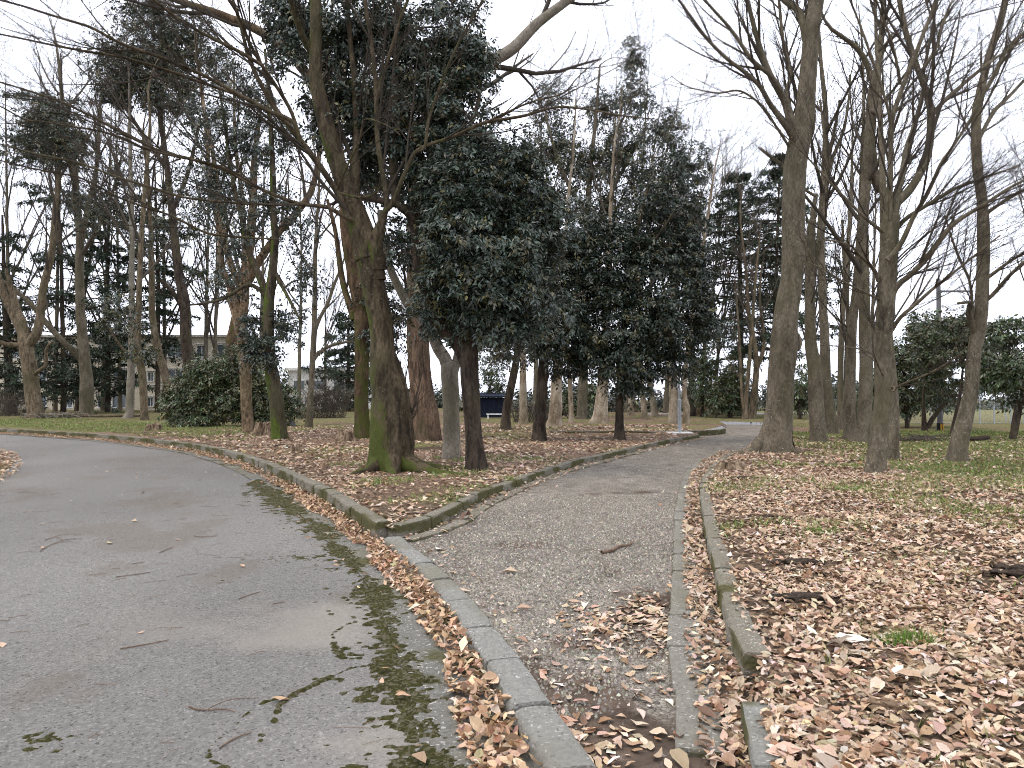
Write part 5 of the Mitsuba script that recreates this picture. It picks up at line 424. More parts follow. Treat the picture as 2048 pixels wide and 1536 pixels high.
p = scatter_in(path_poly.intersection(LineString(C['island_path']).buffer(.36)).difference(LineString(C['island_path']).buffer(.08)), 170, rng); sets.append((p, path_h(p[:, 0], p[:, 1]) + rng.uniform(0.004, .03, len(p)), .064, .35, .6))
p = scatter_in(path_poly.intersection(LineString(C['mouth'][:8]).buffer(.30)).difference(LineString(C['mouth']).buffer(.1)), 70, rng); sets.append((p, path_h(p[:, 0], p[:, 1]) + .014, .06, .25, .6))
p = scatter_in(road_poly.intersection(cone(2, 16)), 1.0, rng); sets.append((p, np.full(len(p), .008), .06, .08, .3))
lc = Polygon(left).intersection(cone(6, 30)).buffer(.0) if False else left_poly.intersection(LineString(C['left_corner']).buffer(1.2)); p = scatter_in(lc, 130, rng); sets.append((p, ground_z(p[:, 0], p[:, 1]) + rng.uniform(.005, .03, len(p)), .09, .25, .5))
# the 300 leaves that show largest are things of their own, the rest is litter
allp = [(np.linalg.norm(np.c_[p, z - EYE], axis=1), i, np.arange(len(p))) for i, (p, z, *_) in enumerate(sets)]
dd = np.concatenate([a[0] for a in allp]); si = np.concatenate([np.full(len(a[0]), a[1]) for a in allp]); pi = np.concatenate([a[2] for a in allp])
xyall = np.vstack([s[0] for s in sets]); zall = np.concatenate([s[1] for s in sets])
vis = np.abs(xyall[:, 0]) < .70 * xyall[:, 1]; vis &= (zall - EYE) / np.maximum(xyall[:, 1], .1) > -.53
first = np.argsort(np.where(vis, dd, 1e9))[:300]; own = np.zeros(len(dd), bool); own[first] = True
lv, lc_, at = [], [], 0
WHERE = {0: ('dry tan leaf lying in the right-hand leaf litter at the front', 'front leaves of the right-hand litter'), 6: ('curled tan leaf heaped in the gutter beside the flush kerb', 'front leaves heaped in the gutter')}
for i, (p, z, sz, ti, cu) in enumerate(sets):
    d = dd[at:at + len(p)]; mine = own[at:at + len(p)]; at += len(p)
    for sel, det in ((mine, True), (~mine & (d < 4.2), True), (~mine & (d >= 4.2), False)):
        if not sel.any(): continue
        v, F, c = leaf_meshes(p[sel], z[sel], rng, sz, ti, cu, det)
        if i == 6 or i == 7: c = c * np.array([1.0, .93, .86])
        if sel is mine:
            lab, grp = WHERE.get(i if i in (0, 6) else 99, ('dry tan leaf by the edging strip or bare soil at the front of the path', 'front leaves on the path soil'))
            for j in range(len(v)):
                k = thing('fallen_leaf', lab, 'leaf', grp); put(k, (v[j], F), 'dry_leaf', color=np.repeat(c[j:j + 1], len(v[j]), 0), smooth=True)
        else:
            m, cc = joined(v, F, c); lv.append(m); lc_.append(cc)
put('leaf_litter', cat(lv), 'dry_leaf', color=np.vstack(lc_), kind='stuff', label='dry tan leaves carpeting lawn, gutter and path edges', category='leaves')
def tuft_mesh(p, z, rng, r, h, sides=5):
    n = len(p); a = np.arange(sides) * 2 * np.pi / sides
    rr = r * rng.uniform(.5, 1.3, (n, 1)) * rng.uniform(.7, 1.3, (n, sides)); an = a[None] + rng.uniform(0, 6, (n, 1))
    ring = np.stack([p[:, :1] + rr * np.cos(an), p[:, 1:] + rr * np.sin(an), np.broadcast_to((z - .004)[:, None], rr.shape)], -1)
    top = np.c_[p + rng.normal(0, r * .2, (n, 2)), z + h * rng.uniform(.5, 1.4, n)][:, None]
    F = np.array([(i, (i + 1) % sides, sides) for i in range(sides)]); return np.concatenate([ring, top], 1), F
# gravel stones near the camera
gp = scatter_in(path_poly.intersection(cone(2.5, 10.5)).difference(LineString(C['strip_right']).buffer(.08)).difference(LineString(C['mouth']).buffer(.09)), 2400, rng)
cov = np.clip((nz(gp, 1.3, 0, 4) + .40 * np.clip((gp[:, 1] - .9 * gp[:, 0] - 3.3) / 1.5, 0, 1) - .50) * 6, .03, 1) * np.clip((C['strip_right'][0, 0] * 0 + 1.6 - (gp[:, 0] - np.interp(gp[:, 1], C['strip_right'][:, 1], C['strip_right'][:, 0]) + 1.0)) / .5, .08, 1)
cov *= np.clip(1.25 - (gp[:, 1] - 5) * .13, .3, 1) * np.clip(pdist(gp, C['island_path']) / .45 - .4, .1, 1)
gp = thin(gp, cov); zz = path_h(gp[:, 0], gp[:, 1])
sv, sF = tuft_mesh(gp, zz, rng, .0118, .010, 5); m, cc = joined(sv, sF, tone(rng, (.235, .212, .175), len(gp), .42, .06))
put('gravel_stones', m, 'pebble', color=cc, kind='stuff', label='loose grey gravel stones on the path', category='gravel')
# moss along the gutter joint, the cracks and on the road
mossv = []
def moss_sheet(area, cell, strength, zbase):
    """moss emerging from the surface where a noise field passes its threshold"""
    x0, y0, x1, y1 = area.bounds; gx, gy = np.meshgrid(np.arange(x0, x1 + cell, cell), np.arange(y0, y1 + cell, cell)); q = xy(gx.ravel(), gy.ravel()); st = strength(q)
    f = .30 * nz(q, 2.4, 41, 4) + .30 * nz(q, 11, 42, 3) + .40 * nz(q, 36, 43, 2) - .515 + st
    h = np.clip(f * .10, -.004, .007) + np.where(f > 0, (nz(q, 60, 44, 2) - .5) * .006, 0)
    W_ = gx.shape[1]; a, b = np.meshgrid(np.arange(gx.shape[0] - 1), np.arange(W_ - 1), indexing='ij'); c0 = (a * W_ + b).ravel(); quad = np.stack([c0, c0 + 1, c0 + W_ + 1, c0 + W_], 1)
    quad = quad[(h[quad] > -.001).any(1)]; used_, inv = np.unique(quad, return_inverse=True); quad = inv.reshape(-1, 4)
    mossv.append(((np.c_[q, zbase(q) + h][used_]), np.vstack([quad[:, [0, 1, 2]], quad[:, [0, 2, 3]]])))
def base_z(q): return np.where(shapely.contains_xy(gut_poly, q[:, 0], q[:, 1]), .0145, .003)
gjd = lambda q: pdist(q, gj[::2])
moss_sheet(Polygon([(-2.2, 2.4), (.2, 2.4), (.2, 7.4), (-2.2, 7.4)]), .014, lambda q: .10 * np.exp(-(gjd(q) / .06) ** 2) + .08 * np.exp(-(gjd(q) / .2) ** 2) - .085 - .13 * (gjd(q) > .1) * (gjd(q) / .4).clip(0, 2), base_z)
moss_sheet(Polygon([(-4.6, 7.4), (-1.0, 7.4), (-1.0, 13.5), (-4.6, 13.5)]), .035, lambda q: .09 * np.exp(-(gjd(q) / .08) ** 2) + .08 * np.exp(-(gjd(q) / .4) ** 2) - .10 - .12 * (gjd(q) > .15) * (gjd(q) / .5).clip(0, 2), base_z)
crk = {k: smooth_line(C[k], .04) + rng.normal(0, .006, (len(smooth_line(C[k], .04)), 2)) for k in ('crack_a', 'crack_b', 'crack_c', 'crack_d')}
def crack_s(q): return np.max([.275 * np.exp(-(pdist(q, l) / w) ** 2) for l, w in ((crk['crack_a'], .022), (crk['crack_b'], .014), (crk['crack_c'], .034), (crk['crack_d'], .026))], 0) - .24
moss_sheet(Polygon([(-1.5, 2.6), (-.55, 2.6), (-.55, 5.0), (-1.5, 5.0)]), .009, crack_s, lambda q: np.full(len(q), .002))
spots_ = ((-2.05, 3.12, .3), (-2.35, 2.95, .4), (-.98, 4.3, .09), (-2.1, 4.2, .04), (-1.15, 2.9, .08), (-.62, 2.85, .2), (-1.95, 6.75, .3), (-1.62, 6.3, .22))
moss_sheet(Polygon([(-2.9, 2.5), (-.5, 2.5), (-.5, 4.5), (-2.9, 4.5)]), .014, lambda q: np.max([.34 * np.exp(-(((q[:, 0] - x) / a_) ** 2 + ((q[:, 1] - y) / (a_ * .6)) ** 2)) for x, y, a_ in spots_[:6]], 0) - .30, lambda q: np.full(len(q), .002))
moss_sheet(Polygon([(-2.7, 5.8), (-1.1, 5.8), (-1.1, 7.4), (-2.7, 7.4)]), .025, lambda q: np.max([.2 * np.exp(-(((q[:, 0] - x) / a_) ** 2 + ((q[:, 1] - y) / (a_ * .7)) ** 2)) for x, y, a_ in spots_[6:]], 0) - .17, lambda q: np.full(len(q), .002))
put('road_moss', cat(mossv), 'moss', smooth=True, kind='stuff', label='dark green moss along the gutter joint and asphalt cracks', category='moss')
# grass blades
gb = []
for poly, dn in ((right_poly.buffer(3).intersection(ground_poly).intersection(cone(7, 14)), 420), (ground_poly.intersection(Polygon([(3, 13), (10, 13), (20, 26), (10, 26), (5, 16)])), 150), (isl_poly.intersection(cone(6, 16)), 170), (ground_poly.intersection(Polygon([(-8, 22), (-22, 33), (-34, 40), (-30, 48), (-10, 32)])), 60), (ground_poly.intersection(Polygon([(1.2, 2), (3.6, 2), (7, 7), (2, 7)])), 45)):
    p = scatter_in(poly, dn, rng); gr = np.clip((p[:, 0] - .12 * p[:, 1] - 3.0) / 3.5, 0, 1) * .3 + np.clip((-p[:, 0] - 6) / 6, 0, 1) * .25
    gb.append(thin(p, np.clip((nz(p, 1.0, 61) + gr - .52) * 7, 0.0, 1)))
gb = np.vstack(gb); nb = 2; bp = np.repeat(gb, nb, 0) + rng.normal(0, .022, (len(gb) * nb, 2)); n = len(bp); z = ground_z(bp[:, 0], bp[:, 1])
yaw = rng.uniform(0, 6.28, n); hgt = rng.uniform(.03, .085, n); w = rng.uniform(.004, .008, n) * (1 + bp[:, 1] * .06); lean = rng.normal(0, .5, (n, 2)) * hgt[:, None]
def blades(bp, z, yaw, hgt, w, lean):
    s = np.c_[np.cos(yaw), np.sin(yaw), 0 * yaw] * w[:, None]; b = np.c_[bp, z - .006]; return np.stack([b - s, b + s, b + np.c_[lean, hgt]], 1), np.array([(0, 1, 2)])
m, cc = joined(*blades(bp, z, yaw, hgt, w, lean), tone(rng, (.185, .215, .072), n, .3, .12))
put('grass', m, 'grass_blade', color=cc, kind='stuff', label='short pale green grass growing through the fallen leaves', category='grass')
for key, lab, rad, cnt in (('tuft', 'small bright green grass tuft in the front right leaf litter', .075, 260), ('tuft_b', 'grass tuft in leaf litter below the front right tree', .16, 260), ('tuft_c', 'small grass tuft in the middle of the right-hand litter', .1, 140)):
    x, y, z0 = SPOTS[key]; bp = rng.normal((x, y), (rad, rad * .6), (cnt, 2)); n = cnt
    m, cc = joined(*blades(bp, ground_z(bp[:, 0], bp[:, 1]), rng.uniform(0, 6.28, n), rng.uniform(.05, .11, n), rng.uniform(.003, .005, n), rng.normal(0, .04, (n, 2))), tone(rng, (.11, .19, .035), n, .25, .1))
    k = thing('grass_tuft', lab, 'grass tuft'); part(k, 'blades', m, 'grass_blade', color=cc, stuff=True)

# ------------------------------------------------------------------ tree building
def tubes(P, R, sides):
    """K polylines (K,n,3) with radii (K,n) as one mesh of open tubes."""
    K, n = R.shape; t = np.gradient(P, axis=1); t = norm(t); md = norm(P[:, -1] - P[:, 0])
    ref = np.where(np.abs(md[:, 2:]) < .8, [0, 0, 1.], [1., 0, 0]); a = norm(np.cross(t, ref[:, None])); b = np.cross(t, a)
    an = np.arange(sides) * 2 * np.pi / sides
    v = P[:, :, None] + R[:, :, None, None] * (np.cos(an)[:, None] * a[:, :, None] + np.sin(an)[:, None] * b[:, :, None])
    i, j = np.meshgrid(np.arange(n - 1), np.arange(sides), indexing='ij'); j2 = (j + 1) % sides
    q = np.stack([i * sides + j, (i + 1) * sides + j, (i + 1) * sides + j2, i * sides + j2], -1).reshape(-1, 4)
    f = np.vstack([q[:, [0, 2, 1]], q[:, [0, 3, 2]]])
    return v.reshape(-1, 3), (f[None] + (np.arange(K) * n * sides)[:, None, None]).reshape(-1, 3)
def resample(pts, n=None, step=None):
    p = np.asarray(pts, float); d = np.r_[0, np.cumsum(np.linalg.norm(np.diff(p[:, :3], axis=0), axis=1) + 1e-6)]
    s = np.linspace(0, d[-1], n or max(3, int(d[-1] / step) + 1)); return np.stack([PchipInterpolator(d, p[:, k])(s) for k in range(4)], 1)
def stem(pts, seed, sides=14, step=.12, rough=.06, flute=0., lobes=0., wob=0., fine=0.):
    q = resample(pts, step=step); P, R = q[:, :3], q[:, 3]; n = len(q); t = norm(np.gradient(P, axis=0))
    if wob: P = P + (np.stack([meshkit.fbm(np.c_[P[:, 2] * .9 + k * 9, P[:, 0], P[:, 1]], 2, seed + k) for k in range(3)], 1) - .5) * wob * R[:, None]
    a = np.empty_like(t); up = [1., 0, 0] if abs(t[0, 0]) < .8 else [0, 1., 0]; a[0] = norm(np.array(up) - t[0] * (t[0] @ np.array(up)))
    for i in range(1, n): a[i] = norm(a[i - 1] - t[i] * (a[i - 1] @ t[i]))
    b = np.cross(t, a); an = np.arange(sides) * 2 * np.pi / sides; s = np.r_[0, np.cumsum(np.linalg.norm(np.diff(P, axis=0), axis=1))]
    A, S = np.meshgrid(an, s); X = np.stack([np.cos(A) * 1.1 + seed * 3.1, np.sin(A) * 1.1, S * .8], -1)
    m = 1 + rough * 2 * (meshkit.fbm(X * 1.3, 3, seed) - .5)
    if fine: m = m + fine * (meshkit.fbm(np.stack([np.cos(A) * 5, np.sin(A) * 5, S * 5], -1), 3, seed + 5) - .5)
    if flute: m = m - flute * np.abs(np.sin(A * 5 + 2.5 * meshkit.fbm(X * np.array([.5, .5, .35]), 2, seed + 3))) ** .6 * -1 - flute * .5 - flute * .5 * (meshkit.fbm(np.stack([np.cos(A) * 9, np.sin(A) * 9, S * .5], -1), 2, seed) - .5) * -2
    if lobes: m = m + lobes * np.exp(-S / .34) * (np.cos(A * 5 + seed + .8 * np.sin(A * 2 + seed)) * .9)
    rr = R[:, None] * m
    v = P[:, None] + rr[..., None] * (np.cos(an)[None, :, None] * a[:, None] + np.sin(an)[None, :, None] * b[:, None])
    i, j = np.meshgrid(np.arange(n - 1), np.arange(sides), indexing='ij'); j2 = (j + 1) % sides
    qd = np.stack([i * sides + j, i * sides + j2, (i + 1) * sides + j2, (i + 1) * sides + j], -1).reshape(-1, 4)
    f = np.vstack([qd[:, [0, 1, 2]], qd[:, [0, 2, 3]]]); v = v.reshape(-1, 3)
    v = np.vstack([v, P[-1] + t[-1] * R[-1] * .3]); e = (n - 1) * sides
    return v, np.vstack([f, [(e + k, e + (k + 1) % sides, len(v) - 1) for k in range(sides)]])
def spawn(rng, P, R, m, t0, t1, length, ang, up, wig, n, rs=.6, rmin=.002, taper=.25, droop=0.):
    K, npt = R.shape; t = t0 + (t1 - t0) * ((np.arange(m)[None] + rng.uniform(0, 1, (K, m))) / m); f = t * (npt - 1); i = np.minimum(f.astype(int), npt - 2); fr = f - i; k = np.arange(K)[:, None]
    p = P[k, i] * (1 - fr[..., None]) + P[k, i + 1] * fr[..., None]; r = R[k, i] * (1 - fr) + R[k, i + 1] * fr; T = norm(P[k, i + 1] - P[k, i])
    L0 = np.linalg.norm(np.diff(P, axis=1), axis=2).sum(1)[:, None]; L = (length(L0, t) * rng.uniform(.55, 1.25, (K, m))).reshape(-1)
    p, r, T = p.reshape(-1, 3), r.reshape(-1), T.reshape(-1, 3); N = len(p)
    A = norm(np.cross(T, norm(rng.normal(0, 1, (N, 3))))); an = np.radians(np.clip(rng.normal(ang, ang * .22, N), 8, 95))
    d = norm(np.cos(an)[:, None] * T + np.sin(an)[:, None] * A); Q = np.empty((N, n, 3)); Q[:, 0] = p
    for s in range(1, n):
        d = norm(d + np.array([0, 0, (up - droop * s / n) / n]) + rng.normal(0, wig / n, (N, 3))); Q[:, s] = Q[:, s - 1] + d * (L / (n - 1))[:, None]
    r0 = np.maximum(np.minimum(r * rs, L * .022 + .0012), rmin); RR = r0[:, None] * np.linspace(1, taper, n)[None]; return Q, np.maximum(RR, rmin * .7)
LEAF_TONES = {'dark': (.025, .040, .026), 'olive': (.064, .058, .020), 'blue': (.044, .064, .046), 'green': (.062, .092, .038)}
def foliage(rng, clumps, size, per, tone_key='dark', mixk=.18, droop=.55, shell=.55):
    """sprays of leaves filling ellipsoidal clumps (x, y, z, rx, ry, rz, count)"""
    V, Cc = [], []
    for (x, y, z, rx, ry, rz, cnt) in clumps:
        cnt = int(cnt)
        if cnt < 1: continue
        u = norm(rng.normal(0, 1, (int(cnt * 2.0), 3))); rad = rng.uniform(0, 1, len(u)) ** shell * (.55 + .95 * meshkit.fbm(u * 2.6 + (x, y, z), 3, 3))
        q = u * rad[:, None]; keep = meshkit.fbm(q * np.array([rx, ry, rz]) * 1.7 + (x * 3, y, z), 2, 9) > .465; q, u = q[keep][:cnt], u[keep][:cnt]
        c = q * np.array([rx, ry, rz]) + (x, y, z); n = len(c)
        tier = rng.uniform(.3, .5); c[:, 2] = np.where(rng.uniform(0, 1, n) < .65, np.round(c[:, 2] / tier) * tier + rng.normal(0, .05, n), c[:, 2]) - .28 * tier * 2 * (q[:, :2] ** 2).sum(1)
        o = norm(u * .9 + rng.normal(0, .5, (n, 3)) + np.array([0, 0, -droop])); sd = norm(np.cross(o, rng.normal(0, .35, (n, 3)) + np.array([0, 0, 1.]))); nm = np.cross(sd, o)
        j = np.arange(per); side = np.where(j % 2, 1., -1.); along = (j / per - .3) * size * per * .28
        base = c[:, None] + o[:, None] * along[None, :, None] + rng.normal(0, size * .25, (n, per, 3))
        dr_ = norm(o[:, None] * .75 + sd[:, None] * side[None, :, None] * .75 + rng.normal(0, .3, (n, per, 3)) + np.array([0, 0, -droop * .5]))
        wd = norm(np.cross(dr_, nm[:, None] + rng.normal(0, .35, (n, per, 3)))); L = size * rng.uniform(.7, 1.25, (n, per, 1)); nrm = np.cross(wd, dr_)
        v = np.stack([base, base + dr_ * L * .45 + wd * L * .21 + nrm * L * .05, base + dr_ * L - nrm * L * .06, base + dr_ * L * .45 - wd * L * .21 + nrm * L * .05], 2)
        col = np.where(rng.uniform(0, 1, (n, 1)) < mixk, np.array(LEAF_TONES['olive']), np.array(LEAF_TONES[tone_key])) * np.exp(rng.normal(0, .36, (n, 1)))
        V.append(v.reshape(-1, 4, 3)); Cc.append(np.clip(np.repeat(col, per, 0) * np.exp(rng.normal(0, .2, (n * per, 1))), .005, .5))
    return joined(np.vstack(V), np.array([(0, 1, 2), (0, 2, 3)]), np.vstack(Cc))
def conifer(rng, trunk, bou, D):
    """layered boughs: (woody mesh, (needle mesh, colours))"""
    ax = resample(trunk, n=20); W, V, Cc = [], [], []
    for (z, rad, th) in bou:
        nb = int(rng.integers(11, 15)); k = np.interp(z, ax[:, 2], np.arange(20)); c = np.array([np.interp(k, np.arange(20), ax[:, j]) for j in (0, 1)])
        yaw = rng.uniform(0, 6.28) + np.arange(nb) * 2 * np.pi / nb + rng.normal(0, .25, nb); L = 1.15 * rad * rng.uniform(.4, 1.4, nb); s = np.linspace(0, 1, 6)
        rise = rng.normal(.05, .12, nb); zz = z + rng.uniform(-1.3, 1.3, nb)[:, None] * th + (rise[:, None] * s - (.22 + .1 * rng.normal(0, 1, nb))[:, None] * s ** 2) * L[:, None]
        P = np.stack([c[0] + np.cos(yaw)[:, None] * s * L[:, None], c[1] + np.sin(yaw)[:, None] * s * L[:, None], zz], -1); R = np.linspace(.05, .008, 6)[None] * np.ones((nb, 1)) * np.clip(L[:, None] / 2.5, .4, 1.2)
        W.append(tubes(P, R, 4)); m = int(20 * max(1, rad / 2.)); t = .1 + .9 * rng.uniform(0, 1, (nb, m)) ** .6; f = t * 5; i = np.minimum(f.astype(int), 4); kk = np.arange(nb)[:, None]
        p = P[kk, i] * (1 - (f - i))[..., None] + P[kk, i + 1] * (f - i)[..., None]; fw = norm(P[kk, i + 1] - P[kk, i]); sd = norm(np.cross(fw, [0, 0, 1.])); sgn = rng.choice([-1., 1.], (nb, m, 1))
        ln = (.5 * (1.1 - t) * L[:, None] * .55 + .18)[..., None] * rng.uniform(.5, 1.2, (nb, m, 1)); tip = norm(fw * .8 + sd * sgn + rng.normal(0, .2, (nb, m, 3)) + np.array([0, 0, -.15]))
        p, ln, tip = p.reshape(-1, 3), ln.reshape(-1, 1), tip.reshape(-1, 3); T = 6; q = (np.arange(T) + .5) / T
        b = p[:, None] + tip[:, None] * ln[:, None] * q[None, :, None] + rng.normal(0, .03, (len(p), T, 3)); dv = norm(tip[:, None] * .7 + rng.normal(0, .55, (len(p), T, 3)) + np.array([0, 0, -.12])); wv = norm(np.cross(dv, rng.normal(0, .5, (len(p), T, 3)) + np.array([0, 0, 1.]))); l = rng.uniform(.13, .28, (len(p), T, 1)) * max(1, D / 40)
        V.append(np.stack([b - wv * l * .09, b + dv * l * .6 + wv * l * .16, b + dv * l, b + dv * l * .5 - wv * l * .16], 2).reshape(-1, 4, 3)); Cc.append(np.repeat(tone(rng, (.046, .062, .040), len(p), .35, .08), T, 0))
    return cat(W), joined(np.vstack(V), np.array([(0, 1, 2), (0, 2, 3)]), np.vstack(Cc))

TRI = {}
def build_tree(t):
    rng = np.random.default_rng(1000 + t['seed']); D, st, bk = t['D'], t['style'], 'bark_' + t['bark']
    k = thing(t['name'], t['label'], t['cat'], t.get('group'))
    tr = list(t['trunk'])
    if t.get('ext'):
        a, b = np.array(tr[-2]), np.array(tr[-1]); d = (b - a)[:3]; d /= np.linalg.norm(d); e = t['ext']
        tr += [tuple(b[:3] + d * e * s + np.array([rng.normal(0, .08), rng.normal(0, .08), 0]) * e * s) + (b[3] * (1 - .75 * s),) for s in (.4, 1.)]
    near = D < 19; sides = 22 if D < 15 else 16 if D < 26 else 10
    red, fl = t['bark'] == 'red', t['bark'] in ('flaky', 'moss', 'mossbrown')
    step = .05 if D < 15 and st != 'shrub' else .1 if D < 26 else .25
    if red: sides, step = 60, .08
    m = [stem(tr, t['seed'], sides * (2 if D < 15 else 1), step, .09 if st != 'shrub' else .04, flute=.13 if red else 0, lobes=t.get('lobes', .18) if st not in ('shrub',) and not red else .0, wob=.25, fine=.10 if fl and D < 30 else .03 if D < 20 else 0)]
    part(k, 'trunk', cat(m), bk, smooth=True)
    for L in t.get('roots', []): part(k, 'root', stem(L, t['seed'] + 3, 10, .08, .12, wob=.8), bk, smooth=True)
    limbs = []
    for L in t['limbs']:
        part(k, 'limb', stem(L, t['seed'] + 7, 12 if D < 20 else 8, .12 if D < 20 else .3, .06, wob=.5), bk, smooth=True); limbs.append(resample(L, n=10))
    if st == 'conifer':
        w, (m, cc) = conifer(rng, tr, t['bou'], D); part(k, 'bough', w, 'bark_dark', smooth=True, stuff=True); part(k, 'foliage', m, 'needle', color=cc, stuff=True); return
    base = resample(tr, n=14); H = base[-1, 2] - base[0, 2]; rm = max(.0022, D * .00017); tw = []; twb = 'twig_mat' if D < 30 else 'twig_far'
    LP = [l[:, :3] for l in limbs]; LR = [l[:, 3] for l in limbs]
    n1 = t.get('n1', 6 if st == 'evergreen' else 8)
    if t.get('sparse'):
        Q, R = spawn(rng, base[None, 5:, :3], base[None, 5:, 3], 9, .1, .97, lambda L, s: L * .40 * (1.15 - .6 * s), 25, .8, .25, 10, rs=.24, rmin=.006, taper=.2)
        tw.append(tubes(Q, R, 6)); LP += list(Q); LR += list(R)
    if t.get('sweep'):
        mS, (dx, dy, dz), Ls = t['sweep']; n = mS; f = rng.uniform(.45, 1, n) * (len(base) - 1.01); i = f.astype(int); p0 = base[i, :3] + (base[i + 1, :3] - base[i, :3]) * (f - i)[:, None]
        d = norm(np.array([dx, dy, dz]) + rng.normal(0, .22, (n, 3))); L = Ls * rng.uniform(.5, 1.2, n); Q = np.empty((n, 10, 3)); Q[:, 0] = p0; d = norm(d + np.array([0, 0, .35]))
        for q in range(1, 10): d = norm(d + np.array([dx, dy, dz - .25]) * .06 + rng.normal(0, .05, (n, 3))); Q[:, q] = Q[:, q - 1] + d * (L / 9)[:, None]
        R = np.maximum(.0075 * L[:, None] / 2 * np.linspace(1, .2, 10)[None], rm); tw.append(tubes(Q, R, 5)); LP += list(Q); LR += list(R)
    if st in ('mid', 'far') and n1:
        Q, R = spawn(rng, base[None, :, :3], base[None, :, 3], n1, .2 if t.get('vase') else .38, .98, (lambda L, s: L * .55 * (1.1 - .75 * s)) if t.get('vase') else (lambda L, s: L * .36 * (1.15 - .7 * s)), 26 if t.get('vase') else 40, .75, .45, 10, rs=.6, rmin=rm * 2, taper=.2)
        tw.append(tubes(Q, R, 5)); LP += list(Q); LR += list(R)
    elif st in ('evergreen', 'shrub'):
        for (x, y, z, rx, ry, rz, cnt) in t['clumps']:   # a branch into every clump
            c = np.array([x, y, z]); cand = np.vstack([base[4:]] + limbs); ok = cand[cand[:, 2] < z + .2]; ok = ok if len(ok) else cand
            j = np.argmin(np.linalg.norm(ok[:, :3] - c, axis=1) + .4 * np.abs(ok[:, 2] - (z - .8))); a = ok[j]; mid = (a[:3] + c) / 2 + np.array([0, 0, .12]) * np.linalg.norm(a[:3] - c)
            r0 = min(a[3] * .7, .05); l = resample([(*a[:3], r0), (*mid, r0 * .6), (*c, r0 * .25)], n=10); LP.append(l[:, :3]); LR.append(l[:, 3]); tw.append(tubes(l[None, :, :3], l[None, :, 3], 5))
    if LP:
        P, R = np.array(LP), np.array(LR)
        if st == 'near':
            n2, n3, n4 = (8, 6, 3)
            b2 = spawn(rng, P, R, n2, .12, .98, lambda L, s: np.minimum(L * .5 * (1.15 - .55 * s), 2.5), 25, .4, .34, 8, rmin=.0035); b3 = spawn(rng, *b2, n3, .12, .98, lambda L, s: np.minimum(L * .5, 1.0), 30, .25, .5, 5, rmin=.0026); b4 = spawn(rng, *b3, n4, .15, 1, lambda L, s: L * .5, 38, .15, .5, 3, rmin=.0019)
            tw += [tubes(*b2, 5), tubes(*b3, 3), tubes(*b4, 3)]
        elif st in ('mid', 'far'):
            n2, n3, n4 = (6, 6, 2) if st == 'mid' else (6, 4, 2) if not t.get('vase') else (5, 4, 2)
            b2 = spawn(rng, P, R, n2, .2, .98, lambda L, s: L * .42 * (1.15 - .5 * s), 34, .6, .5, 6, rmin=rm * 1.5); b3 = spawn(rng, *b2, n3, .15, .98, lambda L, s: L * .48, 34, .4, .5, 4, rmin=rm); b4 = spawn(rng, *b3, n4, .2, 1, lambda L, s: L * .5, 34, .2, .4, 3, rmin=rm * .8)
            tw += [tubes(*b2, 4), tubes(*b3, 3), tubes(*b4, 3)]
        else:
            b2 = spawn(rng, P, R, 5, .3, .98, lambda L, s: np.minimum(L * .45, 1.2) + .15, 42, .3, .6, 5, rmin=rm * 1.2); tw.append(tubes(*b2, 3))
            if t.get('bare') or D < 30: b3 = spawn(rng, *b2, 4, .3, 1, lambda L, s: L * .6, 40, .2, .6, 3, rmin=rm); tw.append(tubes(*b3, 3))
    if tw: part(k, 'twigs', cat(tw), twb, smooth=True, stuff=True)
    if t['clumps']:
        sz = .10 if D < 14 else .10 if D < 20 else .13 if D < 27 else .15 if D < 36 else .2
        m, cc = foliage(rng, t['clumps'], sz, 6 if D < 20 else 5, 'blue' if D < 14 else 'green' if st == 'shrub' else 'dark', .2 if D < 24 else .45)
        part(k, 'foliage', m, 'leaf', color=cc, stuff=True)
for t in TREES: build_tree(t)
# ------------------------------------------------------------------ buildings far behind the trees
def box(x0, y0, z0, x1, y1, z1):
    v = np.array([(x, y, z) for z in (z0, z1) for y in (y0, y1) for x in (x0, x1)], float)
    return v, np.array([(0, 2, 1), (1, 2, 3), (4, 5, 6), (5, 7, 6), (0, 1, 4), (1, 5, 4), (2, 6, 3), (3, 6, 7), (0, 4, 2), (2, 4, 6), (1, 3, 5), (3, 7, 5)])
def wall_with_openings(x0, x1, z0, z1, y, openings, depth=.25):
    """front wall at y with rectangular openings cut out, reveals included"""
    xs = sorted({x0, x1, *[v for o in openings for v in o[:2]]}); zs = sorted({z0, z1, *[v for o in openings for v in o[2:]]}); ms = []
    for a, b in zip(xs[:-1], xs[1:]):
        for c, d in zip(zs[:-1], zs[1:]):
            if not any(o[0] <= (a + b) / 2 <= o[1] and o[2] <= (c + d) / 2 <= o[3] for o in openings):
                ms.append((np.array([(a, y, c), (b, y, c), (b, y, d), (a, y, d)]), np.array([(0, 1, 2), (0, 2, 3)])))
    for a, b, c, d in openings:
        q = np.array([(a, y, c), (b, y, c), (b, y, d), (a, y, d), (a, y + depth, c), (b, y + depth, c), (b, y + depth, d), (a, y + depth, d)])
        ms.append((q, np.array([(0, 4, 5), (0, 5, 1), (1, 5, 6), (1, 6, 2), (2, 6, 7), (2, 7, 3), (3, 7, 4), (3, 4, 0)])))
    return cat(ms)
bsdf('trim_grey', (.42, .40, .36))
k = thing('apartment_building', 'beige three storey building with framed windows seen through left trees', 'building')
Y0, G0, X0, X1, H0 = 75., .2, -53., -27.5, 7.9
ops = []
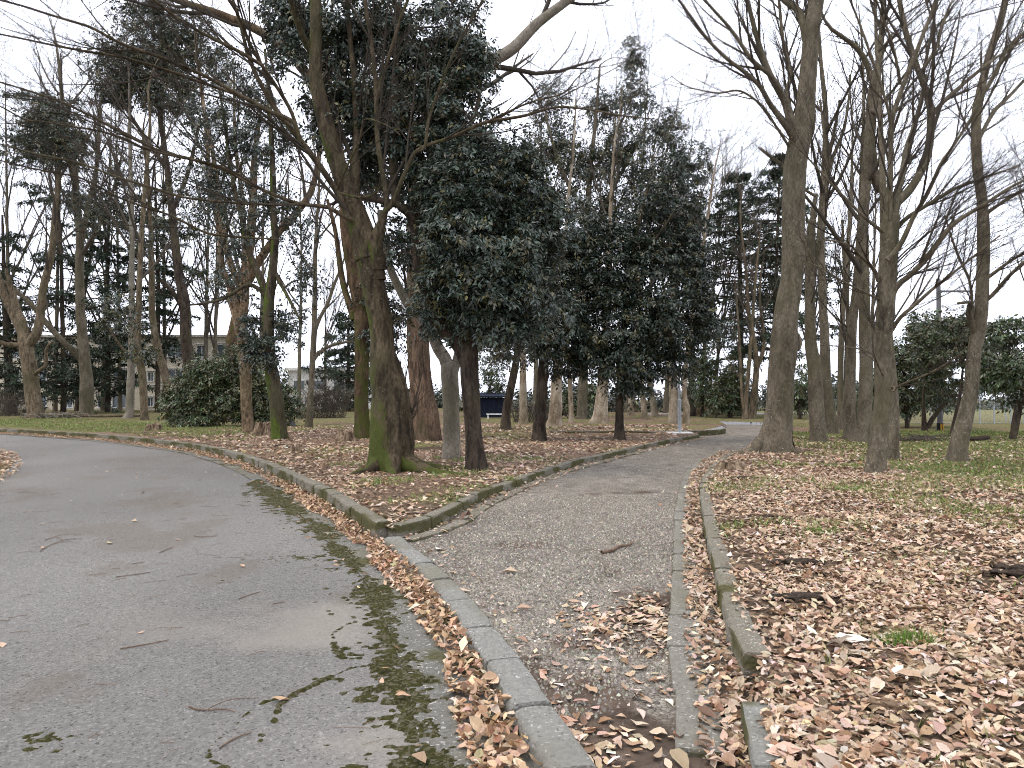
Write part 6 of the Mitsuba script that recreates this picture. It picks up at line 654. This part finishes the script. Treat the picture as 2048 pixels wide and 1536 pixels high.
for fl in range(3):
    zb = G0 + .5 + fl * 2.6
    for x, w, h in ((-51.2, 1.3, 1.2), (-48.6, 1.6, 1.3), (-45.6, 1.0, 1.2), (-42.0, .9, 1.15), (-40.2, 1.55, 1.25), (-37.1, .55, .95), (-34.6, 1.5, 1.2), (-31.9, .9, 1.1), (-29.6, 1.4, 1.2)):
        ops.append((x - w / 2, x + w / 2, zb + (.12 if w < .7 else 0), zb + h))
part(k, 'wall', cat([wall_with_openings(X0, X1, G0 - .5, H0, Y0, ops), box(X0 + .002, Y0 + .3, G0 - .5, X1 - .002, Y0 + 9, H0 - .002)]), 'plaster')
part(k, 'roof', cat([box(X0 - .4, Y0 - .45, H0, X1 + .4, Y0 + 9.4, H0 + .22)]), 'trim_grey')
for a, b, c, d in ops:
    fr = [box(a - .09, Y0 - .06, c - .09, a, Y0 + .1, d + .09), box(b, Y0 - .06, c - .09, b + .09, Y0 + .1, d + .09), box(a, Y0 - .06, d, b, Y0 + .1, d + .09), box(a, Y0 - .08, c - .09, b, Y0 + .1, c), box((a + b) / 2 - .035, Y0 + .06, c, (a + b) / 2 + .035, Y0 + .12, d), box(a - .16, Y0 - .3, d + .16, b + .16, Y0 - .01, d + .22)]
    w = part(k, 'window', cat(fr), 'trim_white'); put(new_key(w + '__pane'), box(a + .002, Y0 + .14, c + .002, b - .002, Y0 + .18, d - .002), 'pane_dark')
part(k, 'ledge', cat([box(X0, Y0 - .06, G0 + 2.6 * i + .2, X1, Y0 - .003, G0 + 2.6 * i + .28) for i in (1, 2)]), 'trim_white')
k = thing('pale_building', 'low white flat roofed building beyond lawn behind the slender forked tree', 'building')
part(k, 'wall', box(-27, 88, -.3, -17.0, 96, 5.0), 'white_wall'); part(k, 'roof', box(-27.3, 87.6, 5.0, -16.7, 96.3, 5.35), 'trim_white')
for x in (-25.6, -23.2, -20.8, -18.4): w = part(k, 'window', box(x - .75, 87.93, 2.6, x + .75, 87.997, 3.9), 'trim_white'); put(new_key(w + '__pane'), box(x - .62, 87.9, 2.73, x + .62, 87.928, 3.77), 'pane_dark')
k = thing('blue_shed', 'dark blue low shed behind the lawn left of the leaning dark evergreen', 'shed')
part(k, 'wall', box(-2.9, 47, .1, -.35, 51, 1.6), 'shed_blue')
rf = np.array([(-3.1, 46.7, 1.62), (-.15, 46.7, 1.62), (-.15, 51.3, 1.9), (-3.1, 51.3, 1.9), (-3.1, 46.7, 1.7), (-.15, 46.7, 1.7), (-.15, 51.3, 1.98), (-3.1, 51.3, 1.98)]); part(k, 'roof', (rf, np.array([(0, 2, 1), (0, 3, 2), (4, 5, 6), (4, 6, 7), (0, 1, 5), (0, 5, 4), (1, 2, 6), (1, 6, 5), (2, 3, 7), (2, 7, 6), (3, 0, 4), (3, 4, 7)])), 'shed_blue')
part(k, 'rib', cat([box(x, 46.96, .1, x + .05, 46.998, 1.59) for x in np.arange(-2.85, -.45, .3)]), 'shed_blue', stuff=True)
k = thing('pale_bench', 'low pale bench before the dark blue shed', 'bench'); part(k, 'seat', box(-1.55, 44.2, .55, -.35, 44.6, .62), 'white_wall')
for x in (-1.5, -.5): part(k, 'leg', box(x, 44.25, .1, x + .1, 44.55, .548), 'white_wall')
k = thing('low_wall', 'low white wall beyond the far end of the gravel path', 'wall')
for i in range(12): part(k, 'panel', box(9.5 + i * 1.5, 52.0, .1, 9.5 + i * 1.5 + 1.47, 52.15, .52 + .01 * (i % 3)), 'white_wall')
# ------------------------------------------------------------------ lamp, utility pole, fence
def rod(a, b, r0, r1=None, sides=10):
    P = np.linspace(a, b, 3)[None]; R = np.linspace(r0, r1 if r1 is not None else r0, 3)[None]; v, f = tubes(P, R, sides); n = sides
    v = np.vstack([v, a, b]); c0, c1 = len(v) - 2, len(v) - 1; i = np.arange(n); j = (i + 1) % n
    return v, np.vstack([f, np.stack([i, j, i * 0 + c0], 1), np.stack([2 * n + j, 2 * n + i, i * 0 + c1], 1)])
x, y, z = SPOTS['lamp']; k = thing('street_lamp', 'slim galvanised lamp post on a pale footing beside the gravel path', 'lamp post')
part(k, 'footing', cat([box(x - .42, y - .3, z - .1, x + .42, y + .3, z + .03)]), 'white_wall'); part(k, 'base', rod((x, y, z + .02), (x, y, z + 1.15), .062, .06), 'galvanised', smooth=30); part(k, 'collar', rod((x, y, z + 1.15), (x, y, z + 1.2), .07, .045), 'galvanised', smooth=30)
part(k, 'pole', rod((x, y, z + 1.2), (x, y, z + 4.2), .036, .03), 'galvanised', smooth=30); part(k, 'arm', rod((x, y, z + 4.15), (x + .5, y, z + 4.3), .022), 'galvanised', smooth=30)
part(k, 'lamp_head', cat([rod((x + .4, y, z + 4.25), (x + .85, y, z + 4.33), .07, .045)]), 'galvanised', smooth=30); part(k, 'band', cat([rod((x, y, z + .5), (x, y, z + .53), .066), rod((x, y, z + .62), (x, y, z + .65), .066)]), 'galvanised', smooth=30)
part(k, 'plate', box(x - .16, y - .045, z + 1.6, x - .045, y - .03, z + 1.85), 'white_wall')
x, y, z = 15.8, 27.0, .34; k = thing('utility_pole', 'grey utility pole with one crossarm above the right shrubs', 'utility pole')
part(k, 'pole', rod((x, y, z - .2), (x, y, z + 5.6), .10, .075, 14), 'pole_concrete', smooth=30); part(k, 'rod', rod((x, y, z + 5.58), (x, y, z + 6.05), .02), 'pole_concrete', smooth=30)
part(k, 'crossarm', box(x - .1, y - .16, z + 5.08, x + 1.2, y - .1, z + 5.15), 'pole_concrete')
for dx in (.72, .9, 1.12): part(k, 'insulator', rod((x + dx, y - .13, z + 5.15), (x + dx, y - .13, z + 5.27), .035, .02), 'white_wall', smooth=30)
g = part(k, 'guard', cat([rod((x, y, z - .1), (x, y, z + .26), .115, .113, 16)]), 'sign_black', smooth=30)
for a in (-1.85, -1.2, -.55): st = np.array([(x + .119 * math.cos(a + s), y + .119 * math.sin(a + s), zz_) for zz_ in (z + .0, z + .24) for s in (-.16, 0, .16)]); put(new_key(g + '__stripe'), (st, np.array([(0, 1, 3), (1, 4, 3), (1, 2, 4), (2, 5, 4)])), 'sign_yellow')
k = thing('chain_link_fence', 'galvanised chain link fence in front of the open field at right', 'fence'); FY, zf = 33., .36
for px in (15.2, 17.0, 18.9, 21.1, 21.75, 22.5, 23.1, 24.9, 26.8): part(k, 'post', rod((px, FY, zf - .1), (px, FY, zf + 1.12), .03), 'galvanised', smooth=30)
part(k, 'rail', cat([rod((14.2, FY, zf + 1.1), (27.8, FY, zf + 1.1), .018, sides=6), rod((14.2, FY, zf + .06), (27.8, FY, zf + .06), .012, sides=5)]), 'galvanised', smooth=30)
wx = np.arange(13.2, 28, .085); A = np.stack([np.c_[wx, wx * 0 + FY - .02, wx * 0 + zf + .06], np.c_[wx + .52, wx * 0 + FY - .02, wx * 0 + zf + .58], np.c_[wx + 1.04, wx * 0 + FY - .02, wx * 0 + zf + 1.1]], 1); Bm = A.copy(); Bm[:, :, 2] = 2 * zf + 1.16 - Bm[:, :, 2]
part(k, 'wire_mesh', tubes(np.vstack([A, Bm]), np.full((2 * len(A), 3), .0022), 3), 'galvanised', stuff=True)
k = thing('goal_frame', 'tall pipe frame standing beyond the chain link fence', 'frame')
for px in (22.0, 24.3): part(k, 'post', rod((px, 36, .2), (px, 36, 1.98), .035), 'galvanised', smooth=30)
part(k, 'bar', rod((21.95, 36, 1.98), (24.35, 36, 1.98), .035), 'galvanised', smooth=30)
# ------------------------------------------------------------------ far hedges and tree line
def mass(name, label, category, x0, x1, y0, y1, z1, size, cnt, seed, key='dark', per=6):
    r = np.random.default_rng(seed); n = max(3, int((x1 - x0) / (z1 * .8))); cl = []
    for i in range(n):
        h = z1 * r.uniform(.65, 1.15); cl.append((x0 + (x1 - x0) * (i + .5) / n + r.normal(0, .3), r.uniform(y0, y1), h * .5, (x1 - x0) / n * r.uniform(.6, .85), (y1 - y0) * .6 + .5, h * .55, cnt // n))
    m, c = foliage(r, cl, size, per, key, .5); kk = thing(name, label, category); part(kk, 'foliage', m, 'leaf', color=c, stuff=True)
    st = [rod((x0 + (x1 - x0) * (i + .5) / n, (y0 + y1) / 2, -.2), (x0 + (x1 - x0) * (i + .5) / n, (y0 + y1) / 2, z1 * .6), .06, .03, 5) for i in range(n)]; part(kk, 'stems', cat(st), 'bark_dark', stuff=True)
mass('far_hedge', 'long dark hedge at the far side of the field behind the fence', 'hedge', 40, 90, 78, 82, 3.0, .5, 1500, 1)
mass('far_hedge', 'low grey green hedge across the back of the lawn, left of centre', 'hedge', -34, -6, 90, 94, 4.0, .55, 1500, 2)
mass('far_hedge', 'dark hedge closing the view behind the central plane trunks', 'hedge', -3, 14, 62, 66, 3.1, .4, 1600, 3)
mass('far_hedge', 'dark hedge behind the end of the gravel path and right row', 'hedge', 15, 40, 66, 70, 3.4, .4, 1800, 4)
mass('far_hedge', 'dark hedge at the far left beyond the conifers', 'hedge', -75, -53, 70, 74, 4.5, .5, 1200, 5)
def stemmy(name, label, category, x, y, r, h, n, seed, mat='twig_far'):
    g = np.random.default_rng(seed); a = np.c_[g.uniform(x - r, x + r, n), g.uniform(y - r * .4, y + r * .4, n), np.zeros(n)]; a[:, 2] = lawn_z(a[:, 0], a[:, 1]) - .02
    P = np.stack([a, a + np.c_[g.normal(0, .18 * h, (n, 2)), g.uniform(.3, .6, n) * h], a + np.c_[g.normal(0, .38 * h, (n, 2)), g.uniform(.6, 1.1, n) * h]], 1); kk = thing(name, label, category); part(kk, 'stalks', tubes(P, np.full((n, 3), .012) * np.array([1, .8, .3]), 3), mat, stuff=True)
bsdf('reed', (.30, .22, .13))
stemmy('dry_reeds', 'dry tan brush beyond the low white wall, right of lamp post', 'brush', 13.6, 50, 1.7, 1.15, 500, 1, 'reed')
stemmy('dry_reeds', 'dry leafless brush beside the low green shrub at centre', 'brush', 1.0, 38, .9, 1.2, 160, 2)
stemmy('bare_shrub', 'leafless grey shrub at the lawn edge right of the slender forked tree', 'shrub', -12.2, 47, 1.5, 2.6, 260, 3)
stemmy('bare_shrub', 'leafless brown shrub with low branches at the far left', 'shrub', -36.5, 52, 1.8, 2.0, 220, 4)
# ------------------------------------------------------------------ stumps, logs, soil, sticks
def stump(label, spot, r, h, seed, lobes=.3, lean=0., ragged=.5):
    g = np.random.default_rng(seed); x, y, z = SPOTS[spot]; kk = thing('tree_stump', label, 'stump'); S_, Rg = 40, 9; an = np.arange(S_) * 2 * np.pi / S_; v = []
    top = h * (1 - ragged * meshkit.fbm(np.c_[np.cos(an) * 2.2 + seed, np.sin(an) * 2.2, 0 * an], 3, seed))
    for i in range(Rg):
        s = i / (Rg - 1); rr = r * (1.25 - .45 * s ** .6) * (1 + lobes * (1 - s) * np.cos(an * 5 + seed + np.sin(an * 2)) + .16 * (meshkit.fbm(np.c_[np.cos(an) * 5, np.sin(an) * 5, 0 * an + s * .8], 3, seed) - .5) * 2); v.append(np.c_[x + rr * np.cos(an) + lean * s, y + rr * np.sin(an), z - .06 + (top + .06) * s])
    f = [(i * S_ + j, i * S_ + (j + 1) % S_, (i + 1) * S_ + (j + 1) % S_) for i in range(Rg - 1) for j in range(S_)] + [(i * S_ + j, (i + 1) * S_ + (j + 1) % S_, (i + 1) * S_ + j) for i in range(Rg - 1) for j in range(S_)]
    v = np.vstack(v); part(kk, 'side', (v, np.array(f)), 'stump_wood', smooth=40)
    rim = v[-S_:]; c = rim.mean(0) - [0, 0, h * .12]; mid = rim * .55 + c * .45 + g.normal(0, .01, rim.shape) - [0, 0, h * .06]; tv = np.vstack([rim, mid, c]); tf = [(j, (j + 1) % S_, S_ + (j + 1) % S_) for j in range(S_)] + [(j, S_ + (j + 1) % S_, S_ + j) for j in range(S_)] + [(S_ + j, S_ + (j + 1) % S_, 2 * S_) for j in range(S_)]
    part(kk, 'top', (tv, np.array(tf)), 'stump_wood', smooth=40)
stump('weathered low stump with splayed roots beside the right kerb', 'right_stump', .24, .2, 1, .45)
stump('ragged wide stump at the foot of the moss patched brown trunk', 'big_stump', .28, .36, 2, .35)
stump('small broken stump on island lawn above the road kerb', 'small_stump', .14, .27, 3, .3, ragged=.8)
stump('mossy stump between flaking trunk and mossy evergreen', 'stump_by_flaky', .33, .55, 4, .3)
stump('low brown stump on grass left of the round shrub', 'stump_by_shrub', .30, .38, 5, .3)
def lump(name, label, category, spot, rx, ry, h, mat, seed, dz=-.02):
    x, y, z = SPOTS[spot]; m = trimesh.creation.icosphere(4); v = m.vertices * [rx, ry, h]; n = meshkit.fbm(m.vertices * 2.5 + seed, 4, seed) - .5; v = v * (1 + 1.5 * n[:, None]) * np.where(m.vertices[:, 2:] < 0, .6, 1) + (meshkit.fbm(v * 30 + seed, 3, seed)[:, None] - .5) * .035
    kk = thing(name, label, category); part(kk, 'body', (v + [x, y, float(ground_z(np.array([x]), np.array([y]))[0]) + dz], m.faces), mat, smooth=True)
lump('soil_mound', 'dark raked soil patch nearest the narrow kerb end', 'soil', 'mound_c', .21, .07, .028, 'soil_dark', 3)
lump('soil_mound', 'dark soil patch just behind the nearest raked one', 'soil', 'mound_b', .18, .06, .022, 'soil_dark', 4)
lump('soil_mound', 'small dark soil patch halfway along the right kerb', 'soil', 'mound_a', .17, .06, .022, 'soil_dark', 5)
lump('soil_mound', 'dark clod of soil and rotten leaves at the right edge', 'soil', 'mound_d', .17, .09, .05, 'soil_dark', 6)
lump('soil_mound', 'dark soil patch in front of the weathered right stump', 'soil', 'mound_e', .22, .11, .03, 'soil_dark', 7)
bsdf('clod_mat', lambda p, n, uv: mix((.10, .065, .04), (.20, .14, .09), fbm(p.x * 40, p.y * 40, p.z * 40, 3)))
lump('bark_clod', 'brown chunk of rotten wood in the litter behind the loose kerb block', 'wood chunk', 'clod', .085, .05, .025, 'clod_mat', 8, .01)
lump('bark_clod', 'brown flat chunk of rotten wood near the right edge', 'wood chunk', 'clod_b', .10, .06, .022, 'clod_mat', 9, .01)
lump('pale_stone', 'pale upright stone beside the base of the slender forked tree', 'stone', 'pale_stone', .16, .1, .34, 'pole_concrete', 10)
def log(label, a, b, r, mat, seed, name='fallen_log', category='log'):
    kk = thing(name, label, category); pts = [(*a, r * .9), *[tuple(np.array(a) * (1 - s) + np.array(b) * s + np.array([0, .05 * math.sin(seed + s * 7), .02 * math.sin(3 * s + seed)])) + (r,) for s in (.3, .7)], (*b, r * .7)]; part(kk, 'trunk', stem(pts, seed, 10, .12, .2, fine=.2), mat, smooth=True)
x, y, z = SPOTS['log']; log('dark rotten log on the grass right of the leaning trunk', (x - .25, y, z + .06), (x + .42, y + .15, z + .1), .075, 'soil_dark', 3)
x, y, z = SPOTS['brush']; g = np.random.default_rng(5); n = 70; a = np.c_[g.normal(x, .55, n), g.normal(y, .3, n), np.full(n, z)]; d = np.c_[g.normal(0, .5, n), g.normal(0, .3, n), g.uniform(.0, .28, n)]
kk = thing('brush_pile', 'low pile of cut twigs on the grass behind the front right tree', 'brush pile'); part(kk, 'twigs', tubes(np.stack([a - d * .5 + [0, 0, .06], a + [0, 0, .1], a + d * .6 + [0, 0, .05]], 1), np.full((n, 3), .009), 4), 'twig_far', stuff=True)
x, y, z = SPOTS['brush_left']; n = 90; a = np.c_[g.normal(x, .9, n), g.normal(y, .4, n), np.full(n, z)]; d = np.c_[g.normal(0, .6, n), g.normal(0, .3, n), g.uniform(.1, .5, n)]
kk = thing('brush_pile', 'pale heap of cut branches right of the thick forked left trunk', 'brush pile'); part(kk, 'twigs', tubes(np.stack([a - d * .5 + [0, 0, .1], a + [0, 0, .25], a + d * .6 + [0, 0, .1]], 1), np.full((n, 3), .03), 4), 'bark_pale', stuff=True)
x, y, z = SPOTS['log_left']; log('thin fallen log on grass between the left grey trunk and slim pair', (x - 2.6, y, z + .1), (x + 2.4, y - .5, z + .12), .09, 'bark_tan', 5)
SL = {'stick_a': 'brown forked twig on the asphalt far left', 'stick_b': 'short reddish twig on asphalt left of centre', 'stick_c': 'thin twig on asphalt near the moss edge', 'stick_d': 'wavy purplish twig on asphalt at the bottom', 'stick_e': 'curved dark twig farther up the asphalt',
      'stick_f': 'straight twig lying across the upper asphalt', 'stick_g': 'twig touching the bottom edge on asphalt', 'stick_h': 'faint thin twig on the middle of the asphalt', 'stick_i': 'tiny dark twig on the left asphalt', 'stick_j': 'tiny twig close to the gutter moss', 'stick_k': 'reddish twig cluster on the left asphalt'}
for nm, lab in SL.items():
    p = C[nm]; r = .0036 if nm not in ('stick_i', 'stick_j') else .003; kk = thing('twig', lab, 'twig'); q = [(x, y, .009, r * (1 - .12 * i)) for i, (x, y) in enumerate(p)]; br = [stem(q, 3, 6, .03, .1)]
    if nm in ('stick_a', 'stick_k', 'stick_d'): br.append(stem([(q[1][0], q[1][1], .009, r * .6), (q[1][0] + .09, q[1][1] + .1, .02, r * .5), (q[1][0] + .2, q[1][1] + .13, .008, r * .3)], 4, 5, .03, .1))
    part(kk, 'stem', cat(br), 'stick', smooth=True)
kk = thing('twig', 'crooked fallen branch lying on the gravel path', 'twig'); q = [(x, y, float(path_h(np.array([x]), np.array([y]))[0]) + .018, r) for (x, y), r in zip(C['path_stick'], (.017, .015, .012, .010, .006))]; part(kk, 'stem', stem(q, 8, 8, .04, .15, wob=.6), 'stick', smooth=True)
g = np.random.default_rng(9); rs = []   # pine needles and tiny twig litter too many to count
for area, n, zz in ((road_poly.intersection(cone(2, 12)), 300, 0), (right_poly.intersection(cone(2, 9)), 260, 1), (path_poly.intersection(cone(2, 9)), 90, 2)):
    x0, y0, x1, y1 = area.bounds; p = g.uniform((x0, y0), (x1, y1), (n * 3, 2)); p = p[shapely.contains_xy(area, p[:, 0], p[:, 1])][:n]; zb = [lambda a, b: 0 * a + .006, lambda a, b: ground_z(a, b) + .03, lambda a, b: path_h(a, b) + .012][zz](p[:, 0], p[:, 1])
    yw = g.uniform(0, 3.14, len(p)) if zz else g.normal(.5, .6, len(p)); L = g.uniform(.02, .09, len(p)) * (1.6 if zz == 1 else 1); dx = np.c_[np.cos(yw), np.sin(yw)] * L[:, None]; bd = g.normal(0, .2, (len(p), 2)) * L[:, None]
    rs.append(tubes(np.stack([np.c_[p - dx, zb], np.c_[p + bd, zb + .004], np.c_[p + dx, zb]], 1), np.full((len(p), 3), .0017) * g.uniform(.6, 1.3, (len(p), 1)), 3))
put('twig_litter', cat(rs), 'stick', kind='stuff', label='tiny brown twigs and needles strewn over road and litter', category='twigs')
x, y, z = SPOTS['white_leaf']; v, F, c = leaf_meshes(np.array([(x, y), (x + .07, y + .02)]), np.array([z + .035, z + .035]), np.random.default_rng(4), .17, .25, .5)
kk = thing('fallen_leaf', 'large pale white folded leaf in the front right litter', 'leaf'); part(kk, 'blade', joined(v, F, c)[0], 'dry_leaf', color=np.repeat([(.72, .66, .58)], 2 * v.shape[1], 0), smooth=True)

k6 = next(k for k, v in labels.items() if 'knothole' in v.get('label', ''))
ring = trimesh.creation.torus(.036, .015, 16, 8); ring.apply_transform(trimesh.transformations.rotation_matrix(math.radians(80), [1, 0, 0])); ring.apply_translation([6.06, 11.655, 1.63])
disc = trimesh.creation.cylinder(.034, .02, 16); disc.apply_transform(trimesh.transformations.rotation_matrix(math.radians(80), [1, 0, 0])); disc.apply_translation([6.06, 11.665, 1.63])
w = part(k6, 'knothole', (ring.vertices, ring.faces), 'bark_tan', smooth=True); put(new_key(w + '__hollow'), (disc.vertices, disc.faces), 'soil_dark')

labels['ground']['kind'] = 'structure'
print('triangles', sum(len(v[1]) for v in meshkit.WRITTEN.values()), 'entries', len(scene))
